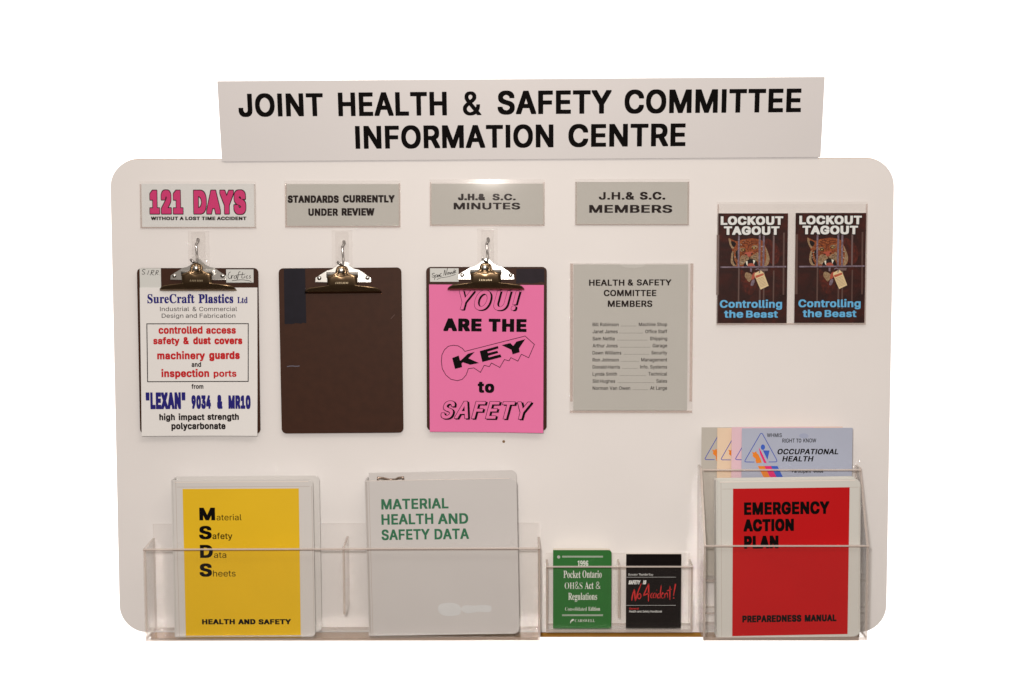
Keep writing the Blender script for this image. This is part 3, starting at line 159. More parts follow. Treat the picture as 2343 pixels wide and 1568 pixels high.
'J': '59 4,17 -12,15 -7,18 -7,19 -4,28 -3,58 0,19 1,21 4,18 6,24 12,20 14,16 17,12 17,10 20,5 15,5 25,2 20,0 387,0 15,-4 6,-5 1,-106 0,-5 -1,-4 -6,0 -379,-2 -16,-5 -14,-7 -13,-11 -12,-18 -12,-15 -4,-19 7,-11 7,-6 7,-10 13,-6 17,-4 20,0 43,-2 3,-3 3,-111 1,-5 -1,-3 -3,-1 -18,0 -51,2 -20,5 -25,9 -24,11 -19,7 -9',
'L': '34 -20,5 -2,343 0,5 2,3 5,0 87,0 3,-4 3,-231 1,0 430,-1 15,0 3,-6 3,-109 1,-5 -1,-4 -6,0 -524,0 -15',
'M': '34 -20,5 -2,104 0,5 2,2 2,2 18,0 246,105 -263,3 -3,5 -2,98 0,5 2,3 3,103 263,0 -246,2 -18,2 -2,5 -2,106 0,5 2,4 5,0 15,0 509,-2 18,-2 3,-5 1,-134 0,-5 -1,-3 -4,-132 -346,-134 346,-3 4,-5 1,-134 0,-5 -1,-4 -6,0 -15,0 -509,0 -15',
'N': '34 -20,5 -2,107 0,5 2,3 2,1 18,0 302,190 -299,16 -23,5 -2,118 0,5 2,3 2,1 18,0 509,-1 15,-3 6,-5 1,-106 0,-5 -1,-3 -3,-1 -18,0 -303,-203 320,-4 4,-5 1,-118 0,-5 -1,-3 -3,-1 -18,0 -509,0 -15',
'O': '105 18,19 -14,22 -12,21 -8,26 -8,43 -5,62 0,27 3,42 10,21 8,22 12,21 16,19 17,16 17,14 21,14 25,9 21,9 27,6 31,4 29,1 33,-1 52,-4 37,-6 28,-9 29,-9 21,-14 25,-14 21,-13 14,-22 21,-21 15,-22 12,-21 9,-42 11,-27 2,-62 0,-38 -4,-19 -5,-22 -7,-25 -12,-18 -12,-19 -16,-14 -14,-13 -14,-14 -21,-12 -20,-12 -26,-8 -28,-6 -27,-4 -31,-2 -34,0 -41,3 -33,5 -30,6 -24,6 -18,12 -26,12 -20,14 -21,16 -17|200 104,-21 19,-13 18,-14 23,-9 25,-7 31,-3 28,1 29,6 33,10 27,14 27,15 22,18 18,19 12,31 13,17 3,22 -3,29 -11,14 -10,15 -12,20 -23,10 -16,10 -19,11 -37,5 -39,-2 -32,-6 -35,-11 -30,-11 -20,-10 -16,-9 -10,-15 -14,-28 -17,-28 -10,-11 -2,-8 1,-31 9,-18 9',
'P': '34 -20,5 -2,107 0,5 2,3 2,1 18,0 164,113 0,31 3,27 6,20 7,30 18,22 21,16 21,14 30,9 37,2 50,-3 40,-10 35,-12 23,-17 23,-12 12,-17 12,-25 14,-20 6,-22 6,-24 2,-238 1,-5 -1,-3 -3,-1 -18,0 -509,0 -15|155 264,0 166,66 0,24 -2,21 -7,21 -14,11 -12,8 -14,6 -16,2 -16,-2 -18,-4 -13,-8 -14,-10 -13,-19 -15,-10 -4,-15 -5,-25 -3',
'R': '34 -20,5 -2,107 0,5 2,3 2,1 18,0 176,65 0,102 -191,5 -5,5 -2,117 0,5 2,2 2,2 18,-2 18,-97 178,30 20,17 18,10 13,10 20,6 17,5 26,1 17,0 58,-4 23,-6 21,-10 24,-11 17,-20 20,-13 10,-19 12,-24 9,-28 7,-25 2,-239 1,-5 -1,-3 -3,-1 -18,0 -509,0 -15|155 277,0 153,67 0,24 -2,27 -9,22 -17,10 -14,5 -10,4 -16,0 -13,-2 -15,-6 -14,-6 -11,-9 -9,-20 -13,-24 -7,-24 -3',
'S': '65 10,18 -12,21 -10,25 -10,21 -4,41 -5,66 0,20 1,43 9,21 7,24 12,25 19,14 15,15 21,9 20,8 25,2 32,0 33,-4 23,-5 18,-5 12,-14 19,-25 23,-21 14,-24 12,-39 13,-76 21,-43 16,-14 10,-12 11,-6 10,-4 10,4 12,5 10,8 10,10 9,22 12,19 6,13 2,15 -4,15 -5,14 -7,14 -10,8 -9,9 -13,3 -10,3 -18,4 -3,110 -1,5 2,3 5,0 39,-4 22,-8 22,-8 14,-14 19,-20 19,-19 13,-18 9,-24 9,-37 7,-19 2,-64 0,-26 -2,-20 -4,-22 -7,-30 -14,-14 -9,-16 -13,-16 -17,-9 -13,-10 -20,-8 -27,-2 -32,0 -30,4 -22,6 -19,7 -15,11 -15,25 -23,19 -12,25 -12,36 -13,88 -25,35 -14,15 -10,11 -9,6 -10,5 -12,-3 -11,-8 -14,-7 -9,-13 -11,-24 -14,-22 -6,-15 -2,-19 4,-19 6,-12 6,-14 10,-7 8,-8 11,-7 15,-5 23,-3 3,-112 1,-5 -1,-4 -6,0 -32,4 -24,6 -19,10 -22,8 -13,11 -15',
'T': '167 -20,5 -2,106 0,5 2,3 2,1 18,0 430,151 0,5 2,3 5,1 72,-1 15,0 3,-4 3,-431 1,-5 -1,-3 -3,-1 -18,0 -57,0 -15,4 -5,5 -2,152 0,0 -430,1 -15',
'U': '103 10,17 -11,22 -11,28 -10,23 -4,33 -4,66 0,23 2,43 10,23 8,16 9,17 11,15 13,15 16,12 14,12 21,10 27,6 23,2 24,1 361,-1 15,-3 6,-5 1,-106 0,-5 -1,-3 -3,-1 -18,0 -330,-2 -14,-5 -16,-8 -18,-10 -16,-11 -11,-16 -12,-14 -8,-15 -5,-21 -4,-17 2,-20 6,-12 6,-18 12,-10 10,-12 15,-8 16,-6 17,-4 20,0 330,-2 18,-2 3,-5 1,-106 0,-5 -1,-3 -3,-1 -18,0 -346,2 -36,4 -19,6 -18,16 -31,18 -24',
'Y': '177 -20,5 -2,107 0,5 2,2 2,2 18,0 193,186 298,0 33,-3 6,-5 1,-116 0,-5 -1,-3 -4,-20 -33,-96 -157,-102 169,-14 21,-3 4,-5 1,-117 0,-5 -1,-2 -3,-2 -18,2 -18,185 -298,0 -193,1 -15',
'a': '46 -2,16 -10,16 -8,24 -7,29 -4,70 1,27 6,20 8,3 -4,5 -2,102 0,5 2,3 2,1 18,0 261,-1 28,-5 24,-9 22,-14 22,-18 19,-17 10,-14 7,-17 5,-23 6,-23 2,-76 -1,-41 -9,-32 -12,-24 -18,-23 -24,-8 -13,-10 -23,0 -30,0 -3,5 -3,61 -18,45 0,6 5,11 18,13 14,19 11,24 8,16 -6,17 -10,9 -12,6 -17,0 -3,-2 -2,-16 -8,-89 -10,-34 -7,-23 -7,-15 -6,-23 -12,-10 -8,-16 -18,-8 -18,-6 -23,-2 -41,2 -29,6 -22,7 -15,15 -21|137 83,-9 10,-5 12,5 11,4 5,13 11,12 6,21 5,68 10,0 -10,-2 -12,-10 -20,-8 -12,-8 -9,-13 -9,-17 -8,-12 -3,-7 -1,-17 5',
'd': '78 0,20 -12,19 -8,19 -6,29 -4,72 1,30 7,16 8,1 -4,3 -2,5 -2,101 0,5 2,2 2,2 18,0 509,0 15,-4 6,-5 1,-103 0,-5 -1,-3 -3,-1 -18,0 -117,-24 10,-30 4,-61 0,-19 -2,-19 -4,-25 -9,-24 -15,-25 -23,-18 -24,-10 -20,-7 -16,-6 -19,-5 -26,-4 -47,0 -39,2 -25,8 -39,8 -21,9 -21,19 -29|171 86,-12 11,-10 14,-14 30,-5 19,-4 20,0 13,2 17,9 35,7 15,12 17,10 9,15 12,14 6,11 2,14 -4,17 -10,16 -15,11 -17,10 -23,6 -25,2 -28,-2 -20,-7 -25,-10 -23,-14 -20,-15 -13,-18 -9,-13 -3,-14 5',
'e': '75 6,16 -10,18 -10,18 -7,23 -5,30 -4,77 1,37 7,13 4,16 8,28 19,13 12,11 14,12 20,7 20,0 31,0 3,-5 3,-61 15,-45 -1,-6 -4,-5 -10,-8 -13,-13 -13,-16 -10,-13 -4,-11 -2,-14 2,-13 6,-22 14,-10 11,-10 15,-6 13,-6 16,262 0,5 1,3 3,1 18,-1 62,-4 35,-6 21,-8 23,-17 29,-20 23,-18 14,-15 10,-19 8,-37 10,-20 2,-62 0,-20 -2,-33 -8,-31 -16,-21 -15,-15 -16,-12 -14,-12 -19,-8 -17,-7 -21,-5 -21,-4 -23,-2 -35,2 -59,4 -24,5 -19,7 -19,10 -19,20 -29|134 243,9 19,16 20,23 17,23 7,18 -4,11 -6,11 -9,16 -19,11 -25',
'f': '55 -20,5 -2,103 0,5 2,2 2,2 18,0 305,79 1,5 3,2 3,0 15,0 52,-2 18,-2 3,-5 1,-77 0,0 19,3 10,5 10,6 4,8 5,3 1,9 -4,42 0,5 2,3 2,16 55,0 31,-4 6,-5 2,-19 5,-17 3,-68 0,-29 -5,-25 -9,-18 -12,-14 -15,-8 -11,-7 -13,-6 -27,-1 -59,-66 0,-5 -1,-2 -3,-2 -18,0 -52,2 -18,2 -3,5 -1,66 0,0 -305,1 -15',
'g': '65 -138,14 -10,21 -10,23 -8,22 -4,30 -3,64 0,19 1,40 8,17 6,18 9,26 19,15 16,8 12,8 13,7 23,3 20,2 27,0 398,0 15,-4 6,-5 1,-101 0,-5 -1,-3 -3,-1 -6,-22 10,-26 5,-69 0,-21 -2,-33 -10,-28 -14,-13 -10,-17 -17,-18 -24,-17 -35,-9 -33,-5 -34,-1 -48,2 -35,6 -33,10 -30,9 -18,10 -15,19 -22,19 -15,31 -17,27 -8,28 -3,69 1,26 4,21 9,-5 -25,-11 -18,-9 -8,-12 -8,-12 -6,-18 -5,-8 -1,-10 2,-14 4,-12 6,-17 11,-22 26,-4 5,-5 1,-45 -1,-50 -27,-5 -4,0 -3,0 -33,16 -25|167 100,-12 11,-9 13,-14 33,-6 32,2 26,4 13,9 25,8 14,9 13,13 12,10 6,16 6,10 2,16 -6,19 -12,10 -9,13 -19,10 -24,5 -25,2 -23,-2 -20,-6 -24,-11 -22,-16 -20,-14 -10,-11 -5,-17 -5,-22 8',
'h': '27 -20,5 -2,103 0,5 2,2 2,2 18,0 227,2 16,8 22,17 21,15 10,23 9,18 -5,17 -14,14 -19,6 -22,2 -10,0 -235,2 -18,2 -2,5 -2,103 0,5 2,3 5,0 281,-4 35,-11 35,-16 25,-17 17,-16 11,-27 11,-22 4,-16 2,-60 0,-25 -4,-28 -9,0 131,-4 6,-5 1,-103 0,-5 -1,-4 -6,0 -524,0 -15',
'i': '27 -20,5 -2,103 0,5 2,4 5,0 394,0 15,-2 3,-5 3,-105 1,-5 -1,-3 -6,-1 -394,1 -15|32 458,11 -6,15 -4,51 0,15 4,12 6,14 14,6 19,-1 42,-4 12,-5 8,-14 13,-12 5,-11 2,-51 0,-15 -3,-11 -7,-10 -9,-6 -10,-4 -11,-1 -19,1 -23,2 -12,6 -9',
'l': '54 -6,8 -6,18 -7,29 -5,72 0,24 6,5 3,0 3,0 31,-12 53,-2 2,-5 2,-38 0,-5 4,-4 13,0 416,-2 18,-2 3,-5 1,-103 0,-5 -1,-4 -6,0 -463,3 -21,6 -18,10 -17',
'm': '27 -20,5 -2,103 0,5 2,2 2,2 18,0 237,2 10,4 16,14 21,14 12,21 10,15 -6,10 -6,7 -8,9 -16,4 -14,0 -256,2 -18,2 -2,5 -2,103 0,5 2,3 5,1 15,1 250,6 18,12 20,16 12,17 6,20 -7,15 -12,10 -16,4 -15,0 -256,2 -18,2 -2,5 -2,103 0,5 2,3 5,1 15,-1 280,-2 23,-5 20,-6 16,-10 18,-20 21,-19 14,-28 11,-24 5,-64 0,-28 -4,-21 -6,-14 -8,-24 -16,-13 12,-21 13,-16 5,-23 4,-67 -1,-20 -5,-20 -8,-3 6,-5 1,-101 0,-5 -1,-4 -6,0 -15,0 -379,0 -15',
'n': '27 -20,5 -2,103 0,5 2,2 2,2 18,0 227,2 16,8 22,17 21,15 10,23 9,18 -5,17 -14,14 -19,6 -22,2 -10,0 -235,2 -18,2 -2,5 -2,103 0,5 2,3 2,1 18,0 251,-3 39,-4 23,-11 27,-13 20,-21 20,-14 10,-15 6,-27 8,-22 2,-70 -1,-23 -5,-22 -8,-2 5,-2 3,-5 1,-101 0,-5 -1,-3 -3,-1 -18,0 -379,0 -15',
'o': '80 3,13 -9,21 -10,21 -8,18 -4,23 -2,62 0,21 2,32 8,15 6,19 10,27 22,22 25,10 16,12 27,7 22,5 22,3 45,-1 39,-2 32,-5 22,-7 22,-18 36,-18 24,-13 14,-22 16,-19 10,-17 7,-38 8,-75 1,-28 -4,-31 -8,-29 -16,-19 -14,-15 -15,-17 -23,-18 -36,-7 -22,-4 -22,-4 -47,0 -39,2 -23,8 -36,7 -20,11 -22,21 -30|171 86,-13 12,-8 12,-9 14,-7 16,-6 25,-2 19,3 29,4 17,9 22,16 26,13 12,10 6,12 6,16 4,20 -6,15 -10,16 -15,10 -17,9 -19,7 -29,3 -20,-3 -25,-6 -25,-9 -22,-15 -20,-16 -14,-18 -10,-17 -4,-19 6',
'p': '27 -164,5 -1,103 0,5 1,2 3,2 18,0 128,23 -10,32 -5,60 0,19 2,20 4,28 11,15 9,13 11,24 25,16 26,8 17,8 23,8 43,2 60,-2 31,-4 28,-12 42,-16 31,-15 20,-17 17,-23 16,-16 8,-18 6,-19 4,-19 2,-74 -1,-23 -5,-20 -9,-2 6,-2 2,-5 2,-101 0,-5 -2,-3 -2,-1 -18,0 -522,0 -15|188 85,-20 21,-9 14,-6 14,-6 21,-3 23,-1 16,2 18,5 21,5 16,9 17,9 13,9 8,15 11,14 6,11 2,22 -9,13 -9,12 -12,11 -16,8 -18,7 -26,3 -23,-2 -25,-5 -23,-9 -23,-12 -20,-17 -16,-15 -10,-16 -5,-17 4',
'r': '27 -20,5 -2,103 0,5 2,2 2,2 18,0 234,4 17,6 15,10 12,13 12,14 8,15 4,16 -2,42 0,5 2,3 2,1 18,0 62,-1 15,-3 5,-5 2,-21 1,-58 0,-27 -5,-16 -6,-4 4,-5 1,-101 0,-5 -1,-3 -3,-1 -18,0 -379,0 -15',
's': '53 1,14 -9,18 -10,34 -8,32 -4,76 1,43 9,14 4,14 8,27 19,13 14,8 12,7 14,6 21,2 28,-1 29,-2 15,-4 15,-6 14,-8 11,-18 17,-23 14,-32 12,-94 24,-15 7,-8 6,-9 12,6 11,10 9,17 10,16 3,14 -5,11 -7,16 -19,8 -18,6 -4,45 -1,60 15,4 5,0 31,-9 23,-17 28,-17 17,-12 9,-26 13,-20 6,-17 2,-18 2,-62 0,-22 -2,-34 -8,-24 -12,-21 -14,-15 -15,-8 -11,-8 -16,-6 -23,-1 -24,1 -30,2 -17,4 -15,7 -13,7 -11,19 -17,26 -16,34 -12,87 -20,21 -12,11 -14,-2 -5,-6 -8,-16 -13,-16 -6,-16 -4,-22 8,-15 10,-12 16,-9 23,-5 3,-45 1,-62 -15,-4 -5,0 -31,8 -26,6 -13,10 -14',
't': '72 -5,16 -9,15 -6,17 -4,18 -2,77 1,22 5,5 4,0 3,0 31,-12 54,-2 2,-5 2,-52 -1,-9 8,-4 9,-2 8,0 205,69 0,5 1,2 3,2 18,0 67,-4 6,-5 1,-69 0,0 85,-4 6,-5 1,-103 0,-5 -1,-3 -6,-1 -85,-50 0,-5 -1,-4 -6,0 -67,2 -18,2 -3,5 -1,50 0,0 -220,1 -26,6 -22,8 -17,7 -10',
'u': '72 1,15 -9,20 -10,24 -6,21 -3,71 1,24 5,21 9,2 -6,2 -2,5 -2,101 0,5 2,3 2,1 18,0 379,-1 15,-3 6,-5 1,-103 0,-5 -1,-2 -3,-2 -18,0 -226,-2 -16,-8 -19,-14 -22,-18 -13,-23 -9,-18 6,-17 13,-12 14,-6 13,-2 13,-2 10,0 236,-2 18,-2 3,-5 1,-103 0,-5 -1,-3 -3,-1 -18,0 -251,2 -34,5 -28,12 -28,12 -19',
},
40: {
'&': '49 2,18 -13,27 -13,26 -8,30 -4,95 0,42 9,31 12,11 -12,8 -3,128 0,8 3,3 4,2 23,-2 23,-54 66,16 39,6 31,4 52,0 32,-2 5,-3 3,-8 3,-113 0,-8 -3,-3 -3,-2 -21,-27 32,28 23,30 32,16 32,4 13,4 19,-1 58,-3 18,-7 17,-15 23,-14 16,-17 12,-15 8,-25 8,-30 4,-74 0,-35 -4,-14 -5,-16 -7,-18 -13,-20 -20,-14 -23,-6 -18,-4 -21,-1 -40,1 -30,4 -17,8 -21,10 -21,15 -21,-23 -19,-17 -17,-13 -16,-10 -15,-7 -14,-7 -23,-2 -17,0 -35,2 -36,4 -15,6 -18,7 -13,11 -17|163 94,-8 7,-8 10,-6 12,-2 9,11 21,14 17,64 -77,-13 -7,-22 -8,-16 6|193 371,-9 15,-5 12,10 18,13 9,10 -9,7 -12,-11 -18',
'.': '32 -22,14 -8,17 -4,64 0,18 4,14 8,15 17,4 11,2 11,0 52,-4 14,-7 11,-18 15,-10 5,-15 2,-62 0,-16 -3,-16 -9,-12 -12,-6 -11,-4 -16,0 -19,0 -29,2 -11,8 -15',
'A': '-19 -27,8 -3,123 0,8 3,4 5,47 134,137 0,48 -134,7 -6,127 -2,8 3,3 3,1 5,1 19,-1 19,-2 9,-185 503,-4 5,-8 2,-129 0,-8 -2,-4 -4,-185 -510,-1 -41,2 -5|212 228,27 80,27 -79',
'C': '97 10,18 -12,24 -13,25 -10,25 -7,41 -4,74 0,23 2,30 6,25 8,34 16,32 24,19 19,15 22,16 30,12 38,2 11,0 39,-1 5,-3 3,-8 3,-124 -2,-7 -6,-5 -18,-9 -20,-9 -14,-13 -14,-15 -12,-17 -9,-17 -7,-17 -4,-21 6,-21 10,-19 12,-18 17,-15 22,-13 26,-9 25,-7 33,0 28,6 40,10 29,14 29,18 22,20 17,27 16,23 8,11 0,28 -10,17 -10,15 -12,13 -13,9 -14,9 -19,5 -20,7 -6,124 -2,8 3,3 3,1 5,0 39,-7 31,-11 27,-12 22,-18 25,-22 21,-22 16,-23 13,-17 7,-32 10,-25 4,-19 2,-74 0,-41 -6,-39 -11,-27 -13,-18 -12,-18 -14,-21 -21,-22 -31,-16 -28,-8 -18,-8 -26,-7 -33,-3 -28,-2 -38,0 -45,3 -33,5 -32,7 -25,9 -24,11 -23,9 -15,15 -22,25 -26',
'D': '25 -27,8 -3,225 0,32 3,29 5,40 12,36 19,28 21,14 15,15 18,18 29,12 28,8 24,7 32,3 29,2 37,0 45,-2 28,-6 34,-6 25,-11 29,-11 23,-14 22,-14 17,-14 14,-17 14,-28 17,-28 12,-33 10,-37 6,-248 0,-8 -2,-3 -3,-2 -5,0 -19,0 -509,0 -19,2 -5|165 86,0 336,40 0,39 -4,27 -10,14 -7,15 -10,18 -17,17 -25,9 -20,6 -15,8 -40,1 -22,-6 -42,-9 -29,-8 -19,-8 -12,-17 -22,-21 -16,-23 -12,-27 -8,-32 -5',
'E': '25 -27,8 -3,369 0,8 3,3 3,1 5,1 19,-1 76,-1 5,-6 5,-242 1,0 113,217 0,8 2,4 4,1 23,-1 76,-1 5,-6 4,-222 2,0 106,239 2,6 4,2 5,0 95,-2 5,-3 3,-8 2,-366 0,-8 -2,-3 -3,-2 -5,0 -19,0 -509,0 -19,2 -5',
'F': '25 -27,8 -3,119 0,8 3,3 3,1 5,1 19,0 192,208 0,8 2,3 3,2 5,0 19,0 76,-2 5,-3 3,-8 3,-208 0,0 114,236 2,6 4,1 5,0 95,-1 5,-3 3,-8 2,-363 0,-8 -2,-3 -3,-2 -5,0 -19,0 -509,0 -19,2 -5',
'M': '25 -27,8 -3,116 0,8 3,3 3,2 5,0 19,0 192,85 -214,7 -6,115 -2,8 3,3 4,84 213,0 -190,0 -19,2 -5,3 -3,8 -3,118 0,8 3,3 3,2 5,0 19,0 509,0 19,-2 5,-3 3,-8 2,-146 0,-8 -2,-3 -4,-124 -319,-124 319,-3 4,-8 2,-146 0,-8 -2,-3 -3,-2 -5,0 -19,0 -509,0 -19,2 -5',
'S': '56 4,18 -12,23 -12,23 -8,21 -6,44 -4,78 0,20 1,45 9,20 7,26 13,25 18,15 16,14 21,10 21,8 29,2 33,0 37,-3 21,-6 21,-6 13,-11 16,-28 27,-21 13,-26 14,-38 12,-75 20,-43 17,-18 13,-9 10,-6 10,2 8,4 9,8 10,10 9,20 11,18 5,7 1,23 -7,16 -9,10 -7,13 -17,5 -12,4 -20,7 -5,123 -2,8 3,3 3,1 5,0 42,-4 25,-6 20,-10 20,-14 19,-21 19,-19 14,-20 10,-23 8,-39 8,-19 2,-76 0,-26 -3,-21 -4,-22 -7,-32 -14,-14 -9,-16 -13,-16 -18,-10 -13,-10 -21,-8 -28,-2 -17,0 -53,4 -25,6 -17,8 -16,8 -12,16 -17,12 -9,19 -12,27 -14,34 -12,88 -24,35 -14,21 -15,9 -10,5 -9,-2 -7,-8 -13,-6 -9,-13 -11,-22 -12,-15 -5,-16 -3,-30 10,-10 4,-14 10,-7 8,-8 11,-7 16,-4 21,-6 6,-125 0,-8 -2,-3 -3,-2 -5,0 -40,2 -16,6 -25,6 -15,14 -24,12 -15',
'T': '158 -27,8 -3,118 0,8 3,3 3,1 5,1 19,0 422,147 0,8 3,3 3,1 5,1 19,-1 76,-1 5,-3 3,-8 2,-439 0,-8 -2,-3 -3,-2 -5,0 -19,0 -76,2 -5,3 -3,8 -3,148 0,0 -422,1 -19,1 -5',
'Y': '168 -27,8 -3,119 0,8 3,3 3,2 5,0 19,0 187,185 298,1 5,0 38,-1 5,-3 3,-8 2,-128 0,-8 -2,-4 -4,-106 -174,-106 174,-4 4,-8 2,-129 0,-8 -2,-3 -3,-2 -5,0 -19,0 -19,2 -5,185 -298,0 -187,1 -19,1 -5',
'a': '37 -9,16 -10,18 -9,24 -6,30 -4,78 0,22 4,19 6,120 -2,8 3,3 3,1 5,1 19,0 261,-1 32,-6 26,-8 22,-14 22,-19 19,-17 10,-16 8,-15 6,-29 6,-20 2,-88 -2,-44 -8,-32 -14,-24 -17,-24 -25,-8 -13,-10 -22,-1 -22,1 -19,1 -5,7 -5,59 -17,47 -1,-43 -10,-15 -6,-25 -14,-10 -8,-16 -18,-5 -9,-6 -16,-5 -22,-1 -25,0 -35,4 -22,4 -15,9 -19,13 -18|146 90,-8 8,-3 8,6 9,13 10,10 5,20 6,51 6,-6 -18,-9 -14,-11 -13,-16 -11,-22 -8,-12 4|136 248,13 21,10 11,13 10,22 8,14 -4,12 -9,8 -11,5 -10,-7 -4,-12 -3',
'b': '18 -27,8 -3,113 0,8 2,20 -6,26 -4,72 0,25 4,17 4,22 8,18 10,16 12,17 18,16 20,13 24,7 20,6 22,5 25,3 29,0 43,-2 44,-6 31,-7 24,-6 15,-13 24,-16 20,-25 24,-26 15,-24 9,-21 5,-19 2,-74 0,-20 -2,-17 -4,0 120,-2 5,-8 5,-118 0,-8 -2,-4 -6,-1 -530,0 -19,2 -5|197 92,-19 20,-10 14,-5 13,-8 31,-2 18,1 12,4 21,5 18,6 14,8 13,14 15,8 7,10 5,12 4,14 -6,16 -11,9 -10,10 -16,8 -17,6 -22,4 -26,-1 -10,-5 -28,-10 -23,-12 -20,-11 -11,-15 -11,-13 -6,-9 3',
'c': '71 -4,17 -10,19 -10,19 -6,18 -4,26 -4,88 2,36 6,33 15,26 19,17 16,9 12,14 24,9 26,0 39,-1 5,-3 3,-66 17,-60 0,-6 -5,-8 -21,-12 -17,-7 -8,-13 -9,-20 -7,-16 7,-10 7,-12 11,-9 12,-13 25,-6 18,-4 24,2 17,4 24,7 18,9 16,10 14,12 11,10 7,16 7,17 -5,15 -10,8 -8,10 -14,9 -22,8 -5,58 -1,66 18,3 3,2 5,0 39,-8 22,-10 19,-12 16,-20 20,-9 7,-18 11,-18 8,-18 6,-24 6,-20 2,-75 0,-20 -2,-36 -10,-32 -15,-22 -17,-16 -15,-11 -15,-10 -15,-12 -25,-9 -25,-4 -22,-3 -26,-1 -28,2 -62,8 -43,15 -35,13 -22,12 -14',
'd': '69 -6,20 -12,21 -10,20 -6,29 -4,79 1,20 3,21 7,7 -3,113 0,8 3,3 3,2 5,0 19,0 509,0 19,-2 5,-3 3,-8 2,-115 0,-8 -2,-3 -3,-1 -5,-1 -120,-21 4,-17 2,-73 0,-22 -3,-22 -5,-20 -8,-26 -15,-26 -24,-18 -24,-10 -21,-7 -16,-5 -17,-6 -29,-4 -51,0 -43,2 -25,9 -42,7 -21,10 -20,19 -29|180 93,-12 10,-6 9,-12 22,-8 21,-4 14,-2 20,1 10,3 16,6 22,12 24,8 10,14 13,10 7,15 6,13 -5,15 -11,13 -13,9 -14,7 -15,6 -23,4 -26,-1 -12,-5 -23,-9 -26,-10 -17,-13 -16,-16 -10,-13 -6,-15 6',
'e': '66 0,16 -11,20 -11,17 -6,22 -6,33 -4,89 2,39 7,30 13,28 18,13 13,11 14,13 21,7 21,0 39,-1 5,-7 5,-62 14,-58 0,-5 -2,-3 -4,-12 -21,-11 -12,-12 -9,-21 -8,-23 8,-18 13,-17 20,-10 20,254 1,8 2,3 3,1 5,1 19,-1 66,-4 35,-6 24,-8 21,-18 30,-20 23,-18 15,-15 9,-21 10,-38 10,-20 2,-74 0,-20 -2,-34 -9,-33 -16,-21 -15,-16 -17,-12 -14,-11 -19,-9 -18,-6 -19,-6 -24,-6 -43,0 -43,2 -34,2 -22,6 -23,8 -23,10 -20,20 -29|150 250,10 16,12 14,16 10,17 8,18 -8,13 -10,12 -14,10 -15',
'f': '46 -27,8 -3,115 0,8 3,3 4,2 23,0 297,78 1,3 2,4 6,1 21,0 71,-2 5,-3 3,-8 2,-73 0,0 8,6 15,8 8,58 -1,8 3,3 3,17 57,0 39,-1 5,-7 5,-23 6,-18 3,-80 1,-24 -4,-25 -8,-26 -16,-17 -18,-10 -16,-5 -15,-4 -19,-1 -55,-62 -1,-8 -2,-3 -4,-2 -23,0 -52,0 -19,2 -5,3 -3,8 -2,62 -1,0 -297,1 -19,1 -5',
'g': '56 -144,14 -10,23 -11,22 -7,21 -5,33 -3,91 0,24 4,22 6,16 5,20 9,26 19,16 17,8 12,8 14,6 19,6 37,0 417,0 19,-2 5,-3 3,-8 2,-113 0,-9 -3,-18 5,-25 4,-74 0,-24 -4,-31 -8,-30 -15,-13 -11,-18 -17,-15 -20,-8 -14,-12 -26,-7 -25,-6 -28,-2 -43,0 -43,2 -24,4 -23,12 -37,10 -19,12 -19,17 -18,13 -11,19 -12,17 -8,-31 -1,-51 -28,-6 -8,-1 -21,1 -23,16 -26|165 -47,-21 24,15 -1,74 0,34 4,-8 -16,-9 -10,-15 -10,-19 -8,-9 -2,-10 2,-18 8|176 106,-8 6,-10 13,-14 28,-7 31,1 21,8 30,8 18,8 13,6 8,15 14,10 5,13 4,13 -5,17 -12,10 -12,10 -14,6 -14,8 -27,2 -20,-2 -18,-5 -22,-8 -19,-11 -16,-13 -14,-15 -8,-13 -4,-15 5',
'h': '18 -27,8 -3,115 0,8 3,3 3,2 5,0 19,0 223,2 11,6 22,12 18,17 14,18 8,13 -6,16 -13,12 -19,5 -20,1 -238,0 -19,2 -5,3 -3,8 -3,115 0,8 3,4 6,0 291,-4 38,-11 33,-17 26,-17 17,-16 12,-24 10,-19 4,-25 4,-72 0,-37 -7,0 121,-2 5,-8 5,-118 0,-8 -2,-4 -6,-1 -530,0 -19,2 -5',
'i': '18 -27,8 -3,115 0,8 3,4 6,1 400,-1 21,-1 3,-6 5,-120 0,-8 -2,-4 -6,-1 -400,1 -19,1 -5|23 460,13 -7,16 -3,63 0,16 3,14 7,14 15,5 11,2 10,0 46,-4 15,-6 11,-15 14,-13 5,-13 3,-63 0,-16 -4,-13 -8,-13 -12,-6 -11,-2 -13,-1 -19,1 -27,2 -13,6 -10',
'l': '45 -12,8 -6,18 -8,32 -6,84 1,25 5,7 5,1 5,0 39,-12 55,-3 3,-8 3,-36 0,-4 4,-3 9,0 412,-2 23,-3 4,-5 2,-118 0,-8 -2,-3 -3,-2 -5,0 -471,4 -24,5 -16,11 -18',
'm': '18 -27,8 -3,115 0,8 3,3 3,2 5,0 19,0 237,6 21,11 18,12 11,17 9,11 -6,11 -10,6 -10,6 -18,0 -252,0 -19,2 -5,3 -3,8 -3,115 0,8 3,3 3,1 5,1 19,1 243,6 20,7 13,14 14,14 6,11 -4,15 -11,9 -15,4 -14,0 -252,0 -19,2 -5,3 -3,8 -3,115 0,8 3,3 3,1 5,1 19,-1 284,-2 23,-6 23,-5 14,-11 19,-20 22,-19 13,-23 10,-32 7,-76 1,-24 -4,-28 -8,-28 -16,-11 10,-17 8,-17 6,-23 4,-69 0,-21 -4,-18 -5,-7 1,-113 0,-8 -2,-3 -3,-2 -5,0 -19,0 -379,0 -19,2 -5',
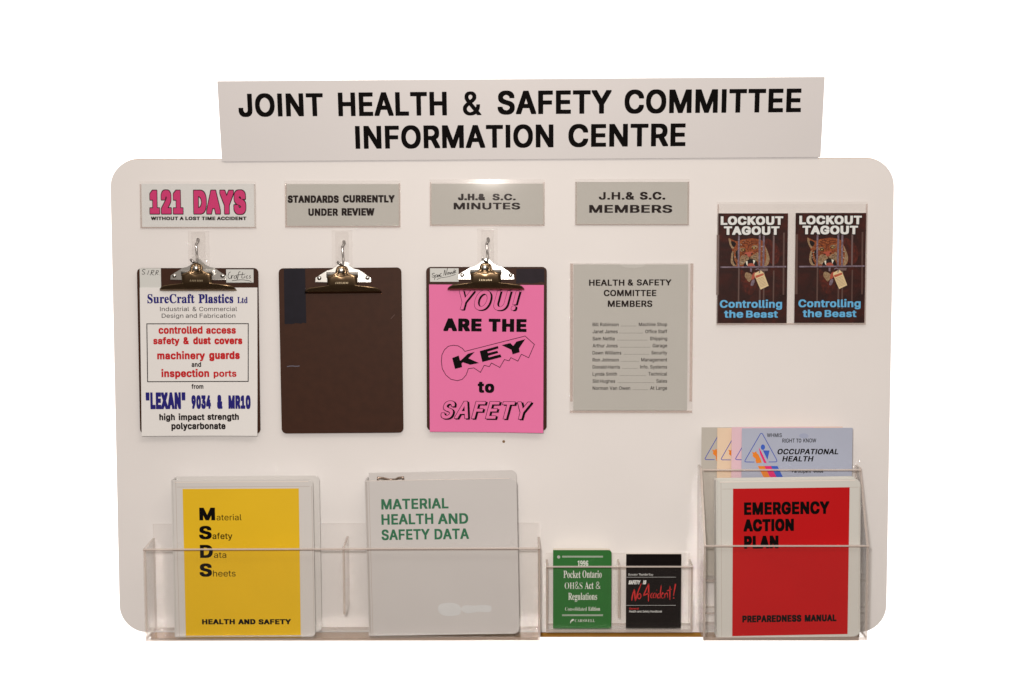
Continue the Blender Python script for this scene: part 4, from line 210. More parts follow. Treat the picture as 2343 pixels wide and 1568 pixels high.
'n': '18 -27,8 -3,115 0,8 3,3 3,2 5,0 19,0 223,2 11,6 22,12 18,17 14,18 8,13 -6,16 -13,12 -19,5 -20,1 -238,0 -19,2 -5,3 -3,8 -3,115 0,8 3,3 3,1 5,1 19,0 251,-2 39,-6 30,-11 26,-13 20,-21 20,-14 10,-17 8,-25 6,-25 4,-72 0,-25 -4,-17 -5,-10 3,-113 0,-8 -2,-3 -3,-2 -5,0 -19,0 -379,0 -19,2 -5',
'o': '71 -4,17 -10,19 -10,19 -6,24 -6,20 -2,74 0,21 2,33 8,15 6,21 11,27 22,23 26,9 16,11 23,8 25,4 19,4 28,1 27,-1 43,-2 25,-8 40,-6 17,-12 25,-10 16,-12 15,-14 14,-19 15,-32 17,-18 5,-22 5,-21 2,-74 0,-20 -2,-36 -10,-32 -15,-22 -17,-16 -15,-14 -20,-10 -17,-11 -23,-7 -20,-4 -22,-3 -26,-1 -28,2 -62,8 -43,15 -35,13 -22,12 -14|180 93,-12 11,-9 12,-13 25,-8 31,-2 11,2 17,8 34,6 13,8 15,8 10,16 14,14 8,11 3,16 -7,13 -9,12 -12,9 -13,7 -15,8 -25,4 -24,0 -13,-6 -27,-7 -21,-11 -19,-13 -14,-16 -12,-16 -7,-11 3',
'p': '18 -170,8 -3,115 0,8 3,3 3,2 5,0 131,18 -4,21 -3,72 0,25 3,17 4,28 12,25 17,24 23,16 24,9 17,7 20,6 22,5 25,3 29,0 43,-4 52,-4 23,-7 24,-6 15,-11 20,-18 24,-17 17,-20 15,-14 7,-20 8,-22 5,-22 2,-82 0,-22 -4,-13 -4,-9 3,-113 0,-8 -2,-3 -3,-2 -5,0 -19,0 -522,0 -19,2 -5|197 92,-19 20,-10 14,-5 13,-8 31,-2 18,1 12,4 21,5 18,6 14,8 13,14 15,8 6,10 6,12 4,14 -6,16 -12,9 -9,10 -16,8 -17,6 -22,4 -26,-1 -10,-5 -28,-10 -23,-12 -20,-11 -11,-15 -11,-13 -6,-9 3',
'r': '18 -27,8 -3,115 0,8 3,3 3,2 5,0 19,0 230,3 15,7 15,9 12,9 8,13 8,14 6,61 -2,8 3,3 3,1 5,1 19,-1 81,-1 5,-3 3,-8 3,-21 0,-70 0,-21 -2,-13 -4,-119 0,-8 -2,-3 -3,-2 -5,0 -19,0 -379,0 -19,2 -5',
's': '44 -6,14 -9,20 -10,41 -10,26 -3,88 2,21 2,24 6,13 5,16 8,27 19,18 22,10 16,5 16,3 17,1 25,-1 33,-2 18,-5 16,-10 18,-22 23,-14 8,-18 10,-27 9,-88 22,-17 7,-8 6,-5 7,4 7,8 6,10 6,12 4,14 -6,10 -9,11 -16,7 -15,3 -4,5 -2,58 0,63 15,3 3,2 5,0 19,0 20,-5 15,-10 21,-12 17,-12 13,-14 12,-11 6,-20 9,-35 9,-21 2,-88 -2,-34 -6,-35 -15,-21 -15,-19 -20,-11 -18,-5 -16,-3 -16,-1 -25,1 -34,2 -20,6 -18,11 -17,21 -20,28 -17,32 -11,89 -22,17 -9,9 -10,-8 -9,-12 -9,-21 -8,-19 7,-13 11,-12 18,-6 18,-8 5,-58 0,-59 -12,-6 -3,-3 -3,-2 -5,0 -20,0 -19,6 -23,8 -18,7 -10,7 -9',
't': '63 -12,11 -6,20 -9,17 -4,21 -3,89 2,23 5,7 5,1 5,0 39,-12 56,-3 3,-8 3,-52 0,-6 5,-5 15,0 193,65 1,8 2,3 3,2 5,0 19,0 71,-2 5,-3 3,-8 2,-65 1,0 81,-2 5,-8 5,-118 0,-8 -2,-3 -3,-1 -5,-1 -81,-49 -1,-8 -5,-2 -5,0 -71,0 -19,2 -5,3 -3,8 -2,46 -1,0 -212,1 -30,6 -25,8 -16,8 -10',
'y': '12 -166,18 -6,25 -2,71 0,25 3,19 6,21 12,17 15,14 16,8 15,13 27,165 433,2 7,0 38,-1 5,-3 3,-8 2,-120 0,-8 -2,-4 -5,-71 -197,-72 197,-4 5,-8 2,-121 0,-8 -2,-3 -3,-1 -5,-1 -19,1 -19,1 -6,137 -356,-7 -21,-7 -15,-6 -8,-12 -10,-50 0,-8 -3,-3 -3,-15 -57,0 -39,1 -5',
},
50: {
'A': '-29 -33,13 -4,133 0,11 3,6 6,46 133,119 0,47 -133,8 -7,9 -2,132 0,9 2,6 5,2 7,1 23,-1 23,-2 11,-186 503,-5 6,-11 3,-139 0,-9 -2,-7 -6,-186 -512,-1 -49,2 -6|226 236,13 36,13 -36',
'C': '87 4,19 -13,23 -13,21 -8,28 -8,47 -6,99 1,21 3,26 6,28 10,19 9,17 11,23 18,14 14,12 15,11 17,11 22,10 24,4 19,2 11,0 47,-2 7,-4 4,-11 3,-129 0,-9 -2,-7 -5,-9 -29,-9 -16,-10 -13,-12 -12,-19 -14,-21 -9,-14 -3,-19 6,-20 10,-18 14,-16 18,-15 23,-11 23,-8 26,-5 25,0 25,6 35,9 27,15 29,16 21,16 14,26 16,25 10,19 -6,15 -7,19 -14,12 -12,10 -13,9 -16,9 -30,7 -5,9 -2,129 0,13 4,3 4,1 6,0 47,-7 31,-9 24,-14 27,-14 19,-22 23,-21 18,-18 10,-23 11,-29 9,-26 6,-29 3,-85 0,-27 -3,-20 -3,-28 -8,-21 -9,-18 -9,-16 -11,-18 -14,-19 -19,-15 -19,-14 -22,-13 -27,-12 -30,-6 -25,-5 -30,-3 -34,0 -49,2 -41,2 -26,8 -34,9 -30,9 -19,14 -27,16 -24,24 -24',
'D': '15 -33,13 -4,236 0,48 5,23 5,24 7,37 18,32 22,28 30,19 28,11 23,12 30,6 25,5 30,3 33,0 49,-2 41,-4 32,-6 29,-8 26,-9 20,-15 27,-13 19,-21 23,-13 11,-28 18,-32 15,-35 10,-39 6,-259 1,-9 -2,-6 -4,-3 -8,0 -23,0 -509,0 -23,2 -6|175 94,0 321,25 0,25 -3,29 -7,23 -11,25 -20,16 -19,14 -24,11 -35,5 -36,-2 -28,-6 -31,-11 -28,-16 -25,-17 -18,-25 -17,-26 -11,-31 -6',
'E': '15 -33,13 -4,379 0,9 2,6 4,2 8,0 103,-2 7,-4 4,-11 3,-232 0,0 98,216 0,7 3,5 5,1 6,1 23,-1 80,-2 8,-6 4,-9 2,-212 0,0 92,229 0,11 3,3 3,3 5,1 26,0 80,-2 6,-3 4,-13 4,-376 0,-9 -2,-6 -4,-3 -8,0 -23,0 -509,0 -23,2 -6',
'F': '15 -33,13 -4,129 0,9 2,6 4,2 8,1 23,0 184,203 0,9 2,5 4,4 8,0 23,0 80,-4 8,-5 4,-9 2,-203 0,0 100,226 0,11 3,4 3,2 5,1 26,-1 80,-1 6,-3 4,-13 4,-373 0,-9 -2,-6 -4,-3 -8,0 -23,0 -509,0 -23,2 -6',
'G': '85 5,20 -14,24 -13,29 -10,26 -7,42 -5,86 0,19 2,45 8,23 8,23 12,24 16,17 14,16 17,13 17,12 21,9 20,8 27,5 29,2 42,0 90,-2 7,-5 4,-11 3,-259 0,-13 -4,-3 -4,-1 -6,-1 -23,1 -80,2 -8,6 -4,9 -2,102 0,-15 -26,-20 -20,-24 -15,-25 -8,-23 7,-19 10,-18 14,-16 18,-15 23,-11 23,-8 26,-5 25,0 25,6 35,9 27,13 25,16 23,18 16,21 14,27 11,13 -3,17 -7,15 -9,10 -9,15 -15,8 -13,11 -20,7 -20,7 -5,9 -2,130 0,13 4,3 4,2 6,0 47,-6 24,-10 26,-15 29,-13 19,-22 23,-24 19,-21 13,-25 11,-22 7,-28 6,-30 3,-85 0,-23 -2,-23 -4,-27 -7,-21 -9,-19 -10,-16 -11,-18 -14,-19 -19,-15 -19,-14 -22,-13 -27,-11 -29,-6 -28,-5 -28,-3 -34,0 -49,2 -41,3 -29,7 -31,8 -29,10 -21,14 -28,14 -20,10 -12',
'H': '15 -33,13 -4,129 0,9 2,6 4,2 8,1 23,0 195,167 0,0 -195,0 -23,4 -8,5 -4,9 -2,129 0,9 2,6 4,2 8,1 23,0 509,-1 23,-1 6,-3 4,-13 4,-129 0,-9 -2,-5 -4,-4 -8,0 -23,0 -183,-167 0,0 183,-1 23,-2 8,-6 4,-9 2,-129 0,-9 -2,-6 -4,-3 -8,0 -23,0 -509,0 -23,2 -6',
'I': '17 -33,13 -4,128 0,13 4,4 7,1 535,-1 26,-4 7,-7 3,-134 1,-13 -4,-4 -7,-1 -535,0 -23,2 -6',
'K': '15 -33,13 -4,129 0,9 2,6 4,2 8,1 23,0 139,16 17,132 -184,6 -6,11 -3,141 0,9 2,6 4,2 8,1 23,-1 23,-2 7,-181 254,179 193,4 9,0 46,-2 6,-3 4,-13 4,-148 0,-9 -2,-12 -10,-136 -148,-1 146,-1 6,-3 4,-13 4,-129 0,-9 -2,-6 -4,-3 -8,0 -23,0 -509,0 -23,2 -6',
'L': '15 -33,13 -4,365 0,13 4,4 7,0 106,-2 7,-4 4,-11 3,-218 0,-1 438,-2 8,-9 5,-135 1,-13 -4,-4 -7,-1 -535,0 -23,2 -6',
'M': '15 -33,13 -4,126 0,9 2,5 4,4 8,0 160,66 -165,7 -7,9 -2,120 0,13 4,3 5,64 162,0 -157,4 -8,5 -4,9 -2,128 0,13 4,3 4,2 6,0 23,0 509,0 23,-4 8,-5 4,-9 2,-156 0,-13 -4,-3 -5,-114 -293,-114 293,-3 5,-13 4,-156 0,-13 -4,-3 -4,-2 -6,0 -23,0 -509,0 -23,2 -6',
'N': '15 -33,13 -4,129 0,9 2,6 5,2 7,1 23,0 228,167 -261,13 -4,140 0,9 2,6 4,2 8,1 23,0 509,-1 23,-1 6,-3 4,-13 4,-128 0,-9 -2,-6 -5,-2 -7,-1 -23,0 -231,-168 264,-13 4,-140 0,-9 -2,-6 -4,-3 -8,0 -23,0 -509,0 -23,2 -6',
'O': '86 5,20 -14,23 -13,21 -8,28 -8,47 -6,99 1,46 9,23 8,26 12,21 13,17 13,19 19,15 20,16 25,11 22,10 29,9 38,5 35,1 41,-1 49,-2 34,-5 30,-7 26,-10 29,-11 23,-16 25,-15 19,-18 19,-26 20,-13 8,-26 13,-23 8,-30 6,-31 3,-84 0,-31 -3,-44 -11,-21 -9,-23 -12,-30 -23,-18 -19,-15 -19,-16 -25,-11 -23,-12 -30,-6 -25,-5 -30,-3 -34,0 -49,2 -41,2 -26,8 -34,9 -30,9 -19,15 -28,15 -22,16 -17|219 116,-22 20,-9 12,-10 16,-10 20,-8 25,-4 23,-2 17,2 27,6 32,10 25,10 19,15 20,12 13,18 14,20 10,20 7,24 -9,27 -17,16 -15,18 -23,14 -28,10 -34,4 -36,-2 -24,-8 -31,-14 -35,-19 -27,-11 -12,-15 -11,-20 -12,-25 -8,-24 8',
'R': '15 -33,13 -4,129 0,9 2,6 4,2 8,1 23,0 161,29 -1,100 -187,6 -7,11 -3,139 0,9 2,5 4,4 8,0 46,-2 6,-88 160,20 15,14 13,12 18,9 17,8 21,4 17,3 21,1 31,-2 60,-3 17,-6 21,-12 25,-11 18,-19 20,-13 10,-21 13,-26 10,-28 6,-29 4,-261 0,-9 -2,-6 -4,-3 -8,0 -23,0 -509,0 -23,2 -6|175 292,0 123,36 0,25 -3,20 -6,16 -12,14 -18,8 -23,-6 -19,-8 -14,-19 -16,-22 -8,-27 -4',
'S': '46 -2,19 -14,22 -10,27 -10,21 -5,44 -5,90 0,20 2,46 8,22 8,21 10,17 11,14 11,13 14,14 19,10 20,8 25,4 25,0 41,-1 30,-4 23,-7 20,-14 22,-25 26,-30 19,-24 12,-26 8,-77 21,-41 15,-22 13,-13 11,-4 7,8 16,14 13,13 8,20 6,16 -5,12 -7,10 -6,10 -10,7 -9,4 -10,6 -23,2 -3,7 -3,134 -1,13 4,3 4,1 6,0 50,-2 21,-8 24,-9 19,-13 19,-16 16,-21 16,-36 18,-19 6,-26 6,-29 3,-87 0,-19 -1,-41 -8,-22 -8,-23 -12,-15 -9,-16 -13,-15 -16,-7 -11,-12 -23,-8 -21,-4 -28,0 -38,2 -34,4 -22,10 -23,10 -15,20 -21,35 -23,23 -11,27 -10,87 -24,34 -12,23 -14,9 -8,6 -10,-13 -19,-14 -13,-21 -12,-21 -5,-19 6,-13 7,-13 8,-8 9,-12 20,-6 27,-7 6,-9 2,-130 0,-11 -3,-3 -3,-3 -5,-1 -26,1 -31,5 -29,9 -23,11 -21,15 -19',
'T': '148 -33,13 -4,128 0,9 2,6 5,2 7,1 23,0 415,142 0,13 4,3 4,1 6,1 80,-1 26,-2 5,-4 3,-11 3,-449 0,-9 -2,-7 -5,-2 -7,0 -23,0 -80,2 -6,3 -4,13 -4,143 0,0 -415,1 -23,1 -6',
'U': '84 -2,18 -12,23 -12,26 -9,27 -6,37 -4,102 1,23 3,25 5,22 8,21 10,32 22,17 15,12 14,16 25,10 23,7 27,4 32,1 369,-1 23,-1 6,-3 4,-13 4,-128 0,-9 -2,-6 -5,-2 -7,-1 -23,0 -322,-1 -11,-10 -27,-6 -11,-10 -13,-11 -11,-16 -12,-12 -5,-16 -5,-10 2,-14 4,-13 8,-14 10,-12 12,-10 15,-8 16,-4 18,-2 10,0 322,0 23,-2 7,-7 5,-9 2,-128 0,-9 -2,-6 -4,-3 -8,0 -23,0 -346,2 -44,7 -30,14 -32,21 -31,19 -19',
'W': '110 -33,13 -4,139 0,9 2,5 4,4 8,63 230,61 -228,4 -10,6 -4,9 -2,139 0,13 4,5 10,139 505,1 50,-4 8,-5 4,-9 2,-131 0,-9 -2,-6 -4,-5 -16,-59 -231,-60 233,-6 14,-5 4,-9 2,-138 0,-9 -2,-5 -4,-4 -6,-62 -240,-60 232,-6 14,-5 4,-9 2,-130 0,-13 -4,-3 -4,-2 -6,1 -50,137 -503,2 -7',
'Y': '158 -33,13 -4,129 0,9 2,7 5,2 7,0 23,0 182,185 298,1 6,0 46,-2 7,-4 4,-11 3,-138 0,-11 -3,-6 -5,-96 -158,-96 158,-6 5,-11 3,-139 0,-9 -2,-7 -5,-2 -7,0 -23,0 -23,2 -7,185 -297,1 -205,1 -6',
'a': '27 -15,17 -11,18 -8,25 -8,32 -4,82 0,25 3,22 6,121 0,9 2,6 4,2 8,1 23,0 261,-1 36,-6 27,-8 23,-16 24,-17 17,-18 12,-16 7,-18 6,-23 5,-27 3,-93 -1,-37 -6,-36 -12,-16 -8,-16 -10,-24 -24,-13 -19,-10 -24,-1 -26,1 -23,1 -6,3 -4,5 -2,58 -17,-21 -10,-21 -13,-13 -14,-12 -17,-8 -21,-3 -19,-1 -68,6 -30,10 -25,12 -19|156 96,-8 9,14 13,12 6,14 4,32 4,-12 -19,-12 -13,-11 -7,-14 -6|156 258,6 8,10 10,9 6,13 6,13 -6,12 -14,-11 -4',
'c': '61 -10,15 -10,22 -10,22 -8,18 -4,27 -3,99 1,36 7,35 15,28 20,22 23,17 29,10 25,0 50,-1 6,-3 4,-8 3,-63 16,-71 -1,-8 -5,-10 -22,-14 -20,-11 -10,-17 -7,-8 4,-12 9,-20 23,-12 26,-8 36,6 32,6 17,9 16,19 22,12 9,9 5,12 -6,14 -11,15 -19,8 -21,9 -5,71 -1,63 15,8 4,3 4,2 6,0 24,0 23,-6 16,-10 22,-10 15,-8 11,-25 22,-19 12,-18 8,-20 7,-22 4,-24 3,-97 -1,-38 -8,-17 -6,-19 -8,-29 -22,-14 -14,-12 -14,-10 -17,-12 -25,-10 -27,-4 -19,-3 -29,-1 -32,2 -66,8 -43,8 -20,8 -17,20 -32,17 -18',
'd': '59 -12,21 -14,21 -8,20 -6,32 -5,84 0,25 3,17 5,125 0,9 2,7 5,2 7,0 23,0 509,-1 26,-3 5,-3 3,-11 3,-125 0,-11 -3,-4 -4,-2 -7,-1 -114,-22 3,-85 0,-22 -3,-22 -4,-23 -9,-27 -16,-24 -22,-16 -22,-14 -25,-6 -16,-6 -19,-6 -29,-3 -23,-1 -32,2 -68,4 -26,5 -20,7 -21,10 -22,20 -31|190 99,-16 15,-13 22,-10 27,-5 28,6 31,13 29,9 13,11 10,13 10,7 3,10 -5,12 -10,11 -12,8 -12,10 -26,4 -18,2 -17,-4 -20,-4 -17,-10 -22,-10 -15,-16 -15,-14 -8',
'e': '56 -6,17 -12,19 -10,20 -8,23 -5,34 -4,94 1,34 4,31 10,20 11,17 11,10 9,15 16,13 20,11 27,0 50,-2 7,-4 4,-24 7,25 1,7 3,4 7,1 63,-2 44,-8 43,-9 25,-8 18,-18 26,-25 23,-18 12,-15 8,-22 8,-19 5,-30 3,-91 -1,-38 -6,-20 -7,-18 -9,-26 -18,-26 -26,-11 -16,-11 -21,-10 -28,-6 -21,-6 -46,1 -79,5 -38,7 -23,8 -20,11 -21,12 -19|189 98,-15 15,-14 19,97 0,-9 -17,-10 -11,-8 -8,-12 -6,-7 -2,-13 5|168 258,14 16,22 14,10 -4,9 -6,17 -19',
'g': '46 -150,16 -11,21 -11,25 -8,22 -4,33 -4,102 1,25 3,23 6,19 6,19 10,13 8,14 11,14 15,10 14,7 14,7 21,6 37,0 421,-1 26,-3 5,-3 3,-11 3,-127 -1,-18 4,-20 2,-85 0,-24 -3,-30 -8,-32 -15,-16 -13,-16 -15,-16 -22,-16 -30,-9 -24,-5 -19,-6 -46,0 -70,2 -24,6 -32,8 -22,9 -21,11 -19,11 -14,15 -14,19 -14,-11 -4,-44 -26,-6 -5,-2 -7,0 -46,1 -6,7 -13,10 -14|175 -41,-8 9,81 1,-16 -15,-11 -6,-13 -4,-12 2|186 112,-15 15,-11 19,-9 22,-5 26,4 17,4 15,12 27,10 13,10 10,12 8,7 3,11 -5,10 -8,12 -13,8 -13,6 -14,6 -18,4 -21,-1 -9,-4 -21,-7 -21,-9 -15,-13 -14,-13 -9,-9 -5',
'o': '61 -10,15 -10,22 -10,22 -8,18 -4,27 -3,97 1,25 4,17 4,33 14,26 20,25 26,14 23,10 19,8 24,6 23,4 39,1 47,-2 44,-4 25,-5 20,-6 18,-12 25,-12 18,-12 15,-26 24,-15 10,-23 10,-20 6,-20 4,-24 3,-97 -1,-38 -8,-17 -6,-19 -8,-29 -22,-14 -14,-12 -14,-10 -17,-12 -25,-10 -27,-4 -19,-3 -29,-1 -32,2 -66,8 -43,8 -20,8 -17,20 -32,17 -18|190 99,-16 16,-14 20,-9 27,-5 26,6 31,6 17,9 16,19 22,12 9,10 5,9 -5,14 -11,17 -20,13 -28,5 -17,2 -20,-4 -23,-4 -17,-8 -17,-14 -19,-17 -15,-13 -8',
'r': '8 -33,13 -4,125 0,9 2,7 5,2 7,0 23,0 226,2 11,6 14,6 10,12 11,14 10,8 3,63 0,9 2,6 5,2 7,1 23,-1 85,-2 7,-4 4,-11 3,-20 1,-82 0,-16 -2,-16 -4,-120 0,-9 -2,-7 -5,-2 -7,0 -23,0 -379,0 -23,2 -6',
's': '34 -12,16 -10,19 -10,17 -5,24 -5,29 -3,100 1,39 7,23 7,15 8,14 9,14 11,17 21,11 21,6 18,2 19,0 60,-2 18,-4 15,-12 22,-21 22,-26 15,-28 11,18 0,56 14,8 3,4 7,1 50,-8 22,-8 16,-12 19,-25 23,-12 7,-19 9,-22 6,-21 4,-17 1,-100 -1,-34 -6,-16 -6,-21 -10,-23 -16,-18 -18,-13 -25,-7 -29,0 -67,4 -24,10 -25,8 -12,13 -12,22 -16,23 -10,-21 0,-58 -14,-8 -3,-4 -7,-1 -50,7 -25,8 -18,7 -12,8 -9|165 96,-12 13,-8 17,42 -10,13 -6,8 -7,-13 -11,-12 -6|169 276,-1 1,8 7,12 6,8 -6,7 -6,9 -12,4 -8,-27 7',
't': '53 -18,19 -10,16 -6,17 -4,21 -3,100 1,27 6,7 5,2 5,0 50,-12 58,-7 5,-9 2,-50 0,-6 9,-2 8,0 182,60 0,9 2,5 4,4 8,-1 101,-4 7,-9 4,-64 0,0 78,-4 8,-8 5,-131 1,-9 -2,-6 -4,-2 -8,-1 -78,-45 0,-9 -4,-4 -7,-1 -78,0 -23,2 -7,7 -5,9 -2,41 0,0 -205,1 -34,4 -17,7 -19,12 -19',
'u': '53 -12,16 -10,21 -10,26 -7,25 -3,82 0,21 2,14 4,131 -1,9 2,6 4,2 8,1 23,0 379,-1 23,-1 6,-3 4,-13 4,-125 0,-9 -2,-7 -5,-2 -7,0 -23,0 -223,-4 -17,-12 -22,-13 -13,-16 -10,-14 8,-12 15,-7 14,-4 20,0 228,0 23,-2 7,-7 5,-9 2,-125 0,-9 -2,-6 -4,-3 -8,0 -23,0 -251,1 -38,5 -27,9 -27,15 -26',
'v': '118 -33,13 -4,127 0,9 2,7 6,146 382,0 49,-2 7,-4 4,-11 3,-130 0,-13 -4,-4 -5,-61 -171,-63 171,-3 5,-13 4,-131 0,-9 -2,-6 -5,-2 -7,-1 -23,1 -23,2 -8,144 -374',
},
60: {
'&': '30 -12,25 -16,28 -12,32 -8,33 -4,103 1,35 5,23 7,8 -4,9 -1,150 0,12 2,7 6,3 9,0 27,0 27,-2 8,-48 58,11 30,7 39,2 62,0 27,-3 9,-7 6,-12 2,-118 1,30 31,14 24,6 19,6 27,0 68,-6 30,-11 24,-13 18,-11 12,-24 18,-15 6,-15 6,-34 5,-103 1,-32 -4,-27 -8,-23 -14,-22 -19,-16 -22,-12 -29,-4 -23,0 -75,3 -25,6 -20,9 -19,9 -15,-12 -10,-23 -25,-14 -17,-8 -15,-6 -18,-4 -15,-2 -17,0 -27,1 -49,3 -19,6 -22,10 -20,10 -16|181 107,-15 16,-4 6,3 5,29 -35',
'.': '13 -34,15 -9,24 -5,86 0,25 5,15 9,10 10,5 7,5 13,2 13,0 68,-5 18,-8 13,-12 10,-12 8,-12 4,-14 2,-84 0,-23 -6,-16 -9,-12 -12,-7 -12,-5 -20,0 -27,0 -37,3 -13,9 -18',
'1': '23 -40,6 -3,9 -1,391 0,12 2,7 6,2 9,1 82,-1 27,-3 10,-6 5,-12 3,-93 0,0 409,-1 30,-2 6,-5 5,-14 4,-154 0,-9 -2,-7 -3,-110 -81,-5 -5,-3 -9,0 -96,0 -27,4 -10,6 -5,12 -2,76 0,12 2,16 11,0 -227,-114 0,-12 -3,-6 -5,-4 -10,0 -109,2 -8',
'2': '11 -40,6 -3,9 -1,401 0,12 2,7 6,2 9,0 111,-2 8,-4 5,-6 3,-9 2,-143 0,72 76,43 52,13 19,10 20,8 19,8 25,2 24,0 70,-2 21,-4 17,-8 20,-17 30,-19 21,-26 18,-17 10,-21 7,-22 5,-25 4,-102 0,-32 -4,-37 -10,-33 -18,-26 -23,-20 -27,-9 -17,-6 -17,-7 -37,-1 -72,3 -9,7 -6,12 -2,137 0,12 2,7 7,4 31,8 20,10 13,18 15,9 -4,12 -11,8 -11,3 -11,-15 -29,-27 -36,-207 -221,-3 -9,0 -101,2 -8',
'A': '-37 -40,6 -3,9 -1,145 0,14 3,6 7,46 132,101 0,47 -132,8 -8,12 -2,144 0,12 2,7 6,2 9,0 59,-188 511,-6 7,-14 4,-151 0,-12 -3,-7 -7,-186 -512,-2 -59,2 -8',
'C': '78 -2,20 -14,23 -12,28 -12,25 -6,45 -6,110 2,25 3,25 6,29 10,18 9,17 10,23 18,16 16,12 15,10 17,12 22,9 24,6 23,1 9,0 55,-2 9,-5 5,-14 3,-141 0,-12 -2,-7 -6,-9 -29,-9 -16,-10 -13,-11 -11,-17 -13,-15 -7,-14 -4,-15 6,-22 13,-18 16,-11 14,-13 19,-11 23,-7 24,-5 25,0 22,7 33,11 29,12 22,16 21,15 14,24 15,17 7,14 -4,15 -8,17 -12,11 -11,10 -13,9 -16,9 -30,7 -6,12 -2,141 0,9 1,6 3,4 5,2 8,0 55,-4 21,-9 28,-15 30,-16 24,-23 25,-22 16,-18 12,-23 10,-29 10,-28 6,-30 2,-96 0,-31 -2,-16 -4,-30 -8,-21 -8,-23 -13,-20 -14,-17 -15,-27 -32,-14 -22,-14 -27,-11 -30,-7 -27,-5 -30,-3 -34,0 -53,2 -45,4 -35,6 -27,10 -30,8 -19,14 -27,17 -24,24 -26',
'D': '7 -40,6 -3,9 -1,247 0,52 5,30 7,17 6,36 16,32 23,26 26,16 23,18 33,11 30,7 27,5 30,3 33,0 53,-2 45,-4 32,-6 31,-9 26,-9 20,-14 27,-14 19,-22 24,-13 11,-27 18,-33 15,-36 10,-41 6,-270 2,-12 -3,-6 -5,-4 -10,0 -27,0 -509,1 -30,2 -6|185 102,0 305,9 1,28 -4,31 -9,23 -13,18 -15,20 -25,12 -25,8 -30,4 -33,-5 -36,-11 -33,-12 -23,-18 -20,-23 -18,-26 -13,-28 -7',
'E': '7 -40,6 -3,9 -1,391 0,12 2,6 5,3 10,0 111,-2 9,-5 5,-14 4,-228 0,0 82,208 0,12 3,7 6,2 9,0 111,-2 8,-4 5,-6 3,-9 1,-208 0,0 77,225 1,14 3,5 5,2 6,1 30,0 84,-2 8,-5 5,-6 3,-9 2,-388 0,-12 -3,-6 -5,-4 -10,0 -27,0 -509,1 -30,2 -6',
'H': '7 -40,6 -3,9 -1,141 0,12 2,6 5,3 10,1 215,147 -1,0 -214,2 -8,5 -5,6 -3,9 -1,141 0,12 2,6 5,3 10,1 27,0 509,-1 30,-2 6,-4 4,-6 3,-9 2,-141 0,-12 -3,-6 -5,-4 -10,0 -202,-147 0,-1 202,-2 9,-5 5,-14 4,-141 0,-12 -3,-6 -5,-4 -10,0 -27,0 -509,1 -30,2 -6',
'I': '9 -40,6 -3,9 -1,140 0,14 3,4 4,2 5,2 32,0 536,-4 10,-9 6,-9 2,-140 0,-14 -4,-4 -4,-3 -5,-1 -32,0 -509,1 -30,2 -6',
'J': '31 -16,19 -12,16 -8,23 -8,21 -4,29 -4,92 0,19 2,36 8,19 6,17 10,21 15,17 16,13 19,10 21,5 15,6 30,2 20,0 399,-1 30,-2 6,-5 5,-14 4,-140 0,-12 -3,-8 -7,-2 -8,0 -27,0 -352,-2 -13,-4 -12,-8 -14,-9 -9,-4 -3,-3 2,-12 13,-7 14,-5 22,-1 46,-3 7,-6 5,-12 3,-141 0,-12 -3,-7 -6,-3 -9,0 -90,2 -20,5 -28,10 -26,11 -20,8 -11',
'L': '7 -40,6 -3,9 -1,377 0,14 3,4 4,3 5,1 32,-1 84,-2 9,-5 5,-14 4,-214 0,-1 434,-3 10,-9 6,-9 2,-141 0,-14 -4,-4 -4,-3 -5,-1 -32,0 -509,1 -30,2 -6',
'M': '7 -40,6 -3,9 -1,138 0,9 1,6 3,5 5,2 8,0 109,46 -116,5 -6,6 -3,9 -1,132 0,14 3,6 7,44 112,0 -105,3 -9,5 -5,14 -3,140 0,9 1,6 3,4 4,2 6,1 30,0 509,0 27,-4 10,-6 5,-12 3,-168 0,-9 -2,-6 -3,-5 -6,-104 -269,-104 269,-5 6,-6 3,-9 2,-168 0,-9 -2,-6 -3,-4 -4,-2 -6,-1 -30,0 -509,1 -30,2 -6',
'N': '7 -40,6 -3,9 -1,141 0,12 2,6 5,3 10,1 218,143 -224,6 -7,6 -3,9 -1,152 0,12 2,6 5,3 10,1 27,0 509,-1 30,-2 6,-4 4,-6 3,-9 2,-140 0,-12 -3,-6 -5,-3 -10,-1 -27,0 -194,-145 229,-5 5,-6 3,-9 2,-152 0,-12 -3,-6 -5,-4 -10,0 -27,0 -509,1 -30,2 -6',
'O': '78 -2,20 -14,23 -12,28 -12,25 -6,45 -6,111 2,22 2,26 6,24 8,26 13,20 13,17 14,20 19,15 20,16 25,11 22,11 29,9 40,5 35,1 45,-1 53,-2 34,-5 30,-7 28,-10 29,-12 23,-16 25,-14 19,-20 20,-19 16,-19 12,-26 12,-24 8,-32 8,-31 2,-96 0,-31 -2,-16 -4,-30 -8,-21 -8,-23 -13,-30 -23,-20 -20,-14 -19,-16 -25,-12 -23,-11 -30,-7 -27,-5 -30,-3 -34,0 -53,2 -45,4 -35,6 -27,10 -30,8 -19,16 -28,15 -22,15 -17|227 123,-25 25,-12 16,-12 24,-7 22,-5 26,-2 17,2 19,5 26,7 22,11 21,13 20,16 17,16 13,17 9,16 6,22 -9,21 -14,15 -14,17 -23,13 -25,9 -28,6 -36,-2 -23,-10 -37,-12 -27,-18 -27,-20 -19,-19 -12,-22 -9,-16 6',
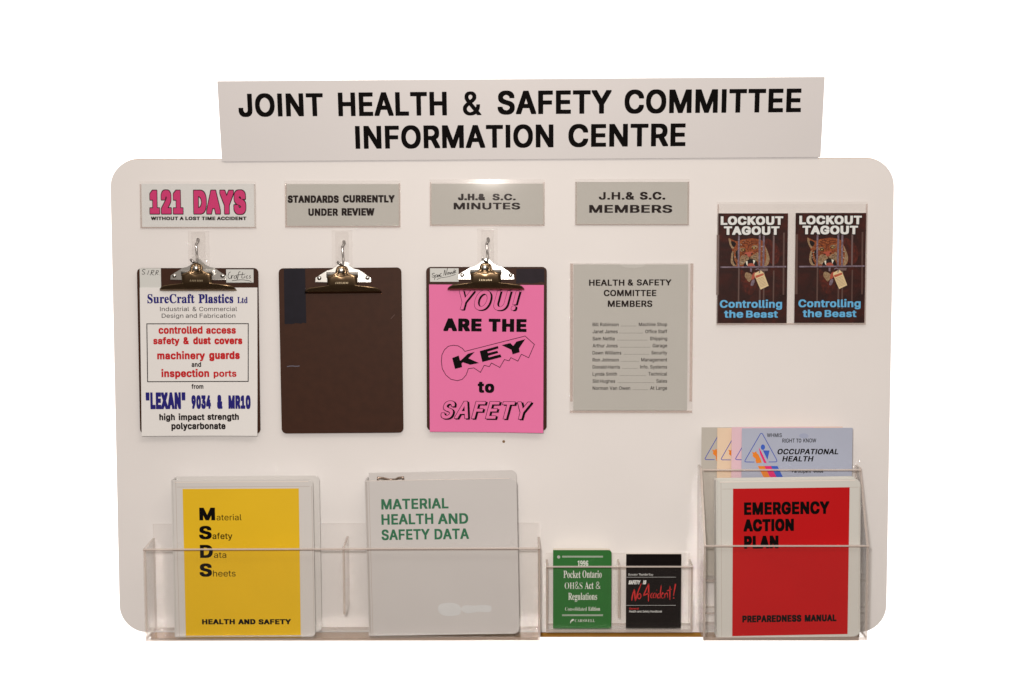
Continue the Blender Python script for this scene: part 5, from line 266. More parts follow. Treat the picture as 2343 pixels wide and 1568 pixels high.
'P': '7 -40,6 -3,9 -1,141 0,14 3,5 5,2 9,1 169,109 0,26 3,26 5,25 10,24 12,20 16,22 25,9 15,8 18,6 18,6 28,3 46,-1 58,-8 35,-14 36,-16 25,-12 12,-17 14,-27 16,-27 10,-22 5,-31 4,-272 1,-12 -3,-6 -5,-4 -10,0 -27,0 -509,1 -30,2 -6|185 286,0 121,33 -1,14 -2,13 -6,19 -15,10 -12,4 -10,4 -15,-8 -19,-14 -19,-10 -8,-11 -6,-23 -6',
'R': '7 -40,6 -3,9 -1,141 0,12 2,6 5,3 10,1 181,9 -1,100 -186,7 -8,14 -3,151 0,12 2,6 5,4 10,0 54,-2 8,-84 151,14 10,18 19,10 14,12 24,6 18,5 27,2 64,-3 47,-5 26,-6 18,-11 23,-10 13,-19 21,-13 10,-22 12,-26 10,-27 7,-32 4,-273 1,-12 -3,-6 -5,-4 -10,0 -27,0 -509,1 -30,2 -6|185 300,0 107,28 0,21 -3,13 -6,16 -11,13 -17,6 -16,-4 -17,-8 -11,-17 -14,-17 -8,-22 -4',
'S': '38 -10,22 -14,27 -13,28 -9,26 -4,33 -4,100 0,20 2,27 4,22 6,23 8,20 10,17 10,15 12,14 14,13 19,11 20,8 27,4 25,0 27,0 45,-4 26,-8 26,-11 18,-13 15,-17 16,-29 18,-25 12,-25 9,-78 21,-41 14,-16 10,-19 16,8 12,10 8,13 8,12 5,24 -12,15 -13,6 -9,5 -10,5 -23,4 -4,6 -3,9 -1,140 0,9 1,6 3,4 5,2 8,0 58,-2 21,-6 20,-10 22,-12 19,-19 20,-22 17,-36 18,-30 8,-24 4,-23 2,-98 0,-19 -1,-43 -9,-23 -8,-17 -8,-20 -12,-12 -9,-18 -18,-10 -14,-12 -23,-8 -23,-4 -28,0 -42,0 -27,4 -27,9 -25,13 -21,26 -25,21 -14,16 -9,44 -17,86 -24,29 -10,22 -12,10 -8,7 -8,-9 -13,-14 -12,-16 -9,-16 -6,-25 10,-12 10,-8 7,-11 20,-6 27,-8 7,-12 3,-142 0,-14 -4,-5 -5,-2 -6,-1 -30,1 -35,6 -31,9 -23,11 -21,15 -19',
'T': '140 -40,6 -3,9 -1,140 0,12 2,7 6,2 9,1 27,0 407,138 1,9 1,6 3,4 5,2 8,1 84,-1 30,-2 6,-5 5,-14 4,-461 0,-12 -3,-7 -6,-3 -9,0 -111,2 -8,5 -5,6 -3,9 -1,139 -1,0 -407,1 -30,2 -6',
'U': '76 -10,18 -12,23 -11,26 -9,26 -6,40 -4,114 0,26 4,24 6,23 7,20 9,33 22,17 17,12 14,16 25,10 23,8 29,4 32,1 373,-1 30,-2 6,-4 4,-6 3,-9 2,-140 0,-12 -3,-7 -6,-2 -9,-1 -27,0 -318,-1 -11,-9 -25,-6 -11,-10 -13,-22 -19,-13 -6,-12 -5,-11 3,-16 8,-22 19,-15 21,-6 13,-4 16,-2 10,0 318,0 27,-3 9,-7 6,-12 3,-140 0,-12 -3,-6 -5,-4 -10,0 -27,0 -346,2 -48,8 -32,13 -32,22 -31,19 -20',
'V': '151 -40,6 -3,9 -1,150 0,12 2,8 7,186 512,0 59,-2 9,-5 5,-14 4,-144 0,-12 -3,-7 -5,-97 -280,-99 277,-5 6,-6 3,-9 2,-144 0,-12 -3,-7 -6,-3 -9,2 -59,186 -507,2 -5',
'W': '102 -40,6 -3,9 -1,151 0,9 1,6 3,4 4,3 7,53 195,53 -197,6 -9,6 -3,9 -1,151 0,9 1,6 3,4 4,3 7,139 507,1 58,-4 10,-6 5,-12 3,-143 0,-9 -2,-6 -3,-6 -9,-52 -204,-53 204,-6 9,-6 3,-9 2,-150 0,-12 -3,-6 -5,-3 -6,-53 -204,-53 204,-6 9,-6 3,-9 2,-142 0,-9 -2,-6 -3,-5 -5,-2 -8,1 -58,138 -505,3 -9',
'Y': '150 -40,6 -3,9 -1,141 0,12 2,7 6,3 9,0 27,0 177,184 297,2 8,0 54,-2 9,-5 5,-14 4,-150 0,-14 -4,-6 -6,-87 -142,-87 142,-6 6,-14 4,-151 0,-12 -3,-7 -6,-3 -9,0 -27,0 -27,2 -8,185 -297,1 -204,2 -8',
},
70: {
'"': '16 271,7 -3,12 -2,251 0,12 2,7 3,5 7,3 17,7 207,0 37,-4 13,-9 6,-14 3,-266 0,-12 -2,-7 -3,-6 -7,-2 -10,0 -66,8 -180,2 -15',
'&': '22 -18,25 -17,29 -13,33 -8,34 -3,106 0,34 4,24 6,14 -3,160 0,16 4,7 6,4 12,0 61,-2 8,-2 5,-43 51,9 30,6 39,2 60,0 30,-2 8,-6 9,-14 5,-104 0,12 14,10 15,12 24,4 17,4 21,-1 80,-7 32,-13 25,-9 12,-13 14,-24 17,-30 11,-37 6,-113 1,-25 -3,-33 -8,-23 -12,-13 -9,-15 -14,-16 -22,-11 -28,-5 -27,0 -82,2 -20,4 -17,6 -17,10 -19,-32 -34,-11 -14,-9 -16,-6 -16,-4 -21,-2 -45,1 -53,3 -19,6 -23,10 -21,11 -16',
'0': '68 -23,19 -13,22 -10,27 -8,21 -4,18 -1,104 0,28 3,38 10,19 9,13 8,19 15,16 17,11 14,13 21,12 25,12 37,6 28,6 35,2 43,1 65,-1 51,-5 43,-5 27,-8 30,-9 25,-15 30,-15 23,-19 20,-20 16,-16 10,-14 7,-22 7,-14 4,-27 4,-109 0,-34 -4,-37 -11,-18 -9,-19 -13,-10 -9,-22 -23,-20 -30,-12 -28,-11 -33,-7 -28,-4 -35,-3 -31,-1 -43,0 -65,4 -43,4 -35,7 -28,8 -26,9 -22,12 -22,14 -21,8 -10|226 120,-18 22,-13 28,-11 42,-4 25,0 22,4 40,6 23,6 18,13 28,11 15,7 6,9 -9,8 -11,14 -31,8 -26,4 -21,4 -42,-6 -43,-11 -39,-13 -27,-12 -15',
'1': '14 -47,7 -3,12 -2,401 0,16 4,8 6,2 12,1 85,-1 30,-4 13,-8 6,-14 3,-88 0,0 432,-4 12,-7 7,-16 3,-164 0,-13 -2,-6 -3,-110 -80,-7 -7,-3 -12,0 -99,0 -30,4 -13,9 -7,14 -2,86 0,13 2,0 -201,-109 0,-14 -3,-9 -6,-4 -13,0 -115,2 -10',
'3': '34 -16,23 -14,21 -10,22 -8,25 -6,40 -5,114 1,29 3,25 5,39 15,20 13,16 12,12 12,14 17,8 15,10 22,9 35,2 45,-1 48,-4 29,-10 33,-10 17,-12 17,-16 17,-13 11,-21 12,-16 8,78 89,2 5,2 8,0 31,0 78,-2 10,-6 7,-7 3,-12 2,-388 0,-14 -3,-9 -6,-4 -13,0 -30,0 -87,4 -13,9 -7,14 -2,114 0,-49 -57,-3 -5,-1 -8,-1 -82,1 -30,2 -12,5 -5,11 -4,71 -1,29 -6,13 -6,17 -13,9 -10,9 -16,-4 -9,-12 -13,-10 -7,-11 -6,-12 8,-13 12,-10 18,-6 26,-5 5,-7 3,-12 2,-151 0,-12 -2,-7 -3,-4 -5,-3 -8,-1 -34,1 -38,7 -34,6 -20,12 -20,10 -14',
'4': '-22 58,7 -3,12 -2,215 0,0 -83,4 -12,7 -6,16 -4,147 0,14 2,8 7,4 13,1 83,51 1,11 4,6 9,1 8,1 30,-1 88,-4 13,-3 4,-7 3,-12 2,-43 0,-1 133,-4 13,-6 5,-11 4,-71 0,59 100,1 8,0 61,-2 10,-5 7,-7 3,-12 2,-150 0,-14 -3,-9 -6,-209 -354,-2 -9,0 -31,0 -83,2 -10',
'9': '68 -47,7 -3,12 -2,156 0,12 2,7 3,6 7,22 32,106 155,22 38,16 30,7 16,8 24,5 23,4 24,0 86,-5 40,-7 22,-6 16,-11 20,-15 20,-26 25,-34 19,-36 12,-40 6,-104 0,-27 -3,-22 -5,-19 -6,-19 -10,-31 -20,-16 -16,-11 -13,-19 -33,-6 -18,-7 -28,-3 -24,0 -30,2 -69,4 -21,8 -28,9 -18,9 -15,10 -12,21 -20,20 -13,13 -7,23 -8,23 -5,-74 -106,-2 -9,0 -61,2 -10|226 311,-10 9,-10 13,-7 19,5 11,8 14,11 13,4 2,7 -7,9 -11,11 -24,-13 -24,-11 -13',
'A': '-46 -47,7 -3,12 -2,155 0,16 4,9 9,45 129,83 0,46 -129,6 -8,5 -3,14 -2,154 0,16 4,8 6,2 12,0 61,-1 8,-187 509,-6 8,-7 3,-12 2,-161 0,-16 -3,-8 -8,-186 -511,-2 -8,0 -61,2 -10',
'E': '-2 -47,7 -3,12 -2,401 0,14 2,8 7,4 13,0 117,-2 10,-5 7,-7 3,-12 2,-223 0,0 68,203 0,16 3,8 7,2 12,0 117,-2 10,-5 7,-7 3,-12 2,-203 0,0 62,220 0,12 2,7 3,4 5,3 8,1 34,0 87,-2 10,-6 7,-7 3,-12 2,-398 0,-14 -3,-9 -6,-4 -13,0 -30,0 -509,1 -34,2 -8',
'F': '-2 -47,7 -3,12 -2,151 0,14 2,8 7,4 13,1 199,194 0,14 3,9 6,4 13,0 30,0 87,-4 13,-9 7,-14 2,-194 0,0 70,217 0,12 2,7 3,5 5,2 8,1 34,-1 87,-2 10,-5 7,-7 3,-12 2,-395 0,-14 -3,-9 -6,-4 -13,0 -30,0 -509,1 -34,2 -8',
'I': '0 -47,7 -3,12 -2,150 0,16 4,7 5,2 5,2 8,0 30,0 539,-4 13,-4 4,-7 3,-12 2,-150 0,-16 -3,-7 -6,-2 -5,-2 -8,0 -30,0 -509,1 -34,2 -8',
'L': '-2 -47,7 -3,12 -2,387 0,16 4,6 5,3 5,1 8,1 30,-1 87,-2 10,-5 7,-7 3,-12 2,-209 0,-1 430,-4 13,-3 4,-7 3,-12 2,-151 0,-16 -3,-7 -6,-2 -5,-2 -8,0 -30,0 -509,1 -34,2 -8',
'M': '-2 -47,7 -3,12 -2,148 0,14 2,9 7,3 9,1 60,27 -67,5 -6,11 -4,150 -1,14 2,5 3,6 8,24 61,1 -56,3 -9,9 -7,14 -2,150 0,12 2,7 3,4 5,3 8,1 34,0 509,0 30,-4 13,-9 6,-14 3,-178 0,-12 -2,-7 -3,-6 -8,-94 -244,-94 244,-6 8,-7 3,-12 2,-178 0,-12 -2,-7 -3,-5 -5,-2 -8,-1 -34,0 -509,1 -34,2 -8',
'N': '-2 -47,7 -3,12 -2,151 0,14 2,8 7,4 13,1 184,123 -193,10 -9,16 -4,162 0,14 2,8 7,4 13,1 30,0 509,-1 34,-2 8,-5 5,-7 3,-12 2,-150 0,-14 -3,-8 -6,-4 -13,-1 -187,-125 198,-9 8,-16 3,-162 0,-14 -3,-9 -6,-4 -13,0 -30,0 -509,1 -34,2 -8',
'R': '-2 -47,7 -3,12 -2,151 0,12 2,7 3,5 7,2 10,1 158,89 -167,10 -9,16 -4,161 0,14 2,9 7,4 13,0 61,-2 9,-79 143,23 22,8 10,14 26,9 23,5 26,2 21,0 81,-2 25,-8 34,-15 31,-13 19,-17 16,-13 10,-20 12,-27 11,-30 6,-33 4,-283 1,-14 -3,-9 -6,-4 -13,0 -30,0 -509,1 -34,2 -8|195 307,0 93,21 -2,24 -7,15 -11,12 -16,5 -11,-4 -11,-13 -16,-18 -12,-21 -6',
'S': '29 -16,20 -14,20 -10,28 -10,23 -6,49 -5,119 1,31 3,20 4,25 7,17 8,17 8,19 13,21 19,8 11,14 20,8 18,6 22,3 21,1 84,-4 25,-6 23,-6 14,-11 15,-9 11,-21 19,-23 15,-24 12,-43 14,118 0,14 5,6 9,1 8,0 64,-2 20,-6 23,-10 23,-13 19,-20 21,-20 16,-13 8,-26 11,-31 9,-24 4,-24 2,-108 0,-24 -2,-42 -8,-38 -16,-16 -9,-17 -13,-14 -14,-12 -14,-17 -31,-7 -22,-4 -28,0 -77,4 -26,6 -21,9 -17,9 -14,17 -17,12 -9,22 -14,19 -10,48 -17,-133 0,-16 -3,-9 -9,-2 -10,0 -63,3 -20,5 -19,8 -22,12 -22,14 -19|200 120,-12 11,-6 10,-6 15,-4 21,31 -9,33 -11,17 -10,12 -10,-5 -6,-12 -11,-23 -12,-10 4|204 371,-7 6,1 2,11 11,16 8,19 -10,12 -12,9 -16,3 -17,-41 14,-11 5',
'T': '131 -47,7 -3,12 -2,150 0,16 4,8 6,2 12,1 30,0 400,133 0,14 2,8 7,4 13,0 117,-2 12,-8 7,-16 3,-471 0,-16 -3,-8 -7,-3 -12,0 -117,2 -10,6 -7,7 -3,12 -2,134 0,1 -430,2 -10',
'X': '-44 -47,7 -3,12 -2,159 0,16 4,8 6,79 112,77 -110,6 -7,5 -3,14 -2,160 0,14 2,9 7,4 13,0 61,-2 9,-153 222,143 207,2 9,0 61,-2 10,-6 7,-7 3,-12 2,-158 0,-14 -3,-5 -2,-5 -5,-69 -99,-68 99,-9 7,-14 3,-161 0,-14 -3,-8 -6,-4 -13,0 -61,2 -9,142 -208,-154 -221,-2 -9,0 -61,2 -10',
'Y': '141 -47,7 -3,12 -2,151 0,16 4,7 6,4 12,0 202,184 297,2 9,0 61,-2 10,-5 7,-7 3,-12 2,-160 0,-16 -3,-8 -8,-78 -127,-78 127,-8 8,-16 3,-161 0,-16 -3,-7 -7,-4 -12,0 -30,0 -31,2 -9,185 -297,1 -202,2 -10',
},
90: {
'1': '-5 -59,9 -5,19 -3,421 0,22 4,6 4,4 5,4 16,1 38,-1 93,-4 16,-4 5,-6 4,-16 4,-84 0,0 425,-4 14,-3 5,-5 4,-12 4,-13 2,-184 0,-20 -3,-7 -3,-110 -81,-8 -8,-4 -16,0 -38,0 -107,3 -14,4 -5,5 -5,15 -4,99 -1,0 -169,-105 0,-16 -4,-10 -8,-3 -8,-2 -9,0 -131,3 -14',
'2': '-17 -59,9 -5,19 -3,431 0,19 3,7 4,6 5,3 8,1 9,1 38,-1 95,-1 9,-3 8,-10 8,-16 4,-96 0,50 56,36 47,10 19,10 21,6 18,5 25,1 16,0 92,-2 19,-4 23,-8 22,-18 31,-20 21,-17 14,-16 10,-22 10,-16 6,-33 6,-27 3,-138 -1,-25 -4,-23 -5,-18 -7,-19 -9,-18 -11,-17 -14,-23 -27,-10 -16,-7 -16,-8 -25,-3 -21,-2 -17,0 -86,2 -9,3 -8,6 -5,7 -4,19 -3,146 0,-178 -190,-4 -6,-3 -14,0 -123,3 -14',
'A': '-65 -59,9 -5,19 -3,175 0,22 4,6 4,6 8,44 126,48 0,44 -126,6 -8,9 -5,19 -3,174 0,19 3,7 4,6 5,3 8,1 9,0 76,-1 10,-188 512,-8 10,-13 4,-13 2,-181 0,-19 -3,-7 -3,-6 -6,-188 -516,-2 -10,0 -76,4 -14',
'C': '50 -22,27 -18,27 -13,26 -9,31 -8,43 -4,135 0,49 8,17 4,31 12,21 10,22 15,15 13,22 23,14 20,15 28,9 25,6 24,2 13,0 77,-2 14,-6 7,-9 5,-19 3,-171 0,-19 -3,-9 -5,-5 -5,-10 -30,-12 -21,-13 -15,-20 -14,-21 16,-12 13,-14 18,-10 18,-6 16,-9 37,2 16,6 23,7 19,10 17,10 15,14 15,23 17,20 -14,13 -14,14 -25,8 -27,5 -5,9 -5,19 -3,171 0,19 3,9 5,6 7,2 10,1 43,-1 42,-8 34,-12 30,-18 32,-15 19,-30 28,-23 16,-21 10,-36 12,-33 8,-36 3,-126 0,-21 -1,-30 -5,-23 -5,-39 -16,-19 -10,-24 -18,-20 -18,-14 -17,-20 -27,-17 -34,-11 -32,-8 -27,-4 -30,-4 -38,0 -64,2 -56,3 -30,7 -37,10 -31,9 -19,15 -28,18 -26,23 -24',
'D': '-21 -59,9 -5,19 -3,277 0,46 4,47 10,25 9,22 10,14 8,23 18,28 27,18 25,18 34,11 32,8 27,4 30,4 37,-1 112,-3 27,-6 35,-6 22,-11 32,-12 24,-15 24,-15 18,-18 18,-34 24,-39 18,-38 10,-40 6,-24 2,-283 0,-19 -3,-11 -7,-4 -5,-2 -10,-1 -42,0 -509,1 -42,2 -10|215 132,0 246,13 -4,22 -12,15 -14,13 -13,10 -16,8 -19,6 -16,5 -26,-1 -12,-6 -24,-10 -26,-9 -16,-11 -13,-20 -18,-13 -9',
'G': '49 -21,22 -15,24 -14,29 -10,37 -10,45 -4,135 0,50 8,19 4,30 12,25 13,20 14,14 13,21 22,18 28,14 28,8 30,6 29,2 24,0 105,0 38,-2 9,-3 7,1 78,-6 27,-6 20,-18 36,-24 33,-30 28,-24 16,-25 13,-31 11,-34 8,-37 3,-127 0,-21 -1,-25 -4,-27 -6,-25 -10,-18 -8,-15 -8,-24 -18,-19 -18,-16 -17,-17 -25,-17 -31,-12 -36,-8 -30,-4 -28,-4 -38,0 -64,2 -56,4 -34,5 -27,11 -36,9 -21,15 -29,16 -22,10 -12|217 322,8 14,9 12,16 14,16 12,9 -6,16 -15,7 -9,13 -21,-81 0',
'K': '-21 -59,9 -5,19 -3,171 0,22 4,10 8,4 13,1 88,73 -102,12 -8,19 -3,183 0,19 3,11 7,4 5,2 14,0 76,-2 14,-164 229,162 174,4 16,0 76,-4 14,-5 7,-9 5,-19 3,-190 0,-13 -2,-9 -2,-6 -4,-68 -72,-1 58,-6 12,-11 7,-19 3,-171 0,-19 -3,-11 -7,-4 -5,-2 -10,-1 -42,0 -509,1 -42,2 -10',
'L': '-21 -59,9 -5,19 -3,407 0,22 4,6 4,6 7,2 14,0 133,-2 14,-6 7,-9 5,-19 3,-199 0,-1 423,-4 16,-4 5,-9 5,-19 3,-171 0,-22 -4,-6 -4,-6 -7,-3 -14,0 -38,0 -509,1 -42,2 -10',
'O': '50 -21,27 -19,27 -13,26 -9,31 -8,43 -4,134 0,46 6,26 8,28 10,24 14,22 15,17 15,19 21,17 24,17 32,13 34,8 32,5 28,2 38,1 64,-1 57,-4 33,-6 30,-11 34,-9 21,-15 27,-17 24,-12 15,-24 22,-22 16,-24 12,-28 12,-37 8,-43 5,-126 0,-21 -1,-30 -5,-23 -5,-39 -16,-19 -10,-22 -16,-24 -22,-12 -15,-17 -24,-20 -37,-11 -32,-8 -27,-4 -30,-4 -38,0 -64,2 -56,3 -30,7 -37,10 -31,9 -19,16 -29,17 -24,15 -17|255 142,-21 20,-10 13,-12 19,-12 31,-5 32,9 37,6 16,10 18,14 18,12 13,21 15,22 -16,15 -16,10 -14,16 -33,4 -17,4 -25,-4 -26,-7 -19,-9 -20,-12 -18,-17 -19,-20 -15,-3 -1',
'S': '10 -28,21 -15,26 -13,23 -8,40 -8,39 -4,139 0,47 6,24 6,22 8,26 14,20 13,19 17,10 13,10 16,8 17,7 18,5 22,2 18,0 38,0 56,-2 19,-9 33,-7 14,-6 11,-14 17,-13 12,-28 19,35 0,13 1,12 4,7 8,4 16,0 80,-6 36,-6 19,-7 15,-9 15,-12 13,-27 24,-19 12,-28 14,-16 4,-32 8,-37 3,-143 -1,-30 -4,-22 -5,-38 -14,-21 -11,-18 -14,-15 -14,-14 -16,-16 -31,-6 -21,-4 -19,-2 -15,0 -53,0 -38,3 -22,9 -30,14 -26,8 -10,15 -15,29 -20,-61 0,-13 -3,-11 -7,-3 -5,-4 -14,0 -78,5 -31,11 -35,10 -18,12 -18|217 134,-13 14,16 -6,12 -7,-7 -5',
'T': '112 -59,9 -5,19 -3,170 0,22 4,6 4,4 5,4 16,1 38,0 385,123 0,19 3,11 7,4 5,2 14,0 133,-2 14,-4 5,-5 4,-12 4,-13 2,-491 0,-22 -4,-6 -4,-5 -5,-4 -16,0 -133,2 -9,5 -10,11 -7,19 -3,124 0,1 -423,2 -14',
'U': '48 -28,20 -14,24 -12,25 -9,30 -7,47 -5,130 0,30 3,27 4,26 7,20 7,22 12,18 12,18 14,14 15,19 27,14 26,10 34,4 39,0 422,-2 14,-6 7,-9 5,-19 3,-170 0,-22 -4,-6 -4,-4 -5,-4 -16,-1 -38,0 -307,-5 -19,-10 -21,-17 -20,-12 -9,-12 9,-17 20,-11 20,-5 20,0 307,0 38,-4 16,-5 5,-6 4,-22 4,-170 0,-19 -3,-11 -7,-4 -5,-2 -10,-1 -42,0 -346,2 -55,8 -41,15 -34,23 -33,18 -19',
'Y': '122 -59,9 -5,19 -3,171 0,22 4,6 4,5 5,4 16,0 199,184 296,2 14,0 76,-2 14,-4 5,-5 4,-12 4,-13 2,-180 0,-19 -3,-7 -3,-6 -7,-60 -97,-60 97,-6 7,-7 3,-19 3,-181 0,-22 -4,-6 -4,-5 -5,-4 -16,0 -38,0 -38,4 -14,183 -296,1 -199,2 -14',
},
},
'serif': {
-10: {
'&': '93 35,23 -15,25 -11,27 -7,30 -2,35 5,29 9,32 14,27 22,16 0,36 -43,45 0,-60 73,0 13,15 23,17 40,6 31,2 30,-39 0,-1 -23,-4 -22,-11 -34,-6 -11,-17 -1,-110 134,0 12,48 36,32 32,8 13,8 17,6 14,2 14,0 13,-4 19,-6 13,-10 17,-8 11,-15 13,-13 8,-19 8,-25 5,-23 1,-25 -4,-24 -10,-18 -12,-16 -17,-10 -14,-10 -25,-3 -19,0 -14,3 -16,4 -15,14 -28,16 -23,22 -27,1 -6,-1 -7,-1 -1,-49 -40,-24 -24,-16 -27,-8 -25,-2 -11,0 -20,4 -20,5 -13,7 -15,10 -15|119 60,-19 19,-10 22,-2 18,-1 18,1 14,4 13,5 11,10 14,25 25,31 23,17 0,122 -144,0 -12,-16 -13,-28 -16,-21 -8,-23 -4,-36 -1,-19 3,-22 7|174 304,-26 32,-16 28,-4 15,-1 14,1 22,4 14,5 11,12 13,8 5,13 6,18 4,27 0,20 -4,14 -8,12 -12,7 -13,3 -11,1 -20,-2 -13,-4 -14,-4 -8,-8 -12,-23 -20,-39 -29',
'A': '1 7,117 0,0 4,-20 1,-19 6,-9 8,-4 10,-1 18,2 17,26 66,2 2,167 -1,28 -70,3 -19,-1 -15,-4 -8,-8 -7,-17 -6,-24 -2,0 -4,194 0,0 4,-13 3,-10 6,-8 8,-14 21,-173 409,-163 -404,-12 -22,-10 -11,-11 -7,-18 -3|104 154,-1 7,1 8,63 155,2 2,16 0,2 -2,64 -155,1 -14,-2 -1',
'C': '125 40,23 -15,20 -10,37 -13,21 -4,28 -2,40 4,22 4,22 8,19 8,17 11,29 23,18 19,11 14,-2 3,-22 -22,-25 -20,-29 -16,-21 -8,-32 -6,-34 -1,-23 2,-23 6,-21 11,-16 12,-16 19,-12 24,-10 27,-6 30,-5 42,-1 29,2 55,3 35,7 37,8 25,11 25,12 17,18 17,21 12,18 6,21 2,39 -2,18 -4,15 -6,14 -6,18 -14,29 -28,22 -32,17 -37,0 131,-4 -9,-8 -9,-7 -4,-8 -2,-30 1,-51 19,-27 6,-20 3,-32 0,-33 -5,-37 -12,-30 -16,-22 -16,-13 -12,-25 -29,-14 -21,-10 -19,-6 -16,-8 -27,-4 -22,-2 -23,2 -45,4 -22,9 -31,17 -37,10 -14,15 -20,18 -18',
'E': '24 7,369 1,23 118,-18 -34,-12 -17,-11 -12,-15 -12,-16 -10,-35 -13,-24 -4,-32 -3,-41 0,-17 2,-9 3,-7 7,-4 10,-2 17,0 162,1 6,29 1,21 -2,22 -5,15 -8,14 -14,9 -15,6 -17,4 -20,0 170,-8 -25,-8 -18,-7 -9,-17 -15,-18 -7,-16 -4,-45 -1,-1 1,-1 158,1 17,4 11,6 6,15 4,55 1,38 -3,32 -8,25 -14,17 -15,14 -21,9 -28,0 100,-363 0,0 -2,24 -3,16 -7,10 -11,6 -19,3 -26,0 -311,-3 -25,-7 -16,-8 -8,-9 -5,-16 -4,-18 -1',
'H': '25 7,207 0,0 3,-23 3,-17 7,-10 9,-6 14,-4 29,0 149,0 6,2 1,176 0,2 -1,0 -156,-4 -28,-5 -13,-11 -10,-15 -6,-25 -4,0 -3,205 0,0 3,-24 4,-16 8,-7 7,-4 7,-6 19,-1 17,0 315,3 22,2 10,5 8,7 7,9 5,15 5,16 2,1 2,-205 0,0 -2,28 -4,16 -6,7 -7,5 -10,4 -31,0 -143,-2 -1,-176 0,-2 1,0 6,0 137,4 27,4 12,11 10,18 5,23 4,0 2,-206 0,1 -2,24 -4,17 -8,6 -6,4 -9,6 -17,1 -16,0 -314,-3 -28,-7 -14,-8 -8,-8 -5,-13 -5,-21 -2',
'L': '25 7,368 1,20 125,-17 -36,-22 -30,-21 -19,-12 -7,-19 -9,-23 -6,-23 -4,-62 -1,-24 3,-10 8,-4 7,-4 31,0 318,2 20,6 18,11 11,14 5,14 3,21 1,0 2,-214 0,0 -2,2 0,22 -4,18 -8,6 -5,4 -9,6 -18,1 -15,0 -315,-3 -28,-7 -14,-8 -8,-8 -5,-13 -5,-21 -2',
'O': '130 40,22 -14,19 -10,18 -7,24 -7,22 -4,23 -2,42 4,37 10,25 10,17 10,18 12,17 16,18 18,15 19,12 19,10 20,13 38,4 23,2 22,0 22,-2 22,-4 20,-8 28,-9 23,-9 16,-16 24,-12 15,-14 13,-18 15,-19 12,-21 11,-35 13,-18 4,-26 3,-15 1,-28 -3,-21 -4,-24 -6,-26 -12,-17 -9,-18 -13,-17 -14,-17 -18,-14 -17,-14 -22,-9 -20,-10 -27,-4 -15,-5 -39,0 -33,3 -20,5 -23,7 -21,19 -39,24 -32,16 -16|198 25,-15 14,-8 10,-14 24,-13 38,-8 34,-4 44,-1 48,1 33,4 38,6 35,8 28,10 24,12 19,17 16,19 12,18 6,20 2,23 0,16 -2,20 -6,10 -6,14 -11,12 -12,13 -18,6 -11,14 -41,8 -50,3 -48,-1 -59,-4 -43,-6 -31,-8 -28,-10 -24,-8 -13,-4 -6,-16 -17,-19 -11,-18 -6,-20 -2,-30 1,-11 2,-15 4',
'R': '25 7,207 0,0 3,-23 3,-17 7,-10 9,-6 14,-4 29,0 140,0 6,2 1,35 0,3 -2,135 -210,123 0,0 3,-11 1,-10 4,-18 17,-125 186,0 12,22 8,19 8,14 8,16 12,15 18,12 25,3 21,-1 16,-2 15,-10 24,-11 14,-8 8,-17 13,-21 10,-25 8,-47 8,-40 2,-199 0,1 -2,11 -2,17 -4,13 -6,6 -6,4 -9,6 -17,1 -16,0 -314,-3 -28,-7 -14,-8 -8,-8 -5,-13 -5,-21 -2|173 228,-1 6,0 159,2 17,2 12,9 10,9 4,14 2,40 -1,12 -3,13 -4,11 -8,10 -10,7 -10,5 -12,4 -14,4 -24,0 -33,-4 -26,-8 -22,-8 -13,-9 -10,-12 -8,-16 -7,-17 -4,-19 -2',
'S': '53 1,3 8,6 6,11 4,24 -1,22 -5,31 -11,19 -4,26 -1,42 5,30 10,23 12,17 13,13 14,10 13,9 18,7 22,3 20,0 19,-6 32,-4 11,-10 18,-21 22,-28 22,-29 16,-85 40,-29 18,-14 12,-5 7,-5 13,-3 20,1 23,3 13,10 16,15 14,15 7,19 5,44 -1,20 -5,18 -9,16 -11,19 -19,8 -10,16 -24,9 -20,6 -18,0 121,-5 -11,-6 -5,-7 -2,-24 0,-47 12,-40 8,-15 1,-28 -4,-26 -9,-21 -12,-20 -18,-12 -16,-7 -13,-6 -16,-5 -30,0 -17,3 -21,5 -15,8 -15,14 -18,13 -13,21 -17,36 -21,83 -42,20 -14,12 -13,9 -15,4 -15,1 -22,-3 -20,-8 -19,-15 -18,-11 -7,-18 -8,-21 -3,-38 0,-24 5,-15 5,-19 12,-16 14,-11 14,-11 18,-11 23,-9 27,-6 23',
'W': '180 -4,124 313,4 7,16 0,2 -2,79 -228,31 -89,2 1,132 402,14 27,14 12,16 7,0 2,-101 0,1 -2,12 -2,13 -3,10 -5,5 -5,4 -11,0 -24,-6 -29,-68 -206,-2 -1,-16 0,-2 1,-68 201,-12 37,0 25,2 6,4 5,13 7,11 3,15 1,0 2,-190 0,0 -2,18 -3,12 -3,10 -6,7 -7,8 -18,16 -49,1 -7,-3 -12,-74 -191,-3 -4,-16 0,-2 2,-81 239,-2 28,4 16,5 7,6 3,13 3,11 2,2 2,-176 0,1 -2,15 -4,11 -6,8 -10,8 -15',
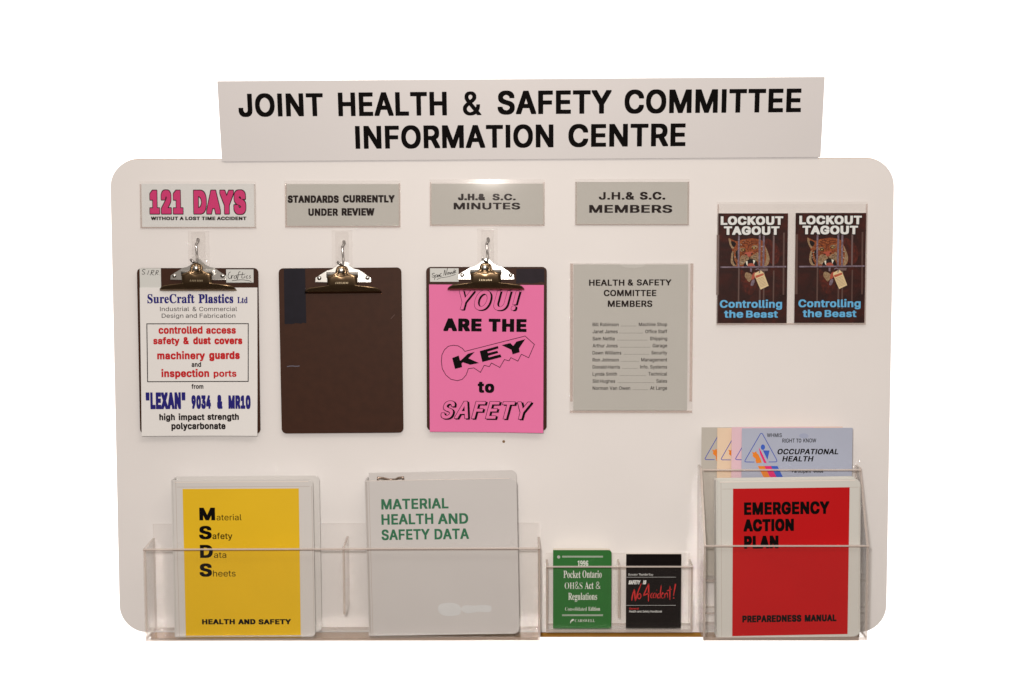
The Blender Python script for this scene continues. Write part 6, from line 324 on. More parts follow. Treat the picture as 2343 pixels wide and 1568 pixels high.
'a': '55 12,13 -8,14 -4,9 -2,19 2,23 5,15 6,14 7,21 16,-10 -4,-10 -3,-27 1,-11 4,-9 8,-5 13,-3 35,1 14,3 15,8 16,8 10,20 17,15 8,27 8,17 0,1 -1,1 -6,-1 -112,-14 -15,15 0,4 -17,7 -12,6 -6,9 -5,17 -4,14 1,19 7,14 8,14 13,-21 1,-6 3,-2 7,-2 187,-4 20,-6 16,-9 15,-15 14,-17 10,-28 8,-35 3,-29 -1,-29 -6,-26 -12,-17 -12,-13 -13,-6 -11,-4 -11,-1 -12,1 -7,6 -12,6 -7,9 -5,11 -4,8 2,11 4,11 9,5 9,2 7,-1 7,-4 8,-12 20,-2 9,2 15,6 6,9 5,21 4,30 0,13 -2,13 -5,8 -8,7 -9,4 -13,2 -18,0 -58,-1 -6,-68 -22,-29 -12,-23 -11,-16 -9,-14 -12,-8 -7,-10 -13,-6 -14,-3 -10,-1 -19,8 -23,8 -11',
'd': '87 16,15 -9,16 -6,17 -3,9 0,18 3,10 4,16 9,14 14,-9 -4,-10 -3,-24 0,-12 3,-10 5,-11 11,-6 13,-5 15,-4 23,-3 44,0 48,4 42,8 30,7 13,8 9,16 9,11 2,25 0,19 -5,-19 15,-23 10,-23 2,-16 -2,-23 -10,-17 -11,-13 -13,-14 -19,-12 -21,-10 -28,-5 -26,-2 -22,1 -28,6 -32,8 -25,10 -21,14 -19|233 2,63 12,47 4,0 4,-16 4,-11 7,-4 12,-3 21,0 382,-123 0,0 -2,21 -2,14 -8,8 -9,3 -15,0 -137,-1 -1,-13 -1,11 -13,4 -17,0 -168,-3 -14,-9 -15,10 0,1 -2',
'e': '89 20,22 -13,22 -7,15 -2,12 0,17 2,27 9,22 13,22 20,16 20,-18 -16,-22 -9,-13 -2,-35 1,-14 4,-13 6,-9 8,-12 13,-7 14,-5 15,-5 20,-3 26,-1 24,1 6,1 1,164 0,-1 22,-4 23,-7 21,-9 17,-12 18,-9 8,-15 12,-15 8,-25 7,-25 1,-23 -4,-20 -8,-19 -12,-21 -19,-16 -25,-12 -25,-7 -23,-4 -27,1 -29,4 -28,9 -28,15 -28,13 -18|107 186,-1 27,2 33,6 23,8 18,9 9,7 5,8 3,28 0,9 -2,8 -4,10 -12,7 -22,3 -34,-1 -44,-1 -1',
'i': '28 7,142 0,-1 3,-10 1,-10 5,-7 7,-3 14,-1 266,-108 0,1 -3,13 -2,10 -4,4 -5,3 -16,1 -225,-2 -19,-6 -9,-9 -8,-16 -2|78 379,11 -7,11 -2,4 0,16 7,14 15,7 17,-1 13,-10 18,-11 10,-15 5,-9 -1,-9 -2,-8 -6,-12 -13,-6 -15,0 -11,6 -15',
'l': '28 7,142 0,-1 3,-15 2,-10 8,-4 11,-2 17,0 400,-108 0,0 -2,15 -2,7 -4,4 -5,4 -9,2 -18,0 -360,-2 -19,-6 -9,-9 -8,-16 -2',
'n': '28 7,142 0,-1 3,-10 1,-10 5,-7 7,-3 14,-1 198,0 6,16 19,-14 0,-2 2,0 41,-109 0,0 -2,14 -3,10 -5,5 -7,3 -14,1 -224,-2 -19,-6 -9,-11 -8,-14 -2|212 7,141 0,-1 3,-13 2,-9 5,-6 8,-3 14,-1 179,-2 24,-5 18,-7 14,-6 11,-11 10,-10 7,-13 5,-14 3,-14 0,-10 -1,-24 -7,-22 -14,-19 -20,14 7,10 3,35 -1,8 -3,6 -6,6 -17,3 -24,-1 -188,-4 -14,-4 -7,-7 -6,-7 -2,-10 -1',
'o': '92 22,13 -8,15 -7,29 -8,21 -2,18 2,17 4,24 10,14 9,17 14,16 18,17 30,10 30,4 30,-1 32,-6 31,-12 28,-20 29,-19 18,-26 16,-26 9,-28 4,-26 -3,-23 -7,-21 -11,-23 -18,-18 -20,-14 -27,-8 -22,-6 -31,-1 -28,4 -29,8 -25,15 -29,14 -18|135 12,-11 10,-6 12,-4 12,-3 20,-3 48,-1 63,2 42,5 39,2 13,6 12,4 7,9 8,10 6,8 2,31 0,16 -8,12 -11,8 -16,5 -24,5 -54,0 -62,-6 -77,-4 -18,-8 -14,-8 -8,-12 -8,-11 -2,-24 0,-12 2',
's': '46 6,5 6,8 4,26 0,50 -16,12 -2,22 1,21 6,17 9,17 16,9 12,10 23,4 22,0 16,-2 13,-9 23,-10 13,-20 18,-80 41,-15 10,-7 7,-6 10,-2 10,-1 15,1 10,4 11,12 12,11 5,12 2,35 -1,12 -4,9 -4,14 -10,17 -21,12 -23,0 64,-3 -3,-7 -3,-23 0,-53 13,-13 1,-14 -2,-20 -6,-16 -10,-16 -15,-9 -12,-10 -22,-3 -18,0 -12,2 -12,11 -23,16 -18,15 -12,39 -22,37 -18,17 -10,9 -10,5 -10,4 -12,0 -15,-2 -12,-4 -12,-8 -9,-7 -4,-12 -6,-15 -2,-27 0,-10 2,-11 3,-14 7,-20 19,-15 21,-11 28',
't': '81 10,12 -6,16 -4,20 -2,13 3,12 4,19 11,12 11,10 12,-9 -5,-7 -1,-27 1,-10 8,-3 4,-3 13,-2 15,0 211,2 1,62 0,0 17,-62 0,-2 1,0 106,-18 -24,-26 -32,-60 -60,0 -8,26 0,1 -1,1 -223,2 -13,6 -17,6 -12',
},
0: {
'A': '-9 0,137 0,0 18,-22 1,-13 3,-7 4,-6 6,-4 10,-1 12,1 11,27 67,151 -1,26 -69,3 -13,-1 -9,-4 -8,-11 -8,-18 -5,-20 -1,0 -18,214 0,0 18,-15 2,-9 6,-11 11,-16 31,-168 397,-18 0,-163 -405,-12 -22,-10 -10,-16 -8,-14 -2|113 161,64 157,65 -157',
'E': '14 0,388 0,28 143,-19 0,-17 -36,-23 -32,-13 -13,-14 -10,-24 -11,-28 -8,-23 -3,-24 -2,-36 1,-12 3,-7 5,-5 10,-2 13,0 162,21 0,22 -4,14 -4,16 -10,14 -16,7 -16,7 -25,3 -29,17 0,0 227,-16 0,-6 -30,-8 -22,-9 -17,-12 -12,-15 -10,-13 -4,-23 -4,-19 0,0 152,4 22,6 6,11 3,42 1,43 -4,17 -4,18 -7,22 -13,8 -7,10 -15,12 -27,7 -33,16 0,0 135,-383 0,0 -16,22 -2,19 -7,10 -11,6 -19,2 -20,0 -311,-3 -21,-6 -14,-10 -9,-12 -5,-14 -2,-16 -1',
'O': '121 34,22 -14,20 -10,18 -8,24 -7,22 -4,23 -2,22 0,27 3,19 3,27 8,25 11,18 10,18 12,17 15,19 19,12 15,14 23,10 20,13 38,5 23,2 28,0 22,-2 28,-4 20,-8 28,-10 23,-8 16,-16 24,-13 15,-14 14,-18 15,-19 12,-22 11,-21 9,-22 6,-22 4,-23 2,-22 0,-28 -2,-21 -4,-24 -8,-17 -6,-24 -13,-32 -23,-24 -24,-10 -13,-13 -19,-11 -22,-8 -18,-8 -29,-6 -45,0 -24,2 -29,4 -17,8 -29,20 -41,12 -19,12 -15,17 -17|207 32,-23 23,-14 24,-13 38,-7 34,-4 38,-1 48,1 33,3 32,6 35,8 28,11 24,12 19,16 16,18 11,18 6,20 2,23 -2,10 -3,16 -7,13 -9,12 -11,16 -22,12 -24,5 -17,9 -45,5 -58,-1 -59,-4 -37,-4 -28,-9 -31,-11 -24,-17 -25,-10 -10,-15 -9,-21 -8,-20 -2,-14 0,-11 2,-15 6',
'P': '15 0,227 0,0 17,-25 3,-16 6,-9 9,-6 11,-4 26,0 134,82 0,43 6,22 7,19 9,19 12,13 12,14 19,8 19,6 20,1 30,-3 22,-6 18,-12 20,-17 18,-16 12,-24 12,-22 6,-31 4,-44 3,-218 0,0 -16,14 -1,17 -5,12 -6,5 -5,6 -11,4 -15,1 -324,-3 -22,-6 -14,-10 -10,-8 -4,-13 -3,-20 -2|182 230,0 175,2 9,3 8,6 5,6 3,25 1,21 -3,15 -7,12 -11,10 -17,4 -11,6 -33,0 -31,-2 -21,-5 -21,-6 -13,-7 -10,-9 -9,-12 -6,-16 -5,-12 -2',
'R': '15 0,227 0,0 17,-25 3,-16 6,-9 9,-7 14,-3 23,0 140,19 0,1 -1,136 -211,142 0,0 17,-13 1,-9 4,-18 16,-125 186,36 12,16 9,13 9,20 22,8 15,5 12,4 27,-1 18,-3 19,-10 24,-11 14,-8 9,-17 12,-22 10,-25 8,-47 8,-40 3,-217 0,0 -16,14 -1,17 -5,12 -6,5 -5,6 -11,4 -15,1 -324,-3 -22,-6 -14,-10 -10,-8 -4,-13 -3,-20 -2|182 234,0 159,4 23,8 10,13 4,21 1,24 -3,13 -6,10 -6,10 -10,7 -10,5 -12,6 -27,1 -31,-2 -20,-6 -24,-13 -21,-13 -11,-14 -8,-16 -4,-15 -3',
'a': '46 6,17 -10,20 -4,18 -1,25 3,15 4,23 10,17 11,19 16,6 -21,11 -14,10 -6,10 -2,23 -2,18 3,17 7,16 10,18 18,-9 14,-8 -6,-6 -2,-8 2,-4 6,-2 189,-4 20,-6 16,-10 15,-15 15,-18 10,-28 7,-35 4,-45 -2,-29 -6,-27 -11,-17 -12,-14 -14,-6 -11,-4 -13,-1 -18,2 -11,5 -12,7 -8,10 -6,11 -2,15 -1,15 3,12 8,7 7,3 7,3 11,-1 15,-18 31,2 9,9 8,16 5,23 1,13 -2,12 -5,8 -7,7 -9,4 -13,1 -12,0 -58,-67 -21,-29 -11,-24 -12,-16 -10,-14 -11,-9 -8,-9 -13,-7 -14,-2 -10,-2 -12,0 -16,3 -12,6 -14,7 -11|134 38,-8 8,-4 7,-4 18,0 25,7 23,12 18,11 11,23 12,28 9,0 -106,-16 -16,-18 -11,-10 -2,-7 0',
'c': '80 16,20 -13,29 -11,19 -2,24 0,14 2,28 9,27 15,19 15,25 29,-14 12,-20 -18,-12 -8,-13 -5,-12 -3,-15 0,-23 5,-10 5,-12 8,-17 20,-13 25,-6 24,-4 22,-2 26,0 37,4 31,10 28,12 16,9 7,11 4,16 1,13 -4,6 -6,4 -12,-1 -29,2 -14,6 -13,11 -11,17 -4,15 1,14 5,9 10,4 7,3 13,-1 15,-3 14,-11 17,-12 12,-11 8,-20 8,-18 4,-16 1,-30 -1,-31 -7,-22 -10,-25 -18,-19 -19,-18 -26,-14 -33,-6 -28,-1 -37,3 -25,9 -32,11 -24,16 -23',
'd': '78 10,17 -10,18 -7,20 -3,26 2,20 6,16 8,17 16,11 16,0 -48,33 8,38 8,32 4,27 1,0 17,-18 4,-9 7,-4 10,-3 17,0 389,-143 0,0 -16,17 -1,16 -6,7 -6,6 -11,1 -9,0 -126,-20 20,-23 12,-15 4,-13 2,-26 -2,-21 -6,-24 -13,-19 -17,-18 -25,-12 -29,-9 -31,-4 -37,1 -38,8 -37,14 -31,17 -25|146 36,-7 6,-8 13,-6 17,-3 18,-4 45,0 48,3 29,5 24,4 13,10 17,7 7,9 5,10 2,13 1,14 -3,13 -8,11 -12,5 -13,1 -170,-6 -15,-7 -11,-8 -8,-11 -7,-11 -5,-13 -1,-12 2',
'e': '80 14,23 -14,29 -8,14 -2,22 0,31 7,28 13,21 16,16 17,21 30,-15 13,-21 -24,-19 -13,-22 -7,-24 1,-14 4,-12 6,-12 11,-14 19,-7 19,-5 20,-2 20,-1 24,166 0,-1 25,-2 21,-6 22,-6 17,-8 14,-11 15,-17 16,-19 11,-24 8,-24 3,-30 -2,-23 -6,-25 -12,-17 -13,-19 -22,-15 -27,-10 -28,-6 -29,-1 -33,4 -35,8 -28,14 -30,17 -23|116 192,0 32,4 28,4 15,8 14,8 9,12 6,14 1,15 -5,5 -5,6 -7,6 -17,3 -33,0 -38',
'g': '36 -114,12 -8,15 -7,34 -8,35 -3,58 2,41 8,26 9,24 15,19 19,8 13,4 11,4 15,0 18,-2 16,-5 16,-6 11,-11 11,-22 12,-32 9,-47 4,-58 0,-15 3,-7 2,-7 6,-2 6,-1 8,3 9,4 7,6 6,9 5,14 3,51 0,24 4,15 4,17 9,22 18,11 13,7 14,5 16,2 14,-1 20,-3 17,-8 19,-11 16,49 0,0 36,-84 0,-23 8,-28 5,-35 1,-18 -2,-29 -6,-25 -11,-23 -17,-14 -17,-10 -18,-6 -23,0 -25,7 -26,10 -18,14 -17,20 -14,29 -14,-34 -16,-22 -16,-14 -16,-6 -15,-2 -21,2 -9,5 -12,15 -17,22 -14,-20 -7,-14 -8,-12 -10,-6 -11,-2 -17,2 -11,6 -11|86 -98,-6 7,-6 9,-1 6,1 11,2 9,6 8,15 14,117 0,15 -2,14 -2,10 -6,7 -6,2 -8,0 -18,-4 -9,-4 -6,-7 -7,-12 -6,-22 -8,-30 -4,-48 1,-25 5,-13 6|134 132,-6 7,-5 9,-7 23,-2 27,0 26,2 27,7 23,5 9,7 7,14 6,16 0,11 -4,9 -7,5 -10,5 -15,4 -36,0 -26,-3 -31,-4 -15,-4 -11,-4 -6,-9 -7,-10 -4,-13 0,-11 3',
'i': '18 0,162 0,0 16,-13 2,-9 4,-6 7,-4 14,0 267,-127 0,-1 -17,16 -1,9 -5,5 -8,2 -12,0 -219,-3 -16,-8 -10,-9 -4,-14 -2|69 372,7 -4,11 -4,19 -2,8 2,11 4,15 12,9 17,2 20,-4 17,-6 10,-7 8,-18 9,-20 2,-20 -5,-15 -13,-9 -17,-2 -21,2 -10,5 -11',
'k': '17 0,163 0,0 16,-13 2,-9 4,-6 7,-4 14,0 91,15 13,68 -96,7 -13,0 -11,-5 -7,-8 -4,-14 0,0 -16,165 0,0 16,-9 1,-8 3,-11 10,-126 179,53 51,18 16,22 11,15 5,15 1,0 17,-139 0,0 -17,20 -1,13 -5,5 -7,-2 -12,-4 -7,-11 -13,-79 -79,0 286,-127 0,-1 -16,14 -2,9 -4,6 -7,3 -17,0 -361,-3 -16,-7 -10,-10 -4,-15 -2',
'l': '18 0,162 0,0 16,-18 4,-8 6,-4 7,-2 15,0 407,-128 0,0 -16,16 -2,7 -3,6 -9,3 -17,0 -360,-3 -16,-8 -10,-9 -4,-14 -2',
'n': '18 0,162 0,0 16,-13 2,-9 4,-6 7,-4 14,0 192,10 13,14 14,13 6,14 3,17 -1,7 -4,4 -4,5 -12,3 -23,-1 -186,-3 -10,-7 -9,-8 -5,-14 -1,0 -16,161 0,0 16,-13 2,-9 4,-5 5,-4 12,-2 11,-1 185,-3 16,-8 26,-9 14,-11 11,-11 7,-13 5,-14 3,-22 1,-18 -2,-20 -6,-21 -12,-21 -18,-10 -12,0 42,-129 0,0 -16,13 -2,12 -6,4 -6,4 -14,0 -218,-3 -16,-6 -8,-11 -6,-14 -2',
'o': '83 16,22 -13,31 -10,24 -3,18 0,23 3,23 7,28 16,11 8,15 14,16 24,14 30,8 34,1 38,-5 36,-10 33,-16 27,-21 24,-23 16,-26 11,-28 6,-29 1,-32 -5,-22 -8,-27 -17,-20 -18,-16 -24,-14 -29,-7 -31,-2 -42,3 -27,8 -31,16 -31,14 -18|144 18,-10 10,-6 12,-4 12,-3 15,-4 64,1 63,2 36,6 35,8 16,8 9,7 5,9 3,15 1,15 -5,12 -10,8 -14,6 -20,4 -31,2 -42,0 -63,-4 -43,-2 -19,-4 -12,-7 -12,-10 -10,-9 -4,-11 -3,-15 1',
'r': '18 0,179 0,0 16,-20 2,-16 6,-6 5,-5 10,-1 11,0 150,3 20,6 14,9 14,9 8,10 4,8 0,9 -5,15 -20,7 -7,8 -4,20 -2,11 2,8 5,9 8,5 9,2 10,1 16,-2 12,-4 10,-13 14,-14 8,-16 2,-17 0,-16 -5,-12 -7,-17 -12,-16 -17,-16 -25,0 58,-125 0,-1 -17,15 -1,9 -5,4 -6,4 -14,0 -219,-3 -16,-8 -10,-9 -4,-14 -2',
's': '36 -9,15 0,3 7,6 7,10 4,12 -1,33 -12,20 -5,24 -1,20 2,19 6,18 10,18 16,8 12,10 23,5 28,-2 32,-4 14,-5 12,-10 13,-21 18,-80 42,-15 10,-12 13,-2 10,-1 12,2 9,5 10,6 6,7 4,18 4,12 0,13 -2,20 -10,16 -15,12 -18,12 -29,16 0,0 97,-14 0,-8 -11,-6 -3,-7 0,-40 11,-22 3,-20 -1,-21 -3,-16 -6,-14 -8,-17 -16,-9 -12,-9 -22,-4 -24,0 -13,3 -17,10 -23,17 -18,15 -12,39 -22,37 -18,17 -11,9 -9,5 -10,3 -9,0 -12,-2 -10,-4 -9,-9 -9,-10 -5,-21 -5,-11 0,-15 3,-14 6,-10 7,-19 19,-14 24,-10 31,-17 0',
't': '72 4,17 -8,26 -5,22 1,25 6,20 12,16 15,10 14,14 27,-16 9,-12 -22,-13 -10,-10 -3,-9 0,-7 4,-6 7,-3 9,-2 14,0 205,64 0,0 31,-64 0,0 114,-16 -1,-16 -25,-28 -33,-64 -65,0 -21,28 0,0 -223,2 -13,6 -17,6 -12',
'u': '75 6,16 -10,22 -5,26 -1,19 2,21 8,19 10,12 10,18 20,0 -50,32 9,40 9,34 4,26 1,0 17,-15 2,-11 4,-7 9,-3 11,0 254,-135 0,0 -16,14 -1,14 -5,6 -8,4 -13,1 -201,-10 -12,-14 -11,-10 -5,-12 -2,-16 1,-10 5,-10 11,-4 12,0 245,-131 0,0 -16,14 -2,9 -4,6 -7,4 -10,2 -15,0 -170,2 -19,2 -17,7 -19,8 -14',
},
10: {
'1': '56 -6,295 -1,1 1,1 42,-1 6,-62 1,-9 1,-7 4,-3 4,-6 14,-1 416,0 6,-2 1,-91 0,-50 -37,-31 -20,-31 -16,-41 -14,2 -26,6 -17,11 -13,9 -5,9 -2,28 1,19 7,11 7,31 33,-1 -321,-5 -13,-6 -5,-8 -4,-68 -2,-1 -6,0 -36',
'6': '91 18,18 -12,14 -7,32 -10,24 -3,34 0,32 4,29 8,15 7,15 10,18 17,10 13,11 17,8 19,7 26,4 30,0 35,-4 26,-6 22,-9 20,-13 18,-15 14,-16 12,-29 12,-19 4,-17 1,-51 -1,-22 -4,-25 -9,8 53,6 24,7 21,7 15,12 16,12 12,11 7,11 3,8 1,10 -5,8 -9,9 -22,5 -26,0 -23,2 -1,34 1,19 2,20 9,14 12,7 11,3 10,1 20,-2 18,-3 7,-9 15,-15 14,-14 8,-25 8,-39 5,-39 0,-17 -1,-19 -4,-18 -6,-27 -12,-26 -20,-25 -28,-21 -37,-16 -44,-7 -29,-4 -29,-4 -46,0 -31,3 -42,7 -44,8 -26,9 -20,8 -15,12 -17,11 -12|179 55,-9 10,-11 17,-7 14,-6 21,-8 41,-3 58,10 10,14 8,20 9,15 3,17 -6,10 -8,7 -10,8 -13,6 -20,2 -16,0 -47,-3 -24,-5 -19,-6 -13,-8 -12,-9 -7,-12 -5,-10 2',
'9': '62 8,13 -8,15 -7,19 -5,17 -2,58 1,22 3,22 7,16 7,19 12,27 23,20 27,15 27,6 14,8 25,9 36,6 55,0 66,-2 34,-6 30,-5 21,-8 21,-10 21,-13 19,-13 15,-16 14,-15 10,-18 8,-26 8,-27 3,-48 -1,-20 -4,-19 -5,-22 -11,-21 -14,-13 -14,-12 -15,-13 -26,-7 -25,-5 -29,-1 -34,2 -25,4 -21,8 -22,10 -18,16 -19,21 -14,19 -9,23 -7,22 -2,40 0,22 4,17 8,22 13,-4 -37,-6 -28,-8 -27,-8 -19,-11 -20,-11 -12,-13 -10,-14 -5,-13 -1,-12 2,-15 6,-8 6,-12 13,-9 14,-11 27,-2 2,-17 0,-8 -2,-8 -4,-10 -8,-4 -6,-3 -11,-1 -19,2 -15,10 -22,4 -7|161 248,-10 9,-6 8,-9 21,-4 25,0 45,6 31,10 24,8 10,7 5,8 5,10 3,15 -6,14 -12,8 -13,8 -15,5 -17,5 -27,4 -33,1 -28,-15 -22,-11 -9,-9 -6,-13 -4,-10 -2,-13 4',
'C': '107 28,23 -16,22 -11,37 -13,21 -4,28 -2,52 1,42 7,22 8,21 10,19 11,16 12,33 34,13 18,0 12,-19 17,-17 1,-30 -33,-18 -14,-22 -14,-33 -14,-32 -6,-21 0,-27 7,-19 9,-16 14,-14 17,-14 24,-7 21,-9 36,-3 30,-1 44,1 33,3 30,6 33,8 29,10 20,14 22,17 17,18 10,19 6,20 2,20 -4,21 -8,22 -12,14 -12,15 -15,15 -18,16 -25,18 -40,35 0,1 6,0 157,-1 7,-35 0,-2 -2,-3 -10,-4 -8,-5 -5,-8 -4,-61 21,-40 7,-57 1,-40 -6,-37 -12,-32 -18,-22 -15,-13 -11,-27 -31,-13 -21,-11 -23,-8 -22,-6 -24,-6 -50,0 -22,3 -35,4 -22,9 -31,18 -37,8 -14,16 -20,19 -20',
'L': '6 -6,404 -1,2 1,24 153,0 13,-1 1,-35 -1,-18 -42,-18 -27,-10 -12,-13 -13,-15 -10,-15 -8,-18 -6,-21 -4,-42 -3,-16 1,-9 3,-6 5,-5 10,-2 16,1 326,7 18,9 10,19 6,31 2,1 7,-1 23,-251 0,-2 -1,0 -28,28 -5,16 -6,4 -5,6 -9,4 -18,1 -318,-5 -23,-4 -7,-7 -8,-15 -6,-29 -5,0 -23',
'S': '34 -18,35 0,2 2,4 13,7 7,21 -5,31 -11,19 -4,58 -1,38 5,34 10,25 14,17 12,15 15,8 13,10 18,7 22,3 25,1 26,-3 25,-4 19,-4 11,-10 18,-22 24,-28 20,-31 18,-83 38,-25 16,-9 7,-12 14,-4 9,-4 13,1 15,5 14,7 10,14 12,13 7,19 5,8 0,15 -4,14 -4,19 -12,14 -10,17 -19,12 -16,11 -21,14 -40,34 0,1 1,1 6,0 147,-1 6,-36 1,-2 -1,-4 -13,-7 -6,-43 11,-40 8,-47 1,-24 -3,-30 -10,-23 -13,-21 -19,-12 -16,-8 -16,-6 -17,-3 -17,-2 -21,0 -17,3 -28,6 -20,8 -15,14 -18,14 -15,21 -16,36 -22,83 -41,17 -11,11 -11,8 -11,7 -16,1 -15,-5 -18,-8 -15,-11 -12,-11 -8,-16 -6,-16 -4,-16 1,-25 6,-18 9,-16 12,-21 25,-19 36,-9 27,-7 26,-1 1,-35 0,-2 -1,0 -6,0 -169',
'a': '37 0,15 -10,17 -4,11 -2,37 0,19 4,23 7,21 11,13 9,7 -14,8 -7,11 -6,17 -4,32 -1,18 3,18 7,16 11,18 18,0 12,-9 14,-17 1,-7 -5,-1 4,-1 171,-1 18,-4 20,-6 16,-12 18,-14 13,-23 12,-30 6,-29 3,-56 -1,-31 -6,-19 -6,-22 -13,-20 -18,-8 -13,-4 -13,-1 -14,1 -23,6 -13,6 -8,8 -7,13 -5,34 -1,9 2,15 6,11 11,6 14,0 24,-4 15,-13 19,5 7,7 3,12 3,12 0,19 -6,8 -6,5 -7,3 -9,3 -12,-1 -52,-64 -20,-29 -12,-25 -12,-16 -10,-14 -10,-9 -9,-9 -13,-7 -14,-3 -13,-2 -15,1 -22,3 -12,6 -14,7 -11|143 45,-7 7,-4 7,-4 18,0 16,6 20,6 11,15 15,11 8,23 10,0 -89,-12 -12,-11 -8,-14 -6',
'd': '69 4,18 -12,18 -6,20 -3,28 0,17 2,17 5,11 6,15 12,1 -24,1 -1,17 0,32 9,38 7,32 4,27 1,1 1,0 29,-17 4,-6 4,-6 7,-4 17,0 389,-1 7,-161 0,-1 -7,0 -22,2 -1,19 -2,13 -4,7 -6,5 -11,1 -103,-22 12,-21 6,-39 1,-22 -3,-25 -11,-17 -11,-17 -17,-15 -22,-13 -29,-6 -22,-4 -18,-3 -34,2 -44,8 -37,13 -31,18 -25|155 42,-7 6,-8 13,-8 29,-4 45,1 56,6 39,7 20,7 10,7 6,8 5,10 3,15 -5,8 -5,11 -12,5 -13,0 -159,-10 -21,-10 -11,-8 -6,-8 -4,-9 -2',
'e': '71 7,24 -14,29 -9,14 -1,29 0,30 4,23 8,16 9,13 9,25 24,20 30,0 12,-15 13,-17 1,-22 -25,-12 -8,-20 -9,-8 -1,-8 0,-14 4,-11 6,-12 10,-13 19,-8 19,-4 20,-2 31,163 0,1 1,1 22,-2 25,-4 23,-7 21,-10 20,-12 15,-13 13,-17 11,-21 10,-27 4,-39 1,-29 -5,-22 -8,-24 -16,-16 -17,-18 -25,-13 -30,-8 -35,-2 -43,3 -32,10 -37,12 -26,15 -23|126 199,2 35,2 14,6 18,7 12,10 8,7 3,9 -2,11 -9,7 -16,3 -22,1 -41',
'f': '6 -6,201 -1,1 1,0 28,-1 1,-22 1,-14 5,-7 8,-5 12,-1 221,54 0,1 7,-1 39,-1 1,-53 0,0 83,2 18,4 10,8 6,10 1,4 -3,-8 -19,-3 -17,1 -22,6 -11,10 -9,8 -4,11 -2,28 0,7 2,11 6,9 11,6 14,1 24,-2 15,-5 13,-8 11,-9 8,-17 10,-27 8,-14 2,-34 0,-34 -5,-17 -5,-16 -9,-14 -11,-12 -13,-8 -11,-8 -17,-3 -13,-3 -20,0 -51,-34 0,-2 -1,0 -45,2 -1,34 0,0 -213,-2 -18,-7 -9,-11 -5,-17 -3,0 -22',
'r': '9 -6,196 -1,1 1,0 28,-26 4,-10 4,-6 5,-4 10,-1 155,3 14,5 14,7 12,8 8,6 4,8 -5,17 -23,12 -7,10 -2,26 0,11 3,11 6,9 9,4 10,2 11,1 18,-1 14,-4 11,-6 9,-9 9,-9 5,-16 4,-34 1,-10 -1,-11 -4,-13 -7,-17 -13,-13 -12,0 28,-2 1,-141 0,-2 -1,-1 -29,17 -3,8 -4,4 -5,3 -14,0 -212,-2 -11,-8 -10,-8 -3,-16 -3,0 -22',
't': '63 -2,18 -10,26 -4,38 0,25 7,21 12,13 12,14 18,14 27,0 12,-18 10,-17 0,-13 -23,-8 -7,-8 -4,-8 6,-4 12,-2 9,0 197,63 0,1 7,0 31,0 6,-2 1,-62 0,0 107,0 6,-2 1,-32 -1,-18 -26,-27 -33,-65 -65,0 -33,2 -1,26 0,1 -222,2 -13,5 -17,8 -14',
'u': '66 0,17 -10,16 -5,16 -2,38 1,19 3,15 5,15 8,16 12,0 -28,2 -1,17 0,27 8,39 9,29 4,36 2,2 1,0 29,-17 2,-10 5,-7 8,-2 11,0 248,-1 6,-152 1,-1 -1,0 -28,19 -3,9 -4,6 -9,4 -11,0 -190,-8 -10,-9 -7,-10 -6,-13 -4,-8 1,-10 7,-4 7,-4 12,0 245,-2 1,-147 0,-2 -1,0 -28,16 -2,8 -4,5 -7,4 -10,2 -9,0 -170,2 -25,3 -17,7 -19,8 -14',
},
20: {
'P': '-2 -14,259 0,4 2,0 41,-4 3,-27 3,-11 5,-9 7,-6 13,-2 15,0 116,85 1,43 8,23 8,23 12,13 10,17 19,12 21,8 27,3 29,-1 31,-5 24,-9 21,-11 16,-14 14,-17 12,-24 12,-24 6,-37 6,-38 2,-248 0,-4 -3,0 -40,4 -3,27 -4,13 -6,9 -13,5 -20,-1 -310,-2 -11,-4 -10,-10 -10,-11 -5,-27 -3,-4 -3,-1 -29,0 -10|202 245,0 153,4 12,5 4,7 2,12 -3,12 -5,11 -10,5 -8,6 -11,6 -21,2 -19,0 -18,-2 -19,-5 -16,-5 -11,-7 -10,-8 -7,-10 -6,-15 -4',
'a': '28 -8,16 -8,18 -6,11 -2,43 0,17 2,23 6,33 14,15 -14,14 -6,17 -2,40 0,18 2,19 8,16 10,20 20,0 23,-8 14,-5 3,-22 1,0 162,-1 23,-4 20,-7 17,-12 18,-14 13,-24 12,-13 4,-22 4,-25 2,-70 0,-31 -6,-20 -8,-23 -12,-20 -19,-9 -16,-4 -19,0 -36,3 -11,5 -9,10 -11,14 -7,11 -2,43 1,-39 -18,-23 -15,-21 -21,-11 -21,-4 -15,-2 -19,0 -22,2 -13,10 -22,6 -8|151 52,-6 6,-5 12,-2 15,2 13,4 10,12 17,10 9,13 8,0 -68,-13 -14|126 186,8 9,6 9,2 8,1 15,-2 25,-4 10,-9 12,12 6,12 0,9 -4,6 -5,9 -14,3 -14,0 -40',
'c': '62 2,13 -8,16 -8,26 -8,16 -2,43 0,25 2,30 9,27 15,19 16,27 30,0 24,-18 14,-31 0,-15 -14,-12 -8,-12 -6,-11 -4,-7 1,-14 6,-19 15,-13 19,-11 25,-6 27,-3 27,0 22,4 37,4 12,6 15,10 13,10 6,5 -1,5 -8,0 -35,4 -20,6 -10,12 -10,10 -4,9 -1,43 0,9 2,9 5,12 11,3 7,3 14,0 32,-2 14,-5 12,-7 11,-11 11,-11 8,-26 11,-27 5,-56 1,-34 -6,-26 -10,-26 -17,-20 -18,-19 -25,-15 -31,-9 -30,-3 -37,2 -46,7 -30,13 -32,19 -28',
